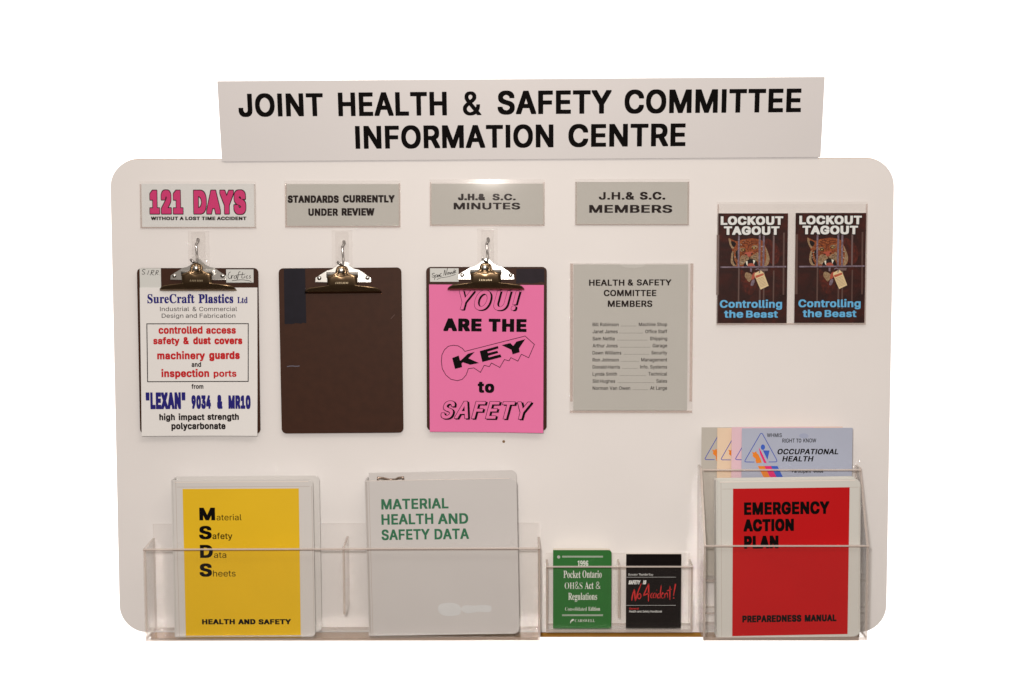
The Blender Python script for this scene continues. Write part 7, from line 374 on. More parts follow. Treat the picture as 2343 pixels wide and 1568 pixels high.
'i': '1 -14,194 0,4 2,0 40,-4 2,-13 2,-7 4,-5 8,-2 10,0 256,0 10,-4 4,-158 0,-4 -2,-2 -23,1 -18,4 -3,16 -1,7 -3,4 -17,0 -204,-2 -9,-6 -8,-9 -4,-12 -2,-4 -2,-1 -28,0 -10|51 359,11 -7,15 -4,44 0,16 4,14 8,12 14,5 12,2 11,1 20,-1 18,-4 11,-8 12,-13 12,-14 6,-10 2,-44 -1,-15 -5,-11 -6,-9 -9,-8 -13,-3 -12,-1 -15,0 -20,4 -14,5 -11',
'l': '1 -14,194 0,4 2,0 40,-4 2,-13 2,-7 4,-5 8,-2 10,0 401,0 10,-4 4,-159 1,-4 -3,0 -40,4 -3,12 0,8 -4,5 -7,2 -9,0 -351,-2 -9,-6 -8,-9 -4,-12 -2,-4 -2,-1 -28,0 -10',
's': '19 -22,47 -2,4 4,6 10,24 -9,24 -5,50 0,18 2,20 5,15 7,13 9,18 19,8 16,6 15,4 28,1 26,-1 21,-3 12,-7 17,-11 17,-21 18,-15 10,-67 33,-15 10,-7 9,-4 10,6 10,7 6,9 4,10 -2,17 -11,15 -15,12 -21,6 -20,3 -3,50 0,3 4,0 10,0 97,0 10,-3 3,-46 2,-5 -4,-3 -6,-23 6,-22 4,-44 0,-18 -2,-18 -6,-19 -8,-9 -7,-19 -20,-11 -21,-5 -17,-2 -15,1 -40,2 -12,8 -19,10 -14,11 -11,15 -12,40 -22,37 -18,14 -8,9 -10,8 -15,-7 -13,-10 -8,-13 -5,-11 3,-18 10,-17 18,-14 24,-6 14,-4 16,-2 2,-51 0,-3 -3,0 -10,0 -114,0 -10',
't': '55 -10,19 -9,26 -5,52 1,27 7,21 12,18 17,10 14,14 28,-1 23,-20 12,-32 -2,-11 -19,-8 -9,-4 10,-2 9,0 185,61 2,3 3,0 41,-1 12,-4 2,-59 1,0 99,-1 12,-4 2,-47 0,-19 -28,-24 -29,-69 -71,1 -43,4 -3,23 0,1 -219,3 -19,5 -12,8 -14',
},
},
}
# ------------------------------------------------------------------ materials
def lin(c):
    c /= 255.0
    return c/12.92 if c <= .04045 else ((c+.055)/1.055)**2.4
LT = (.90, .775, .705)                          # warm room light on a white card; divides out to give paint colour
def C(r, g, b, k=1.0): return tuple(min(.86, k*lin(x)/l) for x, l in zip((r, g, b), LT)) + (1,)
MATS = {}
def mat(name, col, rough=.5, metal=0.0, spec=.5, var=0.0, vscale=30, bump=0.0, bscale=400, coat=0.0):
    if name in MATS: return MATS[name]
    m = bpy.data.materials.new(name); m.use_nodes = True; t = m.node_tree; b = t.nodes['Principled BSDF']
    b.inputs['Base Color'].default_value = col; b.inputs['Roughness'].default_value = rough
    b.inputs['Metallic'].default_value = metal; b.inputs['Specular IOR Level'].default_value = spec
    b.inputs['Coat Weight'].default_value = coat; b.inputs['Coat Roughness'].default_value = .08
    tx = t.nodes.new('ShaderNodeTexCoord')
    if var:
        n = t.nodes.new('ShaderNodeTexNoise'); n.inputs['Scale'].default_value = vscale; n.inputs['Detail'].default_value = 5
        t.links.new(tx.outputs['Object'], n.inputs['Vector'])
        mx = t.nodes.new('ShaderNodeMix'); mx.data_type = 'RGBA'
        mx.inputs[6].default_value = tuple(c*(1-var) for c in col[:3])+(1,); mx.inputs[7].default_value = tuple(min(.9, c*(1+var)) for c in col[:3])+(1,)
        t.links.new(n.outputs[0], mx.inputs[0]); t.links.new(mx.outputs[2], b.inputs['Base Color'])
    if bump:
        n = t.nodes.new('ShaderNodeTexNoise'); n.inputs['Scale'].default_value = bscale; n.inputs['Detail'].default_value = 4
        t.links.new(tx.outputs['Object'], n.inputs['Vector'])
        bp = t.nodes.new('ShaderNodeBump'); bp.inputs['Strength'].default_value = bump; bp.inputs['Distance'].default_value = .001
        t.links.new(n.outputs[0], bp.inputs['Height']); t.links.new(bp.outputs[0], b.inputs['Normal'])
    MATS[name] = m; return m
def acrylic(name, tint, spec_rough=.03, haze=0.0, hazecol=(.8, .78, .76, 1), ior=1.49):
    """clear sheet: light passes straight through, Fresnel gloss on top, a little haze"""
    m = bpy.data.materials.new(name); m.use_nodes = True; t = m.node_tree; t.nodes.clear()
    o = t.nodes.new('ShaderNodeOutputMaterial'); tr = t.nodes.new('ShaderNodeBsdfTransparent'); gl = t.nodes.new('ShaderNodeBsdfGlossy')
    df = t.nodes.new('ShaderNodeBsdfDiffuse'); lw = t.nodes.new('ShaderNodeLayerWeight'); lw.inputs[0].default_value = .5; pw = t.nodes.new('ShaderNodeMath'); pw.operation = 'POWER'; pw.inputs[1].default_value = 5
    fr = t.nodes.new('ShaderNodeMath'); fr.operation = 'MULTIPLY_ADD'; fr.inputs[1].default_value = .96; fr.inputs[2].default_value = ((ior-1)/(ior+1))**2
    t.links.new(lw.outputs['Facing'], pw.inputs[0]); t.links.new(pw.outputs[0], fr.inputs[0]); a = t.nodes.new('ShaderNodeMixShader'); b = t.nodes.new('ShaderNodeMixShader')
    tr.inputs[0].default_value = tint; gl.inputs[0].default_value = (1, 1, 1, 1); gl.inputs['Roughness'].default_value = spec_rough; df.inputs[0].default_value = hazecol
    a.inputs[0].default_value = haze
    t.links.new(tr.outputs[0], a.inputs[1]); t.links.new(df.outputs[0], a.inputs[2])
    t.links.new(fr.outputs[0], b.inputs[0]); t.links.new(a.outputs[0], b.inputs[1]); t.links.new(gl.outputs[0], b.inputs[2])
    t.links.new(b.outputs[0], o.inputs[0]); MATS[name] = m; return m
M_ACR = acrylic('clear_acrylic', (.997, .995, .993, 1), .04, .004, ior=1.36)
M_SIDE = acrylic('clear_acrylic_side', (1, .998, .996, 1), .13, .01, (.85, .83, .82, 1), ior=1.45)
M_EDGE = acrylic('sawn_acrylic_edge', (.90, .85, .82, 1), .15, .42, (.72, .65, .60, 1))
M_EDGEL = acrylic('polished_acrylic_edge', (.975, .94, .925, 1), .08, .22, (.86, .80, .77, 1))
M_RIML = acrylic('painted_rim_light', (1, .98, .96, 1), .1, .5, (.86, .80, .76, 1))  # light and dark refracted in the holder rims, put into colour
M_RIMD = acrylic('painted_rim_dark', (.68, .58, .53, 1), .1, .12, (.3, .24, .2, 1))
M_BOARD = mat('white_laminate', C(229, 215, 208), .46, spec=.22, var=.035, vscale=5, bump=.02, bscale=900)
M_HEAD = mat('white_header_plastic', C(220, 206, 199), .38, var=.03, vscale=6, bump=.02, bscale=900)
M_BLACK = mat('black_vinyl_print', (.003, .002, .002, 1), .6, spec=.06)
M_INK = mat('soft_black_ink', (.016, .010, .010, 1), .6, spec=.08)
M_WOOD = mat('ochre_wood', C(168, 110, 24), .55, var=.18, vscale=25)
M_HARD = mat('dark_brown_hardboard', C(58, 30, 17), .5, spec=.15, var=.25, vscale=60, bump=.08, bscale=700)
M_PAPER = mat('white_paper', C(226, 216, 212), .7, spec=.2, var=.015, vscale=8, bump=.05, bscale=40)
M_PINK = mat('pink_paper', C(255, 112, 154), .7, spec=.15, var=.04, vscale=10, bump=.05, bscale=40)
M_GREY = mat('grey_card', C(188, 177, 166), .6, spec=.2, var=.03, vscale=10)
M_LGREY = mat('pale_card', C(217, 207, 199), .6, spec=.2)
M_NAVY = mat('navy_ink', C(28, 22, 104), .6, spec=.2)
M_RED = mat('red_ink', C(190, 22, 26), .6, spec=.2)
M_MAG = mat('magenta_ink', C(204, 50, 106), .6, spec=.2)
M_CHROME = mat('bright_nickel', (.58, .58, .55, 1), .26, 1.0, var=.08, vscale=200)
M_WIRE = mat('chrome_wire', (.40, .39, .38, 1), .2, 1.0)
M_BRONZE = mat('bronze_nickel', (.21, .145, .085, 1), .28, 1.0, var=.2, vscale=90)
M_TAPE = mat('blue_black_tape', C(26, 22, 29), .5, spec=.12, var=.3, vscale=50)
M_TAPE2 = mat('brown_black_tape', C(34, 24, 30), .5, spec=.12, var=.3, vscale=50)
M_STICK = mat('cream_label_paper', C(206, 197, 187), .7, spec=.2)
M_YEL = mat('yellow_card', C(224, 173, 16), .5, spec=.3, var=.06, vscale=9, coat=.12)
M_VINYL = mat('white_binder_vinyl', C(207, 194, 185), .4, var=.03, vscale=7, coat=.15)
M_VINYL2 = mat('warm_grey_binder_vinyl', C(199, 186, 178), .42, var=.045, vscale=8, coat=.1)
M_VINYL3 = mat('ivory_binder_vinyl', C(207, 196, 184), .4, var=.03, vscale=7, coat=.2)
M_SEAM = mat('vinyl_seam', C(178, 158, 144), .4)
M_SEAMH = mat('pale_vinyl_seam', C(228, 208, 194), .35)
M_REDC = mat('red_card', C(186, 12, 16), .5, spec=.15, var=.08, vscale=9, coat=.12)
M_GRNT = mat('green_title_ink', C(26, 98, 62), .5)
M_GREEN = mat('green_booklet_cover', C(18, 98, 26), .45, var=.07, vscale=25)
M_CREAMT = mat('cream_print', C(222, 222, 200), .6)
M_BLKC = mat('black_booklet_cover', C(12, 5, 5), .5, spec=.1, var=.2, vscale=40)
M_WPRINT = mat('white_print', C(222, 218, 214), .6)
M_REDP = mat('bright_red_print', C(196, 14, 14), .6)
M_PAGE = mat('cream_page_block', C(232, 208, 188), .8, var=.05, vscale=300)
M_DARKCOV = mat('dark_maroon_cover', C(52, 18, 14), .4, var=.35, vscale=22, coat=.3)
M_BLUEP = mat('sky_blue_print', C(92, 166, 208), .6)
M_BROG = mat('grey_brochure', C(184, 170, 156), .55, var=.03)
M_BROP = mat('peach_brochure', C(234, 192, 160), .55, var=.03)
M_BROK = mat('rose_brochure', C(222, 178, 182), .55, var=.03)
M_BROS = mat('salmon_brochure', C(245, 190, 172), .55, var=.03)
M_BROB = mat('pale_blue_brochure', C(170, 168, 180), .5, var=.03)
M_OR = mat('orange_print', C(242, 120, 12), .6)
M_CR = mat('crimson_print', C(222, 14, 100), .6)
M_BL = mat('blue_print', C(44, 84, 176), .6)
M_BL2 = mat('dark_blue_print', C(34, 64, 160), .6)
M_RESID = mat('dried_glue', C(206, 197, 191), .6, var=.06, vscale=60)
M_BACK = mat('white_backdrop', (.88, .88, .88, 1), .9, spec=.1, var=.01, vscale=1)
# ------------------------------------------------------------------ placing things
def ray(u, v): return (RM @ Vector((u-PU, -(v-PV), -FPX))).normalized()
def Wp(u, v, d=0.0):
    """point on the plane y = -d behind picture point (u, v)"""
    r = ray(u, v); return CAM + r*((-d-CAM.y)/r.y)
class Frame:
    """a flat thing's own axes: x along its lower edge, y up, z towards the room"""
    def __init__(s, O, ex, ez):
        s.O = O; s.ez = ez.normalized(); s.ex = (ex-s.ez*ex.dot(s.ez)).normalized(); s.ey = s.ez.cross(s.ex)
        s.M = Matrix((s.ex, s.ey, s.ez)).transposed().to_4x4(); s.M.translation = O
    def loc(s, p, z=0.0):
        r = ray(*p); O = s.O+s.ez*z; t = (O-CAM).dot(s.ez)/r.dot(s.ez); q = CAM+r*t-O
        return (q.dot(s.ex), q.dot(s.ey))
def frame(bl, br, d, tilt=0.0):
    a, b = Wp(*bl, d), Wp(*br, d); ez = Vector((0, -1, 0))
    if tilt: ez = Vector((0, -math.cos(tilt), -math.sin(tilt)))
    return Frame(a, b-a, ez)
def Z(x0, y0, k): return lambda x, y: ((x0+x/k)/1.74819, (y0+y/k)/1.74819)
ZA = Z(400, 280, 1.562); ZB = Z(1900, 280, 1.34655); ZC = Z(520, 880, 1.7417); ZD = Z(1080, 880, 1.7417); ZE = Z(1660, 880, 1.7417)
ZF = Z(2240, 1000, 2.2397); ZG = Z(2800, 760, 2.6138); ZH = Z(2740, 1660, 2.9038); ZI = Z(2740, 2100, 3.0038)
ZJ = Z(2140, 2140, 3.2662); ZK = Z(540, 1860, 2.0634); ZL = Z(1340, 1860, 2.0628); ZT = Z(2860, 940, 6.5346); Z0 = lambda x, y: (x, y)
def thing(name, label, cat, fr, group=None):
    o = bpy.data.objects.new(name, None); S.collection.objects.link(o); o.empty_display_size = .02
    o.matrix_world = fr.M; o['label'] = label; o['category'] = cat
    if group: o['group'] = group
    return o
def link(name, me, mats, parent, z=0.0, label=None, smooth=False):
    for m in (mats if isinstance(mats, (list, tuple)) else [mats]): me.materials.append(m)
    if smooth:
        for p in me.polygons: p.use_smooth = True
    o = bpy.data.objects.new(name, me); S.collection.objects.link(o); o.parent = parent; o.location = (0, 0, z)
    if label: o['label'] = label
    return o
def tag(o, label, cat, group=None):
    o['label'] = label; o['category'] = cat
    if group: o['group'] = group
    return o
def rrect(x0, y0, x1, y1, r=0.0, which='1111', n=7):
    """corners in order bl br tr tl"""
    P = []; cs = [(x0, y0, 1, 1, 180), (x1, y0, -1, 1, 270), (x1, y1, -1, -1, 0), (x0, y1, 1, -1, 90)]
    for (x, y, sx, sy, a0), w in zip(cs, which):
        if w == '0' or r <= 0: P.append((x, y)); continue
        for i in range(n+1):
            a = math.radians(a0+90*i/n); P.append((x+sx*r+r*math.cos(a), y+sy*r+r*math.sin(a)))
    return P
def area(P): return sum(P[i-1][0]*P[i][1]-P[i][0]*P[i-1][1] for i in range(len(P)))/2
def prism(P, z0, z1, edge_mat=0, bevel=0.0, me=None):
    if area(P) < 0: P = P[::-1]
    bm = bmesh.new(); n = len(P)
    a = [bm.verts.new((x, y, z0)) for x, y in P]; b = [bm.verts.new((x, y, z1)) for x, y in P]
    bm.faces.new(b); bm.faces.new(a[::-1]); top = list(bm.faces)[0]
    for i in range(n):
        f = bm.faces.new((a[i], a[(i+1) % n], b[(i+1) % n], b[i])); f.material_index = edge_mat
    if bevel: bmesh.ops.bevel(bm, geom=list(top.edges), offset=bevel, segments=2, affect='EDGES')
    me = bpy.data.meshes.new('sheet'); bm.to_mesh(me); bm.free(); return me
def quad_panel(front4, thick, edge_mat=1):
    """a sheet from four local 3-D corners, thickened along its normal"""
    q = [Vector(p) for p in front4]; n = (q[1]-q[0]).cross(q[3]-q[0]).normalized()*thick/2
    for k in range(3, len(q)):                  # keep it flat
        nn = n.normalized(); q[k] = q[k]-nn*(q[k]-q[0]).dot(nn)
    bm = bmesh.new(); a = [bm.verts.new(p-n) for p in q]; b = [bm.verts.new(p+n) for p in q]; m = len(q)
    bm.faces.new(b); bm.faces.new(a[::-1])
    for i in range(m):
        f = bm.faces.new((a[i], a[(i+1) % m], b[(i+1) % m], b[i])); f.material_index = edge_mat
    me = bpy.data.meshes.new('panel'); bm.to_mesh(me); bm.free(); return me
def tube(pts, r, seg=8, flat=1.0):
    pts = [Vector(p) for p in pts]; bm = bmesh.new(); rings = []
    for i, p in enumerate(pts):
        t = (pts[min(i+1, len(pts)-1)]-pts[max(i-1, 0)]).normalized()
        up = Vector((0, 0, 1)) if abs(t.z) < .9 else Vector((1, 0, 0)); s = t.cross(up).normalized(); u = s.cross(t)
        rr = r[i] if isinstance(r, (list, tuple)) else r
        rings.append([bm.verts.new(p+(s*math.cos(2*math.pi*k/seg)+u*math.sin(2*math.pi*k/seg)*flat)*rr) for k in range(seg)])
    for a, b in zip(rings, rings[1:]):
        for k in range(seg): bm.faces.new((a[k], a[(k+1) % seg], b[(k+1) % seg], b[k]))
    bm.faces.new(rings[0][::-1]); bm.faces.new(rings[-1])
    bmesh.ops.recalc_face_normals(bm, faces=bm.faces)
    me = bpy.data.meshes.new('tube'); bm.to_mesh(me); bm.free(); return me
def join(meshes):
    bm = bmesh.new()
    for m in meshes: bm.from_mesh(m)
    me = bpy.data.meshes.new('print'); bm.to_mesh(me); bm.free()
    for m in meshes: bpy.data.meshes.remove(m)
    return me
def flat(P, z=0.0):
    if area(P) < 0: P = P[::-1]
    me = bpy.data.meshes.new('flat'); me.from_pydata([(x, y, z) for x, y in P], [], [tuple(range(len(P)))]); return me
def smooth_path(P, n=6, closed=False):
    out = []; m = len(P)
    for i in range(m if closed else m-1):
        g = (lambda k: P[k % m]) if closed else (lambda k: P[max(0, min(m-1, k))])
        a, b, c, d = g(i-1), g(i), g(i+1), g(i+2)
        for j in range(n):
            t = j/n; out.append(tuple(.5*(2*b[q]+(c[q]-a[q])*t+(2*a[q]-5*b[q]+4*c[q]-d[q])*t*t+(3*b[q]-a[q]-3*c[q]+d[q])*t**3) for q in (0, 1)))
    if not closed: out.append(tuple(P[-1]))
    return out
def stroke(P, w, z=0.0, closed=False, taper=None):
    """a flat ribbon along a path"""
    V = [Vector((x, y)) for x, y in P]; n = len(V); L = []; R = []
    for i in range(n):
        a = V[(i-1) % n] if closed else V[max(i-1, 0)]; b = V[(i+1) % n] if closed else V[min(i+1, n-1)]
        d1 = (V[i]-a); d2 = (b-V[i]); d1 = d1.normalized() if d1.length > 1e-9 else d2.normalized(); d2 = d2.normalized() if d2.length > 1e-9 else d1
        t = d1+d2; t = t.normalized() if t.length > 1e-6 else d1
        k = min(2.2, 1/max(.3, t.dot(d1))); hw = w/2*k
        if taper: hw *= taper[min(len(taper)-1, int(i/n*len(taper)))]
        nn = Vector((-t.y, t.x))*hw; L.append(V[i]+nn); R.append(V[i]-nn)
    vs = [(p.x, p.y, z) for p in L]+[(p.x, p.y, z) for p in R]
    fs = [(i, n+i, n+(i+1) % n, (i+1) % n) for i in range(n if closed else n-1)]
    me = bpy.data.meshes.new('stroke'); me.from_pydata(vs, [], fs); return me
# ------------------------------------------------------------------ lettering
def glyph_polys(font, w, ch):
    k = (font, w, ch)
    if k not in _CACHE:
        rings = []
        for ring in OUTLINES[font][w][ch].split('|'):
            x = y = 0; q = []
            for p in ring.split(','):
                a, b = p.split(); x += int(a); y += int(b); q.append((x/1000, y/1000))
            rings.append(q)
        _CACHE[k] = rings
    return _CACHE[k]
_CACHE = {}
def run_mesh(s, box, base, stem=None, font='sans', track=0.0, space=.2, shear=0.0, grow=0.0, split=False, weight=None):
    """letters of s fitted so that they span x0..x1 (box), stand on base and reach up to top; stem is the
    stroke width as a fraction of the cap height, met by taking outlines of the nearest weight"""
    x0, x1, top = box; H = top-base; MT = METRICS[font]
    x = 0; pos = []
    for ch in s:
        if ch == ' ': x += space+track; continue
        mt = MT[ch]; pos.append((ch, x, len(pos))); x += mt[0]/1000+track
    gx0 = pos[0][1]+MT[pos[0][0]][1]/1000; gx1 = pos[-1][1]+MT[pos[-1][0]][2]/1000; gy1 = max(MT[c][4] for c, _, _ in pos)/1000
    n = len(pos); G = gx1-gx0; stem0 = .0636 if font == 'sans' else .0735
    Wm = x1-x0-abs(shear)*H; w = 0.0; tr = 1.1; c = 2+tr*(n-1)
    if stem:
        S_ = stem*H*min(1.4, .509/gy1); w = (S_*G-stem0*Wm)/max(1e-6, 2*Wm-c*S_)
        w = max(-.012 if font == 'sans' else -.02, min(.07, w))
    wq = lambda v: int(round(v*100))*10
    W0 = wq(w)/1000 if weight is None else weight; kx = Wm/(G+c*W0); ky = H/(gy1+1.5*W0)
    Wg = wq(W0+grow*2/(kx+ky)) if grow else int(round(W0*1000))
    K = 1000.0; meshes = []
    for ch, px, i in pos:
        cu = bpy.data.curves.new('t', 'CURVE'); cu.dimensions = '2D'; cu.fill_mode = 'FRONT'
        for q in glyph_polys(font, Wg, ch):
            s_ = cu.splines.new('POLY'); s_.points.add(len(q)-1); s_.use_cyclic_u = True
            for bp, p in zip(s_.points, q):
                X = (p[0]+px-gx0+W0+i*tr*W0)*kx; Y = (p[1]+.75*W0)*ky
                bp.co = (X*K, Y*K, 0, 1)
        ob = bpy.data.objects.new('t', cu); me = bpy.data.meshes.new_from_object(ob)
        bpy.data.objects.remove(ob); bpy.data.curves.remove(cu)
        for v in me.vertices:
            X, Y = v.co.x/K, v.co.y/K
            v.co = (X+shear*Y+x0, Y+base, i*3e-6)
        me.materials.clear(); meshes.append(me)
    return meshes if split else join(meshes)
class Sheet:
    """collects print for one thing, one mesh per ink and height"""
    def __init__(s, fr, parent, z, zf=Z0, bend=None): s.fr, s.p, s.z, s.zf, s.b, s.bend = fr, parent, z, zf, {}, bend; s.row, s.rb = 0, None
    def P(s, x, y): return s.fr.loc(s.zf(x, y), s.z)
    def add(s, me, m, lay, name):
        row = s.row if name in ('lettering', 'outline', 'outline_fill') else 0
        if name in ('rule', 'stripe', 'glue_residue', 'scuff'): row = len(s.b)
        s.b.setdefault((m.name, lay, name, row), (m, []))[1].append(me)
    def text(s, t, x0, x1, base, top, m=None, stem=.2, lay=0, name='lettering', **k):
        m = m or M_BLACK
        if s.rb is None or abs(base-s.rb) > .6*abs(base-top): s.row += 1
        s.rb = base
        a = s.P(x0, base); b = s.P(x1, base); c = s.P((x0+x1)/2, top); c0 = s.P((x0+x1)/2, base)
        yb = (a[1]+b[1])/2
        R_ = run_mesh(t, (a[0], b[0], yb+c[1]-c0[1]), yb, stem, **k)
        if k.get('split'):
            for me in R_: link('letter', me, m, s.p, s.z+.0002)
        else: s.add(R_, m, lay, name)
    def line(s, pts, w, m=None, lay=0, closed=False, name='lettering', smooth=0, taper=None):
        P = [s.P(*p) for p in pts]
        if smooth: P = smooth_path(P, smooth, closed)
        elif s.bend:
            Q = P+[P[0]] if closed else P; P = [(a[0]+(b[0]-a[0])*t/12, a[1]+(b[1]-a[1])*t/12) for a, b in zip(Q, Q[1:]) for t in range(12)]+([] if closed else [Q[-1]])
        w = w*(Vector(s.P(100, 0))-Vector(s.P(0, 0))).length/100
        s.add(stroke(P, w, 0, closed, taper), m or M_BLACK, lay, name)
    def poly(s, pts, m, lay=0, name='print', smooth=0):
        P = [s.P(*p) for p in pts]
        if smooth: P = smooth_path(P, smooth, True)
        s.add(flat(P), m, lay, name)
    def done(s, names={}):
        for (mn, lay, name, row), (m, L) in s.b.items():
            me = join(L)
            if s.bend:
                for v in me.vertices: v.co.z += s.bend(v.co.x, v.co.y)
            link(name, me, m, s.p, s.z+.0002+lay*.00015, names.get((name, lay)))
# ------------------------------------------------------------------ the setting
me = bpy.data.meshes.new('wall'); me.from_pydata([(-7, 1.6, -3), (7, 1.6, -3), (7, 1.6, 6), (-7, 1.6, 6)], [], [(0, 1, 2, 3)])
bw = link('backdrop', me, M_BACK, None); bw['kind'] = 'structure'
# ------------------------------------------------------------------ the board
fb = frame((262, 1452), (2040, 1452), 0)
board = thing('information_board', 'large white rounded notice board that carries the sleeves, clipboards and clear holders', 'notice board', fb)
x0 = fb.loc((263, 900))[0]; x1 = fb.loc((2037, 900))[0]; yb = fb.loc((1171, 1447))[1]; yt = fb.loc((1171, 363.5))[1]
R = .052
link('panel', prism(rrect(x0, yb, x1, yt, R, n=10), -.012, 0, 0, .0015), M_BOARD, board)
link('wooden_backing', prism(rrect(x0-.0016, yb-.0004, x1+.0018, yt+.0012, R, n=10), -.0135, -.0122), M_WOOD, board)
x, y = fb.loc((1152.5, 1010.5)); 
link('nail_hole', prism([(x+.0027*math.cos(a*.628), y+.0027*math.sin(a*.628)) for a in range(10)], .0001, .0006), mat('brown_plug', C(120, 84, 48), .5), board, label='small brown plug below the pink notice')
bx0, bx1 = fb.loc((340, 1450))[0], fb.loc((1970, 1450))[0]
fw = Frame(fb.O+Vector((0, .0145, 0)), fb.ex, fb.ez)
wd = thing('wooden_batten', 'ochre wooden batten showing as a thin strip under the white board', 'batten', fw)
y1 = fw.loc((1171, 1458))[1]
link('rail', prism(rrect(bx0, y1, bx1, yb+.06), -.018, 0), M_WOOD, wd)
for ua, ub in ((1612, 1969), (341, 1232)):
    rx0, rx1 = fb.loc((ua, 1450))[0], fb.loc((ub, 1450))[0]
    link('block', prism(rrect(rx0, fw.loc((1171, 1465.5))[1], rx1, y1-.0002), -.018, 0), M_WOOD, wd)
# ------------------------------------------------------------------ header sign, its top leaning into the room
TL, TR_, BL_, BR_ = ZA(736, 68), ZB(1885, 38), ZA(761, 571), ZB(1862, 467)
fh = frame(BL_, BR_, .004, math.radians(10))
hd = thing('header_sign', 'long white header sign lettered joint health and safety committee information centre', 'sign', fh)
a, b = fh.loc(BL_), fh.loc(BR_); t0, t1 = fh.loc(TL), fh.loc(TR_)
link('panel', prism([(a[0], a[1]-.0008), (b[0], b[1]-.0012), ((b[0]+t1[0])/2+.001, t1[1]), ((a[0]+t0[0])/2-.001, (t0[1]+t1[1])/2)], -.003, 0, 0, .0006), M_HEAD, hd)
link('flange', prism(rrect(a[0]+.004, -.03, b[0]-.004, .02), -.0078, -.0034), M_HEAD, hd)
sh = Sheet(fh, hd, 0)
def src(x, y): return (x/1.74819, y/1.74819)
sh.zf = src
for w_, xa, xb, bb, tt in (('JOINT', 955.7, 1294, 466.5, 373), ('HEALTH', 1354, 1788, 464, 369), ('&', 1852, 1926, 461.5, 366), ('SAFETY', 1990.6, 2445.8, 456.5, 361), ('COMMITTEE', 2497.8, 3203, 452, 356)):
    sh.text(w_, xa, xb, bb, tt, weight=.03 if w_ != '&' else .015, split=True)
for w_, xa, xb, bb, tt in (('INFORMATION', 1422.4, 2214, 593, 500), ('CENTRE', 2273.5, 2741.4, 587, 494.5)):
    sh.text(w_, xa, xb, bb, tt, weight=.03 if w_ != '&' else .015, split=True)
sh.done()
# ------------------------------------------------------------------ clear card sleeves in the top row
def sleeve(px, label, inner, cardmat, cardlabel, group='clear card sleeves in the top row', d=.0):
    (x0, y0, x1, y1) = px
    fr = frame((x0, y1), (x1, y1), d)
    r = thing('card_sleeve', label, 'sign holder', fr, group)
    def bx(q): a = fr.loc((q[0], q[3])); b = fr.loc((q[2], q[1])); return a[0], a[1], b[0], b[1]
    A = bx(px); t = .0016
    link('back_sheet', prism(rrect(*A), .0003, t, 1), [M_ACR, M_EDGEL], r)
    link('front_sheet', prism(rrect(A[0]+.001, A[1]+.001, A[2]-.001, A[3]-.005), .0034, .0034+t, 1), [M_ACR, M_EDGEL], r)
    g = .0035
    link('edge_strip', prism(rrect(A[0]+.001, A[1]+g, A[0]+g, A[3]-.005), t, .0033), M_EDGEL, r)
    link('edge_strip', prism(rrect(A[2]-g, A[1]+g, A[2]-.001, A[3]-.005), t, .0033), M_EDGEL, r)
    link('edge_strip', prism(rrect(A[0]+.001, A[1]+.001, A[2]-.001, A[1]+g-.0002), t, .0033), M_EDGEL, r)
    fc = frame((inner[0], inner[3]), (inner[2], inner[3]), d+.0022)
    c = thing('title_card', cardlabel, 'card', fc, 'title cards in the top row')
    a = fc.loc((inner[0], inner[3])); b = fc.loc((inner[2], inner[1]))
    link('card', prism(rrect(a[0], a[1], b[0], b[1]), 0, .0004), cardmat, c)
    return fc, c
def dz(f, x0, y0, x1, y1): a = f(x0, y0); b = f(x1, y1); return (a[0], a[1], b[0], b[1])
fc, c = sleeve(dz(ZA, 254, 697, 975, 992), 'leftmost clear sleeve of the top row, holding the 121 days card', dz(ZA, 262, 712, 970, 982), M_LGREY, 'pale card with big magenta 121 days lettering')
s = Sheet(fc, c, .0004, ZA)
for g_, m_, l_ in ((.0009, M_INK, 0), (-.0007, M_MAG, 1)):
    s.text('121', 312, 520, 901, 750, m_, .215, lay=l_, grow=g_, name='lettering', track=.01)
    s.text('DAYS', 586, 912, 901, 750, m_, .215, lay=l_, grow=g_, name='lettering', track=.015)
s.text('WITHOUT A LOST TIME ACCIDENT', 318, 915, 939, 917, M_INK, .34, track=.0)
s.done({('lettering', 1): 'magenta numerals and letters with black outlines'})
fc, c = sleeve(dz(ZA, 1157, 692, 1879, 987), 'second clear sleeve from the left, holding the standards currently under review card', dz(ZA, 1168, 714, 1869, 974), M_GREY, 'grey card reading standards currently under review')
s = Sheet(fc, c, .0004, ZA)
s.text('STANDARDS', 1173, 1492, 831, 784, M_INK, .26); s.text('CURRENTLY', 1518, 1841, 829, 782, M_INK, .26)
s.text('UNDER', 1302, 1487, 912, 866, M_INK, .26); s.text('REVIEW', 1510, 1715, 911, 864, M_INK, .26); s.done()
fc, c = sleeve((983, 411, 1247, 518), 'third clear sleeve from the left, holding the minutes card, with glints along its top', (986, 420.5, 1245, 514), M_GREY, 'grey card reading J.H.& S.C. minutes')
s = Sheet(fc, c, .0004)
s.text('J.H.&', 1048, 1110, 458.5, 443.5, M_INK, .36); s.text('S.C.', 1127, 1180, 458.5, 443.5, M_INK, .36); s.text('MINUTES', 1038, 1190, 479.5, 464, M_INK, .37); s.done()
fc, c = sleeve(dz(ZB, 537, 588, 1155, 839), 'rightmost clear sleeve of the top row, holding the members card', dz(ZB, 542, 604, 1151, 833), M_GREY, 'grey card reading J.H.& S.C. members')
s = Sheet(fc, c, .0004, ZB)
s.text('J.H.&', 667, 858, 699, 658, M_INK, .31); s.text('S.C.', 888, 1025, 699, 657, M_INK, .31); s.text('MEMBERS', 615, 1062, 770, 727, M_INK, .38); s.done()
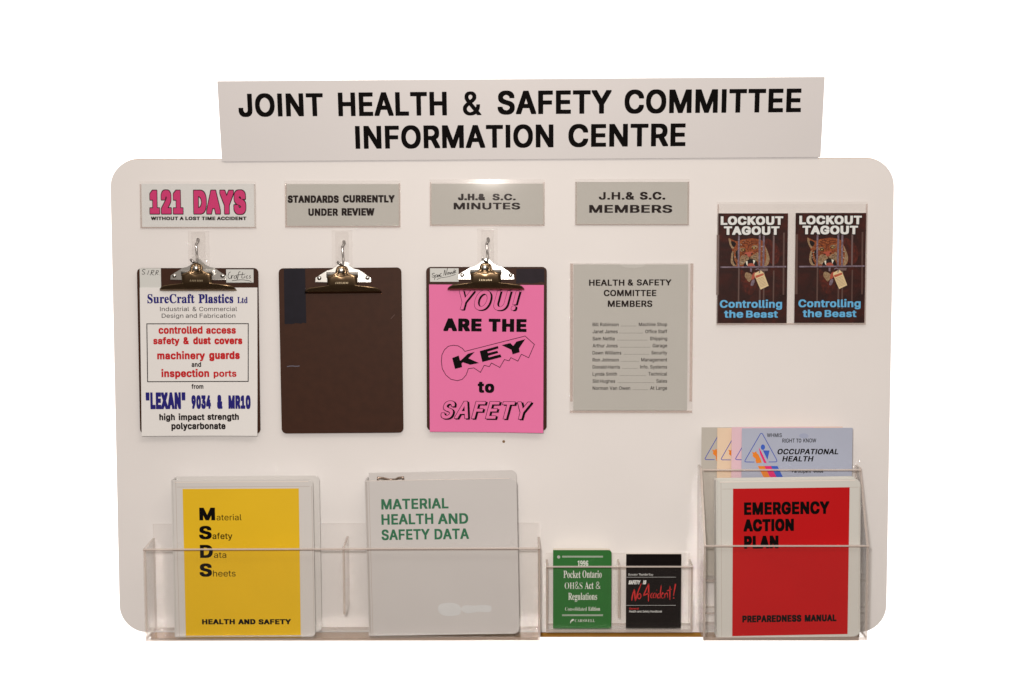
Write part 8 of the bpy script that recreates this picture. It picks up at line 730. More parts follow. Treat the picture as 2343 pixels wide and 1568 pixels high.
# ------------------------------------------------------------------ hanger plates, hooks
MM = .4666e-3                                   # metres per photograph pixel on the board
def hanger(hx, hy, top, bot, xl, xr, dep, label):
    """hx, hy: hole centre of the clip that hangs here, photograph pixels"""
    fr = frame(src(xl, bot), src(xr, bot), 0)
    r = thing('hanger_plate', label, 'hook', fr, 'clear plates with wire hooks')
    a = fr.loc(src(xl, bot)); b = fr.loc(src(xr, top)); 
    link('plate', prism(rrect(a[0], a[1], b[0], b[1]), .0003, .0022, 1), [M_ACR, M_EDGEL], r)
    link('raised_plate', prism(rrect(a[0]+.007, a[1], b[0]-.007, b[1]-.0025), .0024, .0048, 1), [M_ACR, M_EDGEL], r)
    O = Vector(fr.loc(src(hx, hy)))
    def q(x, y, z): return (O.x+(x-770)/5.228*MM, O.y-(y-905)/5.228*MM, z)
    pts = [q(820, 292, .006), q(823, 330, .009), q(828, 350, .011), q(808, 378, .013), q(792, 405, .014), q(795, 450, .014), q(804, 560, .015), q(816, 700, .017), q(812, 760, .021), q(800, 792, .026)]
    link('hook', tube(pts, [.0028, .0032, .0026, .0022, .0024, .0022, .0022, .0022, .0022, .0022], 10), M_WIRE, r, smooth=True)
    link('hook_tip', tube([q(700, 712, .027), q(745, 750, .028), q(800, 790, .026)], [.0024, .0022, .002], 8), M_WIRE, r, smooth=True)
    return r
hanger(787.3, 1073.1, 924, 1065, 756, 836, 0, 'clear hanger plate and wire hook holding the leftmost clipboard')
hanger(1368.8, 1082, 922, 1066, 1329, 1409, 0, 'clear hanger plate and wire hook holding the bare brown clipboard')
hanger(1943, 1070.6, 914, 1060, 1910, 1990, 0, 'clear hanger plate and wire hook holding the clipboard with the pink notice')
# ------------------------------------------------------------------ clipboards
PLATE = [(222, 1060), (300, 1008), (480, 903), (560, 886), (640, 858), (700, 792), (755, 740), (800, 718), (850, 730), (900, 785), (940, 838), (1000, 878), (1120, 898), (1220, 962), (1310, 1028), (1372, 1062), (1377, 1150), (1080, 1153), (470, 1153), (215, 1150)]
ROWS = [(799, 25, 17), (812, 75, 18), (835, 108, 19), (880, 128, 19), (920, 133, 19), (955, 146, 19), (980, 190, 18.5), (1000, 245, 18), (1022, 300, 18), (1040, 311, 18), (1100, 313, 17.5), (1205, 313, 16), (1222, 330, 15.5), (1232, 480, 15), (1245, 600, 14.5), (1262, 690, 14), (1290, 745, 12.5), (1335, 790, 10), (1352, 797, 8.6), (1372, 802, 5), (1392, 806, 1.2)]
def clip_meshes():
    q = lambda x, y: ((x-790)/5.228*MM, -(y-905)/5.228*MM)
    out = {}
    out['base_plate'] = prism([q(*p) for p in PLATE], .0012, .004, 0, .0011)
    bm = bmesh.new(); grid = []; NC = 21
    for y, w, z in ROWS:
        row = []
        for i in range(NC):
            s_ = -1+2*i/(NC-1); x, yy = q(790+s_*w, y); zz = z/1000-.0022*max(0, abs(s_)-.8)/.2*(abs(s_)-.8)/.2*1.0
            r = math.hypot(x+(20/5.228*MM), yy)/MM*5.228
            zz -= .0028*math.exp(-((r-100)/16)**2) * (1 if y < 1100 else .3)
            zz -= .0040*max(0, min(1, (66-r)/10))
            row.append(bm.verts.new((x, yy, zz)))
        grid.append(row)
    for a, b in zip(grid, grid[1:]):
        for i in range(NC-1): bm.faces.new((a[i], b[i], b[i+1], a[i+1]))
    bmesh.ops.recalc_face_normals(bm, faces=bm.faces)
    r0 = bmesh.ops.solidify(bm, geom=list(bm.faces), thickness=.0009)
    me = bpy.data.meshes.new('jaw'); bm.to_mesh(me); bm.free(); out['jaw'] = me
    for sx, cx in (('rivet', 298), ('rivet2', 1305)):
        x, y = q(cx, 1065); b2 = bmesh.new(); bmesh.ops.create_uvsphere(b2, u_segments=12, v_segments=6, radius=.0042)
        for v in b2.verts: v.co.z = v.co.z*.5+.004; v.co.x += x; v.co.y += y
        m2 = bpy.data.meshes.new('rivet'); b2.to_mesh(m2); b2.free(); out[sx] = m2
    out['spring'] = tube([q(462, 1000)+(.010,), q(1118, 1000)+(.010,)], .0052, 12)
    x, y = q(770, 905); b2 = bmesh.new(); bmesh.ops.create_uvsphere(b2, u_segments=18, v_segments=8, radius=.0056)
    for v in b2.verts: v.co.z = v.co.z*.35+.0172; v.co.x += x; v.co.y += y
    m2 = bpy.data.meshes.new('eyelet'); b2.to_mesh(m2); b2.free(); out['eyelet'] = m2
    out['ridge'] = tube([q(*p)+(z_/1000,) for p, z_ in (((472, 1052), 16.6), ((545, 1046), 17.6), ((600, 1020), 18.4), ((650, 965), 18.6), ((690, 1000), 18.2), ((770, 1028), 18.4), ((850, 1005), 18.2), ((900, 963), 18.6), ((960, 1020), 18.4), ((1010, 1048), 17.6), ((1085, 1058), 16.6))], .0008, 6)
    P = []
    for k, (w_, x_) in enumerate(((9, 655), (14, 690), (14, 725), (12, 760), (16, 800), (12, 835), (12, 868), (8, 900))):
        a0 = q(x_, 1180); a1 = q(x_+w_*1.2, 1142); a2 = q(x_+w_, 1180)
        P += [stroke([a0, a1], .0006, .01715), stroke([a1, a2], .0006, .01718)]
    out['stamp'] = join(P)
    return out
CM = clip_meshes()
CMAT = {'base_plate': M_CHROME, 'jaw': M_BRONZE, 'rivet': M_CHROME, 'rivet2': M_CHROME, 'spring': M_CHROME, 'eyelet': M_CHROME, 'ridge': M_BRONZE, 'stamp': mat('worn_stamp', (.36, .3, .2, 1), .4, .8)}
for k, m_ in CM.items():
    m_.materials.append(CMAT[k])
    if k not in ('stamp',):
        for p in m_.polygons: p.use_smooth = k not in ('base_plate',)
def clip(parent, fr, hx, hy, z):
    x, y = fr.loc(src(hx, hy), z+.012)
    jaw = None
    for k in ('base_plate', 'jaw', 'spring', 'eyelet', 'rivet', 'rivet2', 'ridge', 'stamp'):
        o = bpy.data.objects.new({'rivet2': 'rivet'}.get(k, k), CM[k]); S.collection.objects.link(o); o.location = (x, y, z)
        o.parent = parent
        if k == 'jaw': jaw = o
        if k in ('ridge', 'stamp', 'eyelet'): o.parent = jaw; o.location = (0, 0, 0)
def clipboard(zf, bl, br, tl, tr, hx, hy, label):
    d = .010
    fr = frame(zf(*bl), zf(*br), d)
    r = thing('clipboard', label, 'clipboard', fr, 'brown clipboards hanging in a row')
    P = [fr.loc(zf(*p)) for p in (bl, br, tr, tl)]
    xa = (P[0][0]+P[3][0])/2; xb = (P[1][0]+P[2][0])/2; yb_ = (P[0][1]+P[1][1])/2; yt_ = (P[2][1]+P[3][1])/2
    link('backing_board', prism(rrect(xa, yb_, xb, yt_, .0085), -.0032, 0, 0, .0006), M_HARD, r)
    clip(r, fr, hx, hy, .0012 if 0 else .001)
    return r, fr
def sticker(r, fr, zf, x0, y0, x1, y1, m, label, ink=None, z=.0003, name='sticker'):
    a = fr.loc(zf(x0, y1)); b = fr.loc(zf(x1, y0))
    Pn = rrect(a[0], a[1], b[0], b[1])
    if name == 'tape':                           # hand-torn ends
        n_ = 12; Pn = [(a[0]+(b[0]-a[0])*k/n_+.0002*math.sin(k*2.1), a[1]+random.uniform(-.0012, .0008)+(.0015 if k > 9 else 0)) for k in range(n_+1)]+[(b[0]-.0004, b[1]), (a[0]+.0006, b[1]-.0006)]
    o = link(name, prism(Pn, z, z+.0003), m, r, label=label)
    s = Sheet(fr, o, z+.0003, zf); return s
def paper(zf, tl, tr, br, bl, m, label, z=.0012, d=.010):
    fr = frame(zf(*bl), zf(*br), d+z)
    r = thing('notice', label, 'notice', fr, 'notices clipped to the clipboards')
    P = [fr.loc(zf(*p)) for p in (bl, br, tr, tl)]
    X0, X1 = min(p[0] for p in P), max(p[0] for p in P); Y0, Y1 = min(p[1] for p in P), max(p[1] for p in P)
    def bend(x, y):                              # the free lower corners lift a little, the middle bellies slightly
        u = (x-X0)/(X1-X0); v = (y-Y0)/(Y1-Y0)
        return .0045*max(0, 1-v*1.6)**2*(abs(2*u-1)**2*(1.0 if u > .5 else .7)+.15)+.0010*math.sin(math.pi*min(1, max(0, v)))*(.5+.5*math.sin(u*5+1))
    nx, ny = 14, 20; V = []; F = []
    for j in range(ny+1):
        for i in range(nx+1):
            u, v = i/nx, j/ny
            x = (P[0][0]*(1-u)+P[1][0]*u)*(1-v)+(P[3][0]*(1-u)+P[2][0]*u)*v
            y = (P[0][1]*(1-u)+P[1][1]*u)*(1-v)+(P[3][1]*(1-u)+P[2][1]*u)*v
            V.append((x, y, bend(x, y)+.0004))
            if i < nx and j < ny: k = j*(nx+1)+i; F.append((k, k+1, k+nx+2, k+nx+1))
    n0 = len(V); V += [(x, y, z_-.0004) for x, y, z_ in V]; F += [tuple(n0+k for k in f[::-1]) for f in F]
    ring = [i for i in range(nx+1)]+[j*(nx+1)+nx for j in range(1, ny+1)]+[ny*(nx+1)+i for i in range(nx-1, -1, -1)]+[j*(nx+1) for j in range(ny-1, 0, -1)]
    F += [(n0+ring[k], n0+ring[(k+1) % len(ring)], ring[(k+1) % len(ring)], ring[k]) for k in range(len(ring))]
    me = bpy.data.meshes.new('sheet'); me.from_pydata(V, [], F)
    link('sheet', me, m, r, smooth=False)
    return r, fr, Sheet(fr, r, .0006, zf, bend)
# --- left clipboard
r, fr = clipboard(ZC, (62, 1490), (900, 1490), (56, 335), (900, 337), 787.3, 1073.1, 'leftmost clipboard, under the white plastics notice')
s = sticker(r, fr, ZC, 70, 337, 215, 482, M_STICK, 'cream label with handwritten S.I.R.R.')
hw = lambda s, pts, w=3.6, m=None, taper=None: s.line(pts, w, m or M_INK, 0, smooth=5, name='handwriting', taper=taper)
hw(s, [(108, 348), (95, 345), (86, 354), (94, 362), (103, 370), (96, 379), (82, 376)]); hw(s, [(111, 376), (112, 378)])
hw(s, [(132, 352), (122, 382)]); hw(s, [(136, 381), (137, 383)]); hw(s, [(152, 350), (144, 386)]); hw(s, [(150, 352), (166, 351), (165, 363), (149, 368), (164, 386)])
hw(s, [(171, 383), (172, 385)]); hw(s, [(184, 354), (178, 384)]); hw(s, [(183, 354), (197, 354), (196, 364), (182, 368), (196, 382)]); hw(s, [(208, 383), (209, 385)])
s.done()
s = sticker(r, fr, ZC, 668, 342, 863, 440, M_STICK, 'cream label with underlined handwriting')
s.line([(668, 343), (862, 343), (863, 438), (669, 438)], 3.2, M_INK, closed=True, name='border')
hw(s, [(702, 362), (690, 370), (683, 392), (692, 410), (708, 400)]); hw(s, [(706, 384), (707, 408), (712, 390), (722, 386)]); hw(s, [(742, 388), (728, 392), (726, 406), (738, 406), (744, 390), (746, 408)])
hw(s, [(770, 362), (758, 366), (752, 400), (746, 418)]); hw(s, [(742, 385), (800, 378)]); hw(s, [(786, 364), (778, 400), (788, 406), (794, 402)]); hw(s, [(800, 390), (799, 406)]); hw(s, [(806, 372), (807, 374)])
hw(s, [(822, 388), (810, 394), (812, 406), (824, 404)]); hw(s, [(840, 388), (832, 392), (840, 402), (830, 408)]); hw(s, [(710, 424), (770, 418), (820, 422), (846, 430)])
s.done()
r, fr, s = paper(ZC, (68, 472), (887, 472), (890, 1503), (85, 1505), M_PAPER, 'white notice with red, navy and black lettering and a boxed middle, on the leftmost clipboard')
s.text('SureCraft', 122, 450, 580, 516, M_NAVY, .155, font='serif'); s.text('Plastics', 478, 720, 580, 516, M_NAVY, .155, font='serif'); s.text('Ltd', 748, 820, 580, 537, M_NAVY, .145, font='serif')
for t_, a_, b_, y_, q_ in (('Industrial', 210, 412, 635, 605), ('&', 436, 464, 635, 605), ('Commercial', 482, 746, 635, 605), ('Design', 222, 372, 682, 652), ('and', 389, 466, 682, 652), ('Fabrication', 486, 734, 682, 652)):
    s.text(t_, a_, b_, y_, q_, M_INK, .15)
s.line([(118, 724), (824, 723), (824, 1125), (124, 1127)], 6, M_INK, closed=True, name='border')
for t_, a_, b_, y_, q_ in (('controlled', 200, 506, 793, 741), ('access', 531, 738, 793, 754), ('safety', 163, 346, 866, 816), ('&', 372, 411, 866, 816), ('dust', 441, 563, 866, 814), ('covers', 589, 783, 866, 826),
                           ('machinery', 191, 523, 971, 917), ('guards', 552, 765, 970, 915), ('inspection', 220, 552, 1095, 1041), ('ports', 583, 742, 1093, 1050)):
    s.text(t_, a_, b_, y_, q_, M_RED, .235)
s.text('and', 430, 496, 1024, 990, M_INK, .2); s.text('from', 429, 512, 1176, 1143, M_INK, .19)
s.text('"LEXAN"', 113, 388, 1318, 1201, M_NAVY, .18); s.text('9034', 430, 565, 1316, 1221, M_NAVY, .185); s.text('&', 608, 645, 1316, 1219, M_NAVY, .17); s.text('MR10', 687, 842, 1316, 1221, M_NAVY, .185)
for t_, a_, b_, y_, q_ in (('high', 206, 314, 1395, 1350), ('impact', 340, 520, 1395, 1350), ('strength', 540, 760, 1393, 1349), ('polycarbonate', 290, 667, 1458, 1412)):
    s.text(t_, a_, b_, y_, q_, M_INK, .23)
s.done()
# --- middle clipboard, bare
r, fr = clipboard(ZD, (73, 1488), (922, 1482), (68, 335), (922, 334), 1368.8, 1082, 'bare dark brown clipboard in the middle, with a strip of dark tape and no paper')
s = sticker(r, fr, ZD, 102, 338, 246, 722, M_TAPE, 'long strip of blue-black tape', name='tape'); s.done()
s = Sheet(fr, r, .0002, ZD); m_ = mat('chalky_scuff', C(92, 82, 90), .7)
s.line([(118, 1022), (150, 1018), (186, 1020), (206, 1017)], 7, m_, smooth=4, name='scuff'); s.line([(842, 690), (856, 674), (870, 660)], 6, mat('faint_scuff', C(78, 50, 42), .7), smooth=4, name='scuff'); s.done()
# --- right clipboard with pink notice
r, fr = clipboard(ZE, (82, 1468), (914, 1468), (78, 326), (921, 330), 1943, 1070.6, 'rightmost clipboard, under the bright pink notice')
s = sticker(r, fr, ZE, 105, 337, 304, 431, M_STICK, 'cream label with underlined handwriting')
hw(s, [(138, 372), (122, 374), (122, 384), (136, 388), (130, 400), (117, 396)]); hw(s, [(142, 384), (136, 418)]); hw(s, [(142, 386), (154, 382), (154, 394), (142, 400)]); hw(s, [(170, 382), (158, 388), (160, 400), (170, 384), (172, 398)])
hw(s, [(186, 372), (176, 378), (176, 394), (188, 390)]); hw(s, [(200, 388), (208, 350), (214, 386), (226, 338)]); hw(s, [(236, 364), (226, 372), (230, 382), (238, 366), (242, 380)]); hw(s, [(246, 364), (248, 378), (256, 364), (260, 376), (268, 358)]); hw(s, [(274, 346), (270, 374), (284, 352), (276, 362), (288, 370)])
hw(s, [(152, 416), (180, 404), (230, 396), (284, 380)], 3); s.done()
s = sticker(r, fr, ZE, 704, 340, 902, 440, M_TAPE2, 'patch of near-black tape', name='tape'); s.done()
r, fr, s = paper(ZE, (98, 450), (898, 454), (893, 1483), (104, 1474), M_PINK, 'bright pink notice saying you are the key to safety, with a key outline')
def outlined(t, x0, x1, base, top, sh_=.28, stem=.20):
    s.text(t, x0+10, x1, base+6, top+6, M_BLACK, stem, lay=0, shear=sh_, grow=.0009, track=.08)
    s.text(t, x0, x1-12, base, top, M_BLACK, stem, lay=1, shear=sh_, grow=.0009, track=.08, name='outline')
    s.text(t, x0, x1-12, base, top, M_PINK, stem, lay=2, shear=sh_, grow=-.0001, track=.08, name='outline_fill')
outlined('YOU!', 276, 742, 626, 492, .26, .17)
s.text('ARE', 198, 464, 776, 687, stem=.33, track=.03); s.text('THE', 513, 777, 780, 690, stem=.33, track=.03)
head = [(347, 916), (330, 895), (300, 877), (268, 873), (232, 880), (205, 905), (188, 940), (184, 985), (190, 1035), (215, 1080), (250, 1110), (295, 1120), (330, 1110), (355, 1082), (366, 1055), (371, 1036)]
teeth = [(410, 1031), (456, 1062), (482, 1013), (518, 1022), (532, 997), (591, 1028), (623, 973), (655, 982), (668, 960), (717, 984), (741, 936), (792, 960), (832, 868), (767, 809)]
s.line([head[0]]+[(x/1, y) for x, y in head[1:-1]]+[head[-1]]+teeth, 4.2, M_BLACK, closed=True, name='key_outline')
for pts in ([(259, 962), (305, 945), (313, 978), (318, 980), (368, 933), (417, 919), (372, 964), (446, 997), (385, 1009), (334, 992), (325, 1000), (328, 1026), (279, 1038)],
            [(451, 914), (578, 879), (582, 895), (505, 918), (508, 928), (574, 912), (580, 927), (510, 947), (514, 958), (594, 937), (603, 956), (469, 990)],
            [(604, 873), (664, 858), (684, 878), (707, 848), (768, 831), (725, 895), (729, 922), (680, 937), (672, 905)]):
    s.poly(pts, M_BLACK, name='lettering')
s.text('to', 437, 552, 1204, 1128, stem=.29, track=.03)
outlined('SAFETY', 176, 820, 1384, 1264, .26, .17)
s.done({('outline_fill', 2): 'pink face of the outlined words'})
# ------------------------------------------------------------------ members list in its tall sleeve
fr = frame(ZF(80, 1460), ZF(1190, 1460), 0)
r = thing('document_sleeve', 'tall clear sleeve with a thumb notch, holding the committee members list', 'sign holder', fr)
a = fr.loc(ZF(84, 1460)); b = fr.loc(ZF(1196, 117))
link('back_sheet', prism(rrect(a[0], a[1], b[0], b[1]), .0003, .0018, 1), [M_ACR, M_EDGEL], r)
n0, n1 = fr.loc(ZF(535, 125))[0], fr.loc(ZF(770, 125))[0]; xm, rw = (n0+n1)/2, (n1-n0)/2; dp = .0085
P = [(a[0]+.001, a[1]+.001), (b[0]-.001, a[1]+.001), (b[0]-.001, b[1]-.001)]
P += [(xm+rw*math.cos(t), b[1]-.001-dp*math.sin(t)) for t in [math.pi*k/12 for k in range(13)]]+[(a[0]+.001, b[1]-.001)]
link('front_sheet', prism(P, .004, .0056, 1), [M_ACR, M_EDGEL], r)
for q in ((a[0]+.001, a[1]+.022, a[0]+.006, b[1]-.001), (b[0]-.006, a[1]+.022, b[0]-.001, b[1]-.001), (a[0]+.001, a[1]+.001, b[0]-.001, a[1]+.0045)):
    link('edge_strip', prism(rrect(*q), .002, .0038), M_EDGEL, r)
fc = frame(ZF(120, 1437), ZF(1138, 1437), .003)
c = thing('members_list', 'grey sheet listing the health and safety committee members by name', 'notice', fc)
a = fc.loc(ZF(119, 1437)); b = fc.loc(ZF(1145, 130)); a2 = fc.loc(ZF(1140, 1437))
link('sheet', prism(rrect(a[0], a[1], (b[0]+a2[0])/2, b[1]), 0, .0003), M_GREY, c)
s = Sheet(fc, c, .0003, ZF)
for t_, a_, b_, y_, q_ in (('HEALTH', 260, 577, 322, 266), ('&', 607, 656, 320, 264), ('SAFETY', 687, 998, 319, 264), ('COMMITTEE', 392, 863, 415, 358), ('MEMBERS', 428, 827, 511, 453)):
    s.text(t_, a_, b_, y_, q_, M_INK, .235)
rows = [('Bill Robinson', 525, 'Machine Shop', 706, 550, 680), ('Janet James', 517, 'Office Staff', 764, 532, 738), ('Sam Nettle', 491, 'Shipping', 806, 516, 778), ('Arthur Jones', 516, 'Garage', 830, 542, 802), ('Dawn Williams', 549, 'Security', 819, 576, 792),
        ('Ron Johnson', 526, 'Management', 728, 553, 702), ('Donald Harris', 537, 'Info. Systems', 717, 562, 690), ('Lynda Smith', 511, 'Technical', 792, 538, 764), ('Sid Hughes', 494, 'Sales', 863, 521, 836), ('Norman Van Owen', 629, 'At Large', 808, 655, 782)]
for k, (n_, x_, w_, xs, d0, d1) in enumerate(rows):
    y_ = 684+k*63.4
    s.text(n_, 292, x_, y_, y_-32, M_INK, .135); s.text(w_, xs, 960, y_-1, y_-33, M_INK, .135)
    nd = int((d1-d0)/11)
    for j in range(nd+1):
        xx = d0+(d1-d0)*j/nd; s.poly([(xx-2.3, y_-4), (xx+2.3, y_-4), (xx+2.3, y_), (xx-2.3, y_)], M_INK, name='lettering')
s.done()
# ------------------------------------------------------------------ wide brochure sleeve with the two tiger booklets
fr = frame(ZG(163, 1412), ZG(1731, 1410), 0)
r = thing('brochure_sleeve', 'wide clear sleeve holding the two tiger booklets side by side', 'sign holder', fr)
a = fr.loc(ZG(166, 1412)); b = fr.loc(ZG(1745, 124)); a1 = fr.loc(ZG(1731, 1412)); xr = (b[0]+a1[0])/2
link('back_sheet', prism(rrect(a[0], a[1], xr, b[1]), .0003, .0018, 1), [M_ACR, M_EDGEL], r)
link('front_sheet', prism(rrect(a[0]+.0008, a[1]+.001, xr-.0008, b[1]-.004), .0062, .0078, 1), [M_ACR, M_EDGEL], r)
for q in ((a[0]+.0008, a[1]+.004, a[0]+.0028, b[1]-.004), (xr-.0028, a[1]+.004, xr-.0008, b[1]-.004), (a[0]+.0008, a[1]+.001, xr-.0008, a[1]+.0036)):
    link('edge_strip', prism(rrect(*q), .002, .006), M_EDGEL, r)
def noise_mat(name, c1, c2, c3, scale, dist=1.5, wave=False):
    m = bpy.data.materials.new(name); m.use_nodes = True; t = m.node_tree; b = t.nodes['Principled BSDF']; b.inputs['Roughness'].default_value = .5; b.inputs['Specular IOR Level'].default_value = .12
    tx = t.nodes.new('ShaderNodeTexCoord'); n = t.nodes.new('ShaderNodeTexWave' if wave else 'ShaderNodeTexNoise'); n.inputs['Scale'].default_value = scale
    n.inputs['Distortion'].default_value = dist; n.inputs['Detail'].default_value = 4
    cr = t.nodes.new('ShaderNodeValToRGB'); e = cr.color_ramp.elements; e[0].color = c1; e[1].color = c3; e[0].position = .3; e[1].position = .75; k = e.new(.5); k.color = c2
    t.links.new(tx.outputs['Object'], n.inputs[0]); t.links.new(n.outputs[0], cr.inputs[0]); t.links.new(cr.outputs[0], b.inputs['Base Color']); return m
T_COV = noise_mat('painted_maroon_ground', C(34, 8, 6), C(50, 14, 9), C(74, 20, 9), 26)
T_FUR = noise_mat('painted_orange_fur', C(60, 22, 14), C(138, 62, 26), C(186, 104, 52), 210, 3)
T_PALE = noise_mat('painted_pale_fur', C(66, 44, 34), C(148, 112, 78), C(206, 178, 142), 330, 3)
T_GLOW = noise_mat('painted_red_glow', C(48, 13, 9), C(70, 20, 11), C(100, 30, 14), 60, 2)
T_DARK = mat('painted_black', C(20, 9, 8), .5, spec=.1); T_NOSE = mat('painted_nose', C(168, 62, 34), .4); T_EYE = mat('painted_amber', C(196, 150, 70), .4)
T_BAR = noise_mat('painted_grey_bars', C(88, 70, 76), C(118, 96, 104), C(146, 126, 134), 200, 1); T_BARD = mat('painted_dim_bars', C(80, 46, 36), .4); T_BARM = mat('painted_mid_bars', C(104, 76, 72), .4)
T_TAG = mat('painted_tag', C(218, 186, 138), .4); T_FANG = mat('painted_fang', C(226, 214, 190), .4)
def booklet(dx, dy, box, label, k=1.0):
    fc = frame(ZG(box[0], box[3]), ZG(box[2], box[3]), .0024)
    c = thing('booklet', label, 'booklet', fc, 'tiger booklets in the wide sleeve')
    a = fc.loc(ZG(box[0], box[3])); b = fc.loc(ZG(box[2], box[1]))
    link('pages', prism(rrect(a[0]+.0004, a[1]+.0004, b[0]-.0004, b[1]-.0004), 0, .0019), M_PAGE, c)
    o = link('cover', prism(rrect(a[0], a[1], b[0], b[1]), .002, .0024), T_COV, c)
    s = Sheet(fc, c, .0024, lambda x, y: ZG(x+dx, y+dy))
    t = lambda P: [((x/6.5346+2860-2800)*2.6138, (y/6.5346+940-760)*2.6138) for x, y in P]
    G = lambda P, m, lay, sm=0: s.poly(t(P), m, lay, 'illustration', sm)
    G([(1330, 100), (1500, 160), (1640, 300), (1690, 560), (1600, 760), (1420, 700), (1300, 300)], T_GLOW, 0, 4)
    G([(680, 900), (900, 1100), (1100, 1150), (1080, 1350), (960, 1560), (800, 1500), (690, 1250)], T_GLOW, 0, 4)
    # head
    G([(355, 95), (430, 110), (560, 170), (640, 140), (800, 110), (960, 90), (1120, 110), (1240, 160), (1330, 330), (1400, 520), (1420, 700), (1360, 800), (1100, 830), (700, 830), (480, 810), (420, 700), (430, 560), (450, 400), (385, 260)], T_FUR, 1, 3)
    G([(355, 95), (410, 120), (430, 220), (500, 300), (470, 370), (420, 320), (380, 240)], T_PALE, 2, 3); G([(420, 170), (500, 180), (550, 230), (500, 320), (440, 270)], T_DARK, 3, 3)
    G([(430, 480), (480, 430), (470, 620), (520, 760), (560, 800), (480, 810), (410, 700)], T_PALE, 2, 3); G([(1310, 300), (1390, 470), (1425, 650), (1360, 800), (1290, 810), (1340, 600), (1330, 450)], T_PALE, 2, 3)
    G([(480, 480), (500, 470), (500, 640), (560, 770), (520, 780), (470, 660)], T_DARK, 3, 3); G([(540, 440), (600, 400), (620, 600), (580, 640), (545, 560)], T_DARK, 3, 3)
    G([(680, 560), (800, 520), (900, 600), (820, 700), (690, 790), (640, 740)], T_PALE, 2, 3); G([(920, 590), (1030, 500), (1130, 470), (1150, 680), (1050, 660), (960, 640)], T_PALE, 2, 3)
    G([(660, 350), (760, 340), (790, 380), (700, 440), (650, 400)], T_PALE, 2, 3); G([(950, 310), (1040, 270), (1120, 300), (1100, 350), (1000, 380)], T_PALE, 2, 3)
    G([(690, 370), (760, 360), (800, 400), (760, 440), (700, 420)], T_DARK, 3, 3); G([(960, 340), (1010, 310), (1080, 330), (1020, 375), (970, 370)], T_DARK, 3, 3)
    G([(715, 385), (755, 380), (760, 410), (725, 415)], T_EYE, 4, 2); G([(985, 335), (1035, 322), (1040, 350), (1000, 360)], T_EYE, 4, 2)
    G([(770, 480), (850, 450), (990, 440), (970, 490), (920, 560), (890, 590), (840, 540)], T_NOSE, 3, 3); G([(780, 500), (830, 510), (840, 540), (790, 525)], T_DARK, 4, 2); G([(940, 490), (985, 465), (980, 500), (945, 520)], T_DARK, 4, 2)
    G([(800, 700), (880, 640), (940, 620), (1050, 650), (1110, 740), (1100, 830), (790, 830), (750, 790)], T_DARK, 3, 3); G([(860, 760), (980, 740), (1040, 800), (1020, 830), (860, 830)], T_NOSE, 4, 2)
    G([(800, 700), (850, 680), (850, 810), (825, 780)], T_FANG, 5); G([(990, 650), (1055, 670), (1010, 775)], T_FANG, 5)
    for P_ in ([(660, 250), (760, 215), (860, 240)], [(690, 190), (800, 160), (900, 190)], [(880, 290), (960, 230), (1080, 215)], [(900, 200), (1000, 160), (1100, 170)], [(640, 300), (700, 280), (770, 300)], [(860, 260), (870, 330), (840, 400)], [(940, 640), (900, 600), (890, 560)], [(1000, 560), (1080, 530)], [(990, 600), (1100, 590)], [(690, 640), (740, 650)], [(700, 700), (760, 690)]):
        s.line(t(P_), 4.5, T_DARK, 4, smooth=4, name='illustration')
    rn = random.Random(int(box[0]))                # brush strokes of fur
    for k_ in range(300):
        an = rn.uniform(0, 6.283); rr = rn.uniform(.25, 1.0); cx, cy = 900+430*rr*math.cos(an), 480+330*rr*math.sin(an)
        if cy > 800 or cy < 130 or (cy > 620 and 760 < cx < 1120): continue
        L_ = rn.uniform(20, 50); dx_, dy_ = math.cos(an)*L_, math.sin(an)*L_+10
        m_ = (T_PALE if rr > .72 and abs(math.cos(an)) > .55 or (cy > 540 and rr < .7) else T_FUR) if rn.random() < .62 else (T_DARK if rn.random() < .7 else T_FANG if rr > .75 else T_NOSE)
        s.line(t([(cx, cy), (cx+dx_*.5+rn.uniform(-6, 6), cy+dy_*.5), (cx+dx_, cy+dy_)]), rn.uniform(1.6, 3.4), m_, 4, name='illustration')
    # beard, lock and tag
    G([(790, 1000), (850, 980), (960, 1040), (970, 1130), (900, 1230), (840, 1180), (780, 1090)], T_PALE, 2, 3); G([(950, 1140), (990, 1010), (1060, 980), (1040, 1120), (980, 1170)], T_NOSE, 3, 2); G([(960, 1190), (1040, 1170), (1000, 1320), (930, 1320)], T_BAR, 3, 2)
    G([(915, 870), (965, 870), (960, 970), (915, 960)], T_BAR, 3)
    for (x_, y0_, y1_, w_, m_, l_) in ((80, 0, 1568, 70, T_BARD, 5), (625, 0, 840, 46, T_BAR, 6), (1170, -40, 830, 50, T_BAR, 6), (1275, -40, 830, 50, T_BAR, 6), (1535, -60, 830, 46, T_BARM, 6), (1800, -60, 1568, 44, T_BARD, 6), (625, 870, 1900, 40, T_BARD, 4), (1180, 950, 1950, 44, T_BARD, 1), (1280, 950, 1950, 40, T_BARD, 1), (1535, 930, 1900, 36, T_BARD, 4)):
        s.line(t([(x_, y0_), (x_-8, (y0_+y1_)/2), (x_-14, y1_)]), w_/2.5, m_, l_, name='illustration')
    s.line(t([(140, 845), (900, 838), (1860, 830)]), 16, T_BAR, 7, name='illustration'); G([(1170, 880), (1385, 880), (1375, 945), (1170, 945)], T_BARM, 5)
    G([(1040, 1000), (1190, 925), (1270, 990), (1400, 1330), (1190, 1430), (1130, 1300), (1030, 1060)], T_TAG, 7)
    G([(1050, 1070), (1260, 1000), (1275, 1045), (1075, 1130)], mat('tag_danger_strip', C(176, 74, 44), .4), 8)
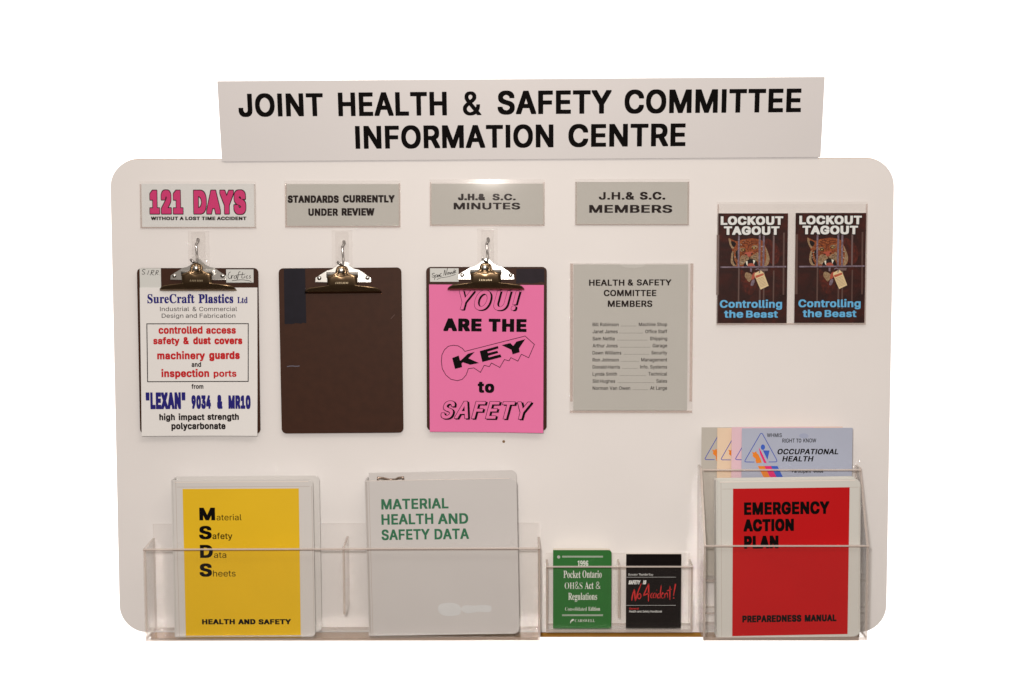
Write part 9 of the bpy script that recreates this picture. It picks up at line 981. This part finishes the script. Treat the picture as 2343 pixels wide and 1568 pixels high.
    for k_ in range(7):
        s.line(t([(1090+k_*15, 1165+k_*33), (1270+k_*14, 1100+k_*33)]), 2.4, T_BARM if k_ else T_DARK, 8, name='illustration')
    s.line(t([(1060, 910), (1120, 885), (1170, 930), (1150, 1000)]), 9, T_BAR, 9, smooth=4, name='illustration')
    for w_, xa, xb, yb_, yt_ in (('LOCKOUT', 215, 868, 366, 275), ('TAGOUT', 248, 828, 470, 380)):
        s.text(w_, xa-3, xb+3, yb_+4, yt_-4, T_DARK, .36, lay=10, track=-.002, grow=.0006, name='lettering')
        s.text(w_, xa, xb, yb_, yt_, M_WPRINT, .33, lay=11, track=-.002, name='lettering')
    s.text('Controlling', 206, 856, 1232, 1150, M_BLUEP, .27, lay=11, name='lettering'); s.text('the', 250, 450, 1336, 1258, M_BLUEP, .29, lay=11); s.text('Beast', 480, 812, 1335, 1262, M_BLUEP, .29, lay=11)
    s.done()
booklet(0, 0, (172, 245, 919, 1392), 'left one of the two dark tiger booklets, filling the left end of the sleeve')
booklet(821, -6, (982, 241, 1736, 1389), 'right one of the two dark tiger booklets, at the right end of the sleeve')
# ------------------------------------------------------------------ clear holders along the bottom
def painted_rim(r, xa, xb, T, zf):
    """refracted light of the polished upper edge, painted as pale and dark strips"""
    link('painted_rim', prism(rrect(xa, T-.0024, xb, T+.0003), zf+.0001, zf+.0005), M_RIML, r)
    link('painted_rim', prism(rrect(xa, T-.0034, xb, T-.00245), zf+.0001, zf+.0004), M_RIMD, r)
def holder_box(label, d, fbl, fbr, ftop, backtop, sidetop, group='clear acrylic holders along the bottom', dividers=(), t=.0048, th=.006):
    """front-panel corners are picture points at distance d from the board"""
    fr = frame(fbl, fbr, 0)
    r = thing('acrylic_holder', label, 'holder', fr, group)
    A = fr.loc(fbl, d); B = fr.loc(fbr, d); T = fr.loc(ftop, d)[1]; BT = fr.loc(backtop, .004)[1]; ST = fr.loc(sidetop, .004)[1]
    xa, xb, yb_ = A[0], B[0], (A[1]+B[1])/2
    link('front_panel', prism(rrect(xa, yb_, xb, T), d-t, d, 1, .0004), [M_ACR, M_EDGEL], r)
    painted_rim(r, xa, xb, T, d)
    link('back_panel', prism(rrect(xa+.001, yb_+th, xb-.001, BT), .001, .004, 1), [M_ACR, M_EDGEL], r)
    link('floor_panel', quad_panel([(xa+.0005, yb_+th/2, .001), (xb-.0005, yb_+th/2, .001), (xb-.0005, yb_+th/2, d-t-.0004), (xa+.0005, yb_+th/2, d-t-.0004)], th-.0004, 1), [M_SIDE, M_EDGE], r)
    for x_ in (xa+t/2, xb-t/2):
        link('side_panel', quad_panel([(x_, yb_+th+.0003, d-t-.0004), (x_, yb_+th+.0003, .0044), (x_, ST, .0044), (x_, ST, .012), (x_, T, d-t-.0004)], t-.0004, 1), [M_SIDE, M_EDGE], r)
    for (px, dt, db) in dividers:
        x_ = fr.loc((px, 1300), d)[0]; yd = fr.loc((px, db), d)[1]; y2 = fr.loc(dt, .004)[1]
        link('divider', quad_panel([(x_, yd, d-t-.0004), (x_, yd, .0044), (x_, y2, .0044), (x_, y2, .012), (x_, T, d-t-.0004)], t-.0004, 1), [M_SIDE, M_EDGE], r)
    return r, fr, xa, xb, yb_
holder_box('widest clear acrylic holder, at the lower left, holding the yellow and the grey binders', .085, (332, 1470), (1237, 1467.5), ZL(800, 686), ZL(1600, 480), ZK(163, 603), dividers=[(786, ZL(100, 588), 1408)])
r, fr, xa, xb, yb_ = holder_box('smallest clear acrylic holder, holding the green and the black booklets', .052, (1249, 1448), (1585, 1448), ZJ(1100, 408), ZJ(160, 240), ZJ(1990, 318), dividers=[(1417, ZJ(1085, 320), 1416)], t=.0042, th=.005)
# tall two-tier holder
d = .118; dm = .056; t = .0048; th = .006
fr = frame((1608, 1467), (1985, 1467), 0)
r = thing('acrylic_holder', 'tall two-tier clear acrylic holder at the lower right, holding the brochures and the red binder', 'holder', fr, 'clear acrylic holders along the bottom')
A = fr.loc((1608.5, 1467), d); B = fr.loc((1985.5, 1467), d); T = fr.loc((1800, 1248), d)[1]; MT = fr.loc((1800, 1074), dm)[1]; ST = fr.loc((1600, 1064), .004)[1]
xa, xb, y0 = A[0], B[0], A[1]
link('front_panel', prism(rrect(xa, y0, xb, T), d-t, d, 1, .0004), [M_ACR, M_EDGEL], r)
link('middle_panel', prism(rrect(xa+t, y0+th+.001, xb-t, MT), dm-t, dm, 1), [M_ACR, M_EDGEL], r)
painted_rim(r, xa, xb, T, d); painted_rim(r, xa+t, xb-t, MT, dm)
link('back_panel', prism(rrect(xa+t, y0+th, xb-t, ST-.004), .001, .004, 1), [M_ACR, M_EDGEL], r)
link('floor_panel', quad_panel([(xa+.0005, y0+th/2, .001), (xb-.0005, y0+th/2, .001), (xb-.0005, y0+th/2, d-t-.0004), (xa+.0005, y0+th/2, d-t-.0004)], th-.0004, 1), [M_SIDE, M_EDGE], r)
MF = fr.loc((1800, 1330), dm)[1]
for yy, tt in ((MF, .005), (fr.loc((1800, 1405), dm)[1], .004)):
    link('shelf', quad_panel([(xa+t, yy, .0045), (xb-t, yy, .0045), (xb-t, yy, dm-t-.0004), (xa+t, yy, dm-t-.0004)], tt, 1), [M_SIDE, M_EDGE], r)
for x_ in (xa+t/2, xb-t/2):
    link('side_panel', quad_panel([(x_, y0+th+.0003, d-t-.0004), (x_, y0+th+.0003, .0005), (x_, ST, .0005), (x_, ST, .014), (x_, MT, dm-.018), (x_, T, d-t-.0004)], t-.0004, 1), [M_SIDE, M_EDGE], r)
# ------------------------------------------------------------------ brochures in the rear tier
def brochure(k, tl, tr, m, label, dep, logo=None, dxl=0, dyl=0, xr=None):
    bl = (tl[0], 1322)
    fc = frame((tl[0], 1322), (tr[0], 1322), dep)
    c = thing('brochure', label, 'brochure', fc, 'brochures fanned out in the rear tier')
    a = fc.loc(tl); b = fc.loc(tr); w_ = b[0]-a[0]
    y_b = Vector(Wp(1800, 1330, dm)).z+.0032-fc.O.z
    link('cover', prism([(a[0], y_b), (b[0], y_b), (b[0], b[1]), (a[0], a[1])], -.0012, 0), m, c)
    s = Sheet(fc, c, 0, ZH)
    xl = (lambda p: (p[0]+dxl, p[1]+dyl))
    clipx = xr
    def cut(P):                                  # Sutherland-Hodgman against x < clipx: the next brochure hides the rest
        return P
    if logo:
        tri = [(888, 216), (1068, 540), (1056, 548), (972, 548)]
        s.line([xl(p) for p in [(806, 548), (704, 547), (694, 538), (700, 524), (872, 226), (880, 216), (893, 214), (902, 224), (1064, 520), (1068, 536), (1056, 546), (972, 547)]], 8, M_BL2, 0, name='logo')
        s.poly([xl(p) for p in [(776, 432), (806, 438), (816, 425), (822, 430), (832, 424), (832, 444), (852, 458), (864, 486), (878, 510), (892, 556), (826, 562), (828, 548), (818, 536), (822, 512), (784, 480), (790, 458)]], M_OR, 0, name='logo')
        s.poly([xl(p) for p in [(856, 378), (882, 420), (950, 562), (918, 556), (872, 452)]], M_CR, 0, name='logo')
        s.poly([xl((905+25*math.cos(a_*math.pi/9), 375+32*math.sin(a_*math.pi/9))) for a_ in range(18)], M_BL, 0, name='logo')
        s.poly([xl(p) for p in [(904, 412), (982, 414), (958, 522)]], M_BL, 0, name='logo')
    return fc, c, s
brochure(0, ZH(193, 146), ZH(800, 144), M_BROG, 'grey brochure, leftmost and rearmost of the fan', .022, True, -462, -28)[2].done()
brochure(1, ZH(376, 152), ZH(1400, 148), M_BROP, 'peach brochure, second from the left in the fan', .0255, True, -274, -25)[2].done()
brochure(2, ZH(600, 142), ZH(1830, 136), M_BROS, 'salmon brochure, only its top edge showing behind the blue one', .029)[2].done()
brochure(3, ZH(543, 143), ZH(1500, 143), M_BROK, 'rose pink brochure, between the peach and the blue ones', .0325, True, -107, -27)[2].done()
fc, c, s = brochure(4, ZH(662, 157), ZH(1948, 151), M_BROB, 'pale blue occupational health brochure at the front of the fan', .036, True)
s.text('WHMIS', 952, 1124, 258, 213, M_BLACK, .12); s.text('RIGHT', 1130, 1274, 322, 275, M_BLACK, .125); s.text('TO', 1292, 1350, 321, 275, M_BLACK, .125); s.text('KNOW', 1374, 1523, 320, 274, M_BLACK, .125)
s.text('OCCUPATIONAL', 1068, 1790, 458, 394, M_BLACK, .23, shear=.2); s.text('HEALTH', 1128, 1494, 541, 479, M_BLACK, .24, shear=.2)
s.text('Participant', 1242, 1464, 672, 630, M_BLACK, .16); s.text('Guide', 1492, 1606, 670, 628, M_BLACK, .16)
for x_, m_ in ((846, M_OR), (922, M_CR), (997, M_BL)):
    s.poly([(x_, 594), (x_+77, 594), (x_+150, 742), (x_+75, 742)], m_, name='stripe')
s.poly([(1330, 230), (1380, 214), (1430, 232), (1425, 262), (1380, 272), (1335, 258)], mat('grey_smudge', C(158, 158, 176), .6), name='smudge', smooth=4)
s.done()
# ------------------------------------------------------------------ binders
def binder(label, zf, q, d0, d1, m, r_=.011, back=None, up=0.0, seam=True, spine_w=None, ez=None):
    """q: front-cover corners bl br tr tl; the cover lies at distance d1, the back cover at d0"""
    fr = frame(zf(*q[0]), zf(*q[1]), d1)
    r = thing('ring_binder', label, 'binder', fr, 'ring binders in the clear holders')
    P = [fr.loc(zf(*p)) for p in q]
    x0, x1 = (P[0][0]+P[3][0])/2, (P[1][0]+P[2][0])/2; y0, y1 = (P[0][1]+P[1][1])/2, (P[2][1]+P[3][1])/2
    fc_ = link('front_cover', prism(rrect(x0, y0, x1, y1, r_, '0110', 6), -.003, 0, 0, .001), m, r)
    zb = -(d1-d0)
    bx = back or (x0, x1)
    link('back_cover', prism(rrect(x0, y0+.001, x1+(bx if isinstance(bx, float) else 0), y1-.0005+up, r_, '0110', 6), zb, zb+.003, 0, .001), m, r)
    link('spine', prism([(x0-.003, y0), (x0-.0002, y0), (x0-.0002, y1), (x0-.003, y1)], zb, 0, 0, .0008), m, r)
    return r, fr, (x0, y0, x1, y1), zb
def binder_line(r, pts, w, m, z=.0002, name='seam'):
    link(name, stroke(pts, w, z), m, r)
def rings(r, x, y1, zb, ys):
    link('page_block', prism(rrect(x+.012, y1[0]+.006, y1[2]-.008, y1[1]-.022), zb+.008, -.010), M_PAGE, r)
# yellow MSDS binder
r, fr, (x0, y0, x1, y1), zb = binder('white ring binder with a yellow cover sheet, in the left bay of the widest holder', ZK, ((336, 1424), (1486, 1418), (1470, 124), (314, 126)), .026, .062, M_VINYL, .008, back=.008, up=.002)
binder_line(r, [(x0+.006, y0+.002), (x0+.006, y1-.002)], .0006, M_SEAM); binder_line(r, [(x0+.004, y1-.0035), (x1-.008, y1-.0035)], .0016, M_SEAMH); binder_line(r, [(x0+.008, y1-.0125), (x1-.006, y1-.0125)], .0006, M_SEAM); binder_line(r, [(x1-.0022, y0+.012), (x1-.0022, y1-.012)], .0006, M_SEAM)
rings(r, x0, (y0, y1, x1), zb, None)
P = [fr.loc(ZK(*p)) for p in ((420, 1410), (1369, 1405), (1352, 194), (393, 199))]
link('cover_sheet', prism(P, .0002, .0006), M_YEL, r, label='yellow cover sheet in the clear front pocket')
s = Sheet(fr, r, .0006, ZK)
for k_, (c_, w_, a_, b_, ca, cb, yb_, yt_, lt) in enumerate((('M', 'aterial', 674, 880, 532, 662, 458, 353, 407), ('S', 'afety', 640, 804, 530, 634, 613, 503, 560), ('D', 'ata', 652, 754, 538, 644, 768, 660, 722), ('S', 'heets', 645, 831, 534, 636, 922, 813, 870))):
    s.text(c_, ca, cb, yb_, yt_, M_BLACK, .29); s.text(w_, a_, b_, yb_-1, lt, M_BLACK, .15)
for t_, a_, b_ in (('HEALTH', 554, 825), ('AND', 852, 995), ('SAFETY', 1020, 1288)): s.text(t_, a_, b_, 1316, 1273, M_BLACK, .34, track=.0)
s.done()
# grey binder
r, fr, (x0, y0, x1, y1), zb = binder('warm grey ring binder with green capitals, in the right bay of the widest holder', ZL, ((278, 1414), (1512, 1392), (1508, 117), (272, 133)), .012, .064, M_VINYL2, .010, up=.008)
for dx_ in (-.0012, .0012, .0048): binder_line(r, [(x0+dx_, y0+.001), (x0+dx_, y1-.001)], .0007, M_SEAM)
link('cover_edge', prism(rrect(x0, y1+.0002, x1-.013, y1+.0010), -.0028, -.0004), M_SEAMH, r)
# rings
for dx_, sg in ((.022, 1), (.060, -1)):
    pts = [(x0+.022+.0, y1-.012, zb+.006)]
link('ring_hardware', tube([(x0+.020, y1-.002, -.016), (x0+.020, y1+.0035, -.018), (x0+.030, y1+.002, -.020), (x0+.040, y1-.002, -.026), (x0+.052, y1-.002, -.026), (x0+.058, y1+.002, -.020), (x0+.067, y1+.0035, -.018), (x0+.067, y1-.002, -.016)], .0024, 8), mat('ring_chrome', (.45, .36, .30, 1), .2, 1.0), r, smooth=True)
link('page_block', prism(rrect(x0+.016, y0+.006, x1-.010, y1-.030), zb+.010, -.012), M_PAGE, r)
s = Sheet(fr, r, 0, ZL)
opt = dict(xoff=1.0)
for t_, a_, b_, yb_, yt_ in (('MATERIAL', 383, 937, 364, 278), ('HEALTH', 384, 812, 491, 404), ('AND', 850, 1100, 487, 400), ('SAFETY', 385, 782, 618, 530), ('DATA', 822, 1106, 613, 526)):
    s.text(t_, a_, b_, yb_, yt_, M_GRNT, weight=.03)
s.poly([(850, 1180), (870, 1150), (930, 1138), (990, 1142), (1030, 1165), (1042, 1195), (1030, 1230), (980, 1245), (910, 1245), (862, 1220)], M_RESID, name='glue_residue', smooth=4)
s.poly([(1045, 1175), (1080, 1158), (1150, 1162), (1220, 1155), (1285, 1165), (1290, 1195), (1270, 1215), (1180, 1212), (1100, 1225), (1050, 1205)], M_RESID, name='glue_residue', smooth=4)
s.done()
# red binder
ZQ = lambda x, y: (x, y)
r, fr, (x0, y0, x1, y1), zb = binder('ivory ring binder with a red cover sheet, in the front tier of the tall holder', ZQ, ((1643, 1461), (1967, 1456.5), (1970, 1098), (1643, 1099)), d-.045, d-.009, M_VINYL3, .011)
binder_line(r, [(x0+.006, y0+.002), (x0+.006, y1-.002)], .0006, M_SEAM); binder_line(r, [(x0+.004, y1-.0022), (x1-.010, y1-.0022)], .002, M_SEAMH); binder_line(r, [(x0+.008, y1-.015), (x1-.004, y1-.015)], .0006, M_SEAM); binder_line(r, [(x1-.0022, y0+.014), (x1-.0022, y1-.014)], .0006, M_SEAM)
rings(r, x0, (y0, y1, x1), zb, None)
P = [fr.loc(p) for p in (ZI(567, 1336), ZI(1952, 1311), ZH(1912, 841), ZH(558, 857))]
link('cover_sheet', prism(P, .0002, .0006), M_REDC, r, label='red cover sheet in the clear front pocket')
s = Sheet(fr, r, .0006, ZH)
s.text('EMERGENCY', 686, 1676, 1156, 1008, M_BLACK, .235); s.text('ACTION', 680, 1265, 1352, 1208, M_BLACK, .24); s.text('PLAN', 686, 1086, 1553, 1404, M_BLACK, .24)
s.zf = ZI
s.text('PREPAREDNESS', 689, 1398, 1168, 1084, M_BLACK, .25); s.text('MANUAL', 1438, 1820, 1160, 1078, M_BLACK, .25)
s.done()
# ------------------------------------------------------------------ booklets in the smallest holder
def pocket_book(label, q, dep, th_, m, r_=.006, pg=.004):
    fr = frame(ZJ(*q[0]), ZJ(*q[1]), dep)
    r = thing('booklet', label, 'booklet', fr, 'pocket booklets in the smallest holder')
    P = [fr.loc(ZJ(*p)) for p in q]
    x0, x1 = (P[0][0]+P[3][0])/2, (P[1][0]+P[2][0])/2; y0, y1 = (P[0][1]+P[1][1])/2, (P[2][1]+P[3][1])/2
    link('cover', prism(rrect(x0, y0, x1, y1, r_, '0110', 5), -.0005, 0), m, r)
    link('pages', prism(rrect(x0+.0003, y0+.0003, x1-.0006, y1-.0003, r_, '0110', 5), -th_, -.0006), M_PAGE, r)
    return r, fr, Sheet(fr, r, 0, ZJ)
r, fr, s = pocket_book('green pocket booklet with rounded corners and cream lettering', ((237, 1222), (1000, 1222), (997, 199), (234, 199)), .030, .018, M_GREEN)
s.text('1996', 556, 695, 408, 335, M_CREAMT, .11, font='serif')
for t_, a_, b_, yb_, yt_, st in (('Pocket', 372, 595, 562, 468, .085), ('Ontario', 620, 871, 560, 464, .085), ('OH&S', 388, 620, 705, 612, .085), ('Act', 650, 764, 705, 612, .085), ('&', 795, 856, 705, 612, .10), ('Regulations', 434, 811, 848, 756, .085), ('Consolidated', 394, 676, 990, 942, .085), ('Edition', 697, 850, 990, 940, .085)):
    s.text(t_, a_, b_, yb_, yt_, M_CREAMT, st, font='serif')
s.text('CARSWELL', 520, 784, 1138, 1102, M_CREAMT, .11, font='serif')
for y_ in (278, 290, 1044, 1056): s.line([(354, y_), (888, y_)], 5, M_CREAMT, name='rule')
s.poly([(487, 1098), (512, 1102), (500, 1122), (478, 1132), (460, 1160), (462, 1128)], M_CREAMT, name='emblem')
x, y = fr.loc(ZJ(309, 289)); link('punched_hole', prism([(x+.0030*math.cos(k*.5236), y+.0030*math.sin(k*.5236)) for k in range(12)], .0001, .0003), mat('hole_shade', C(176, 168, 160), .6), r)
s.done()
r, fr, s = pocket_book('black pocket booklet with red brush lettering', ((1190, 1216), (1909, 1216), (1907, 250), (1187, 253)), .024, .005, M_BLKC, 0)
s.text('Bowater', 1221, 1343, 531, 504, M_WPRINT, .12); s.text('Thunder', 1354, 1477, 531, 504, M_WPRINT, .12); s.text('Bay', 1487, 1545, 531, 504, M_WPRINT, .12)
s.line([(1190, 553), (1840, 552)], 3.2, M_WPRINT, name='rule'); s.line([(1190, 921), (1840, 920)], 3.2, M_WPRINT, name='rule')
s.text('SAFETY', 1219, 1378, 646, 592, M_WPRINT, .2, shear=.18); s.text('IS', 1408, 1458, 646, 592, M_WPRINT, .2, shear=.18)
def br(P, w=15, tp=(.6, 1, 1.1, 1, .7, .4)): s.line(P, w, M_REDP, smooth=5, name='brush_lettering', taper=tp)
br([(1264, 862), (1272, 800), (1296, 706)]); br([(1296, 706), (1305, 790), (1312, 870)], 18); br([(1312, 870), (1340, 760), (1390, 632)], 13)
br([(1376, 766), (1348, 780), (1344, 820), (1366, 834), (1384, 806), (1378, 770)], 12, None)
br([(1414, 798), (1440, 740), (1486, 634)]); br([(1486, 634), (1484, 740), (1482, 872)], 17); br([(1412, 796), (1470, 768), (1500, 760)], 16)
for x_ in (1516, 1548): br([(x_+22, 756), (x_, 780), (x_-2, 818), (x_+20, 820)], 11)
br([(1584, 762), (1578, 826)], 12); br([(1590, 718), (1592, 724)], 10)
br([(1628, 762), (1604, 784), (1606, 826), (1630, 812)], 12); br([(1650, 660), (1640, 740), (1634, 830)], 13)
br([(1650, 792), (1674, 764), (1664, 756), (1650, 800), (1664, 828), (1684, 816)], 10); br([(1698, 764), (1694, 826)], 11); br([(1696, 790), (1720, 758), (1732, 780), (1732, 824)], 11)
br([(1764, 668), (1762, 760), (1762, 850)], 13); br([(1722, 732), (1790, 708)], 11); br([(1836, 640), (1822, 720), (1808, 798)], 17, (1, 1, .8, .6, .5)); br([(1812, 818), (1814, 832)], 16, None)
s.text('General', 1232, 1358, 975, 950, M_REDP, .2); 
for t_, a_, b_ in (('Health', 1231, 1323), ('and', 1337, 1390), ('Safety', 1404, 1498), ('Handbook', 1508, 1660)): s.text(t_, a_, b_, 1013, 986, M_WPRINT, .13)
s.done()
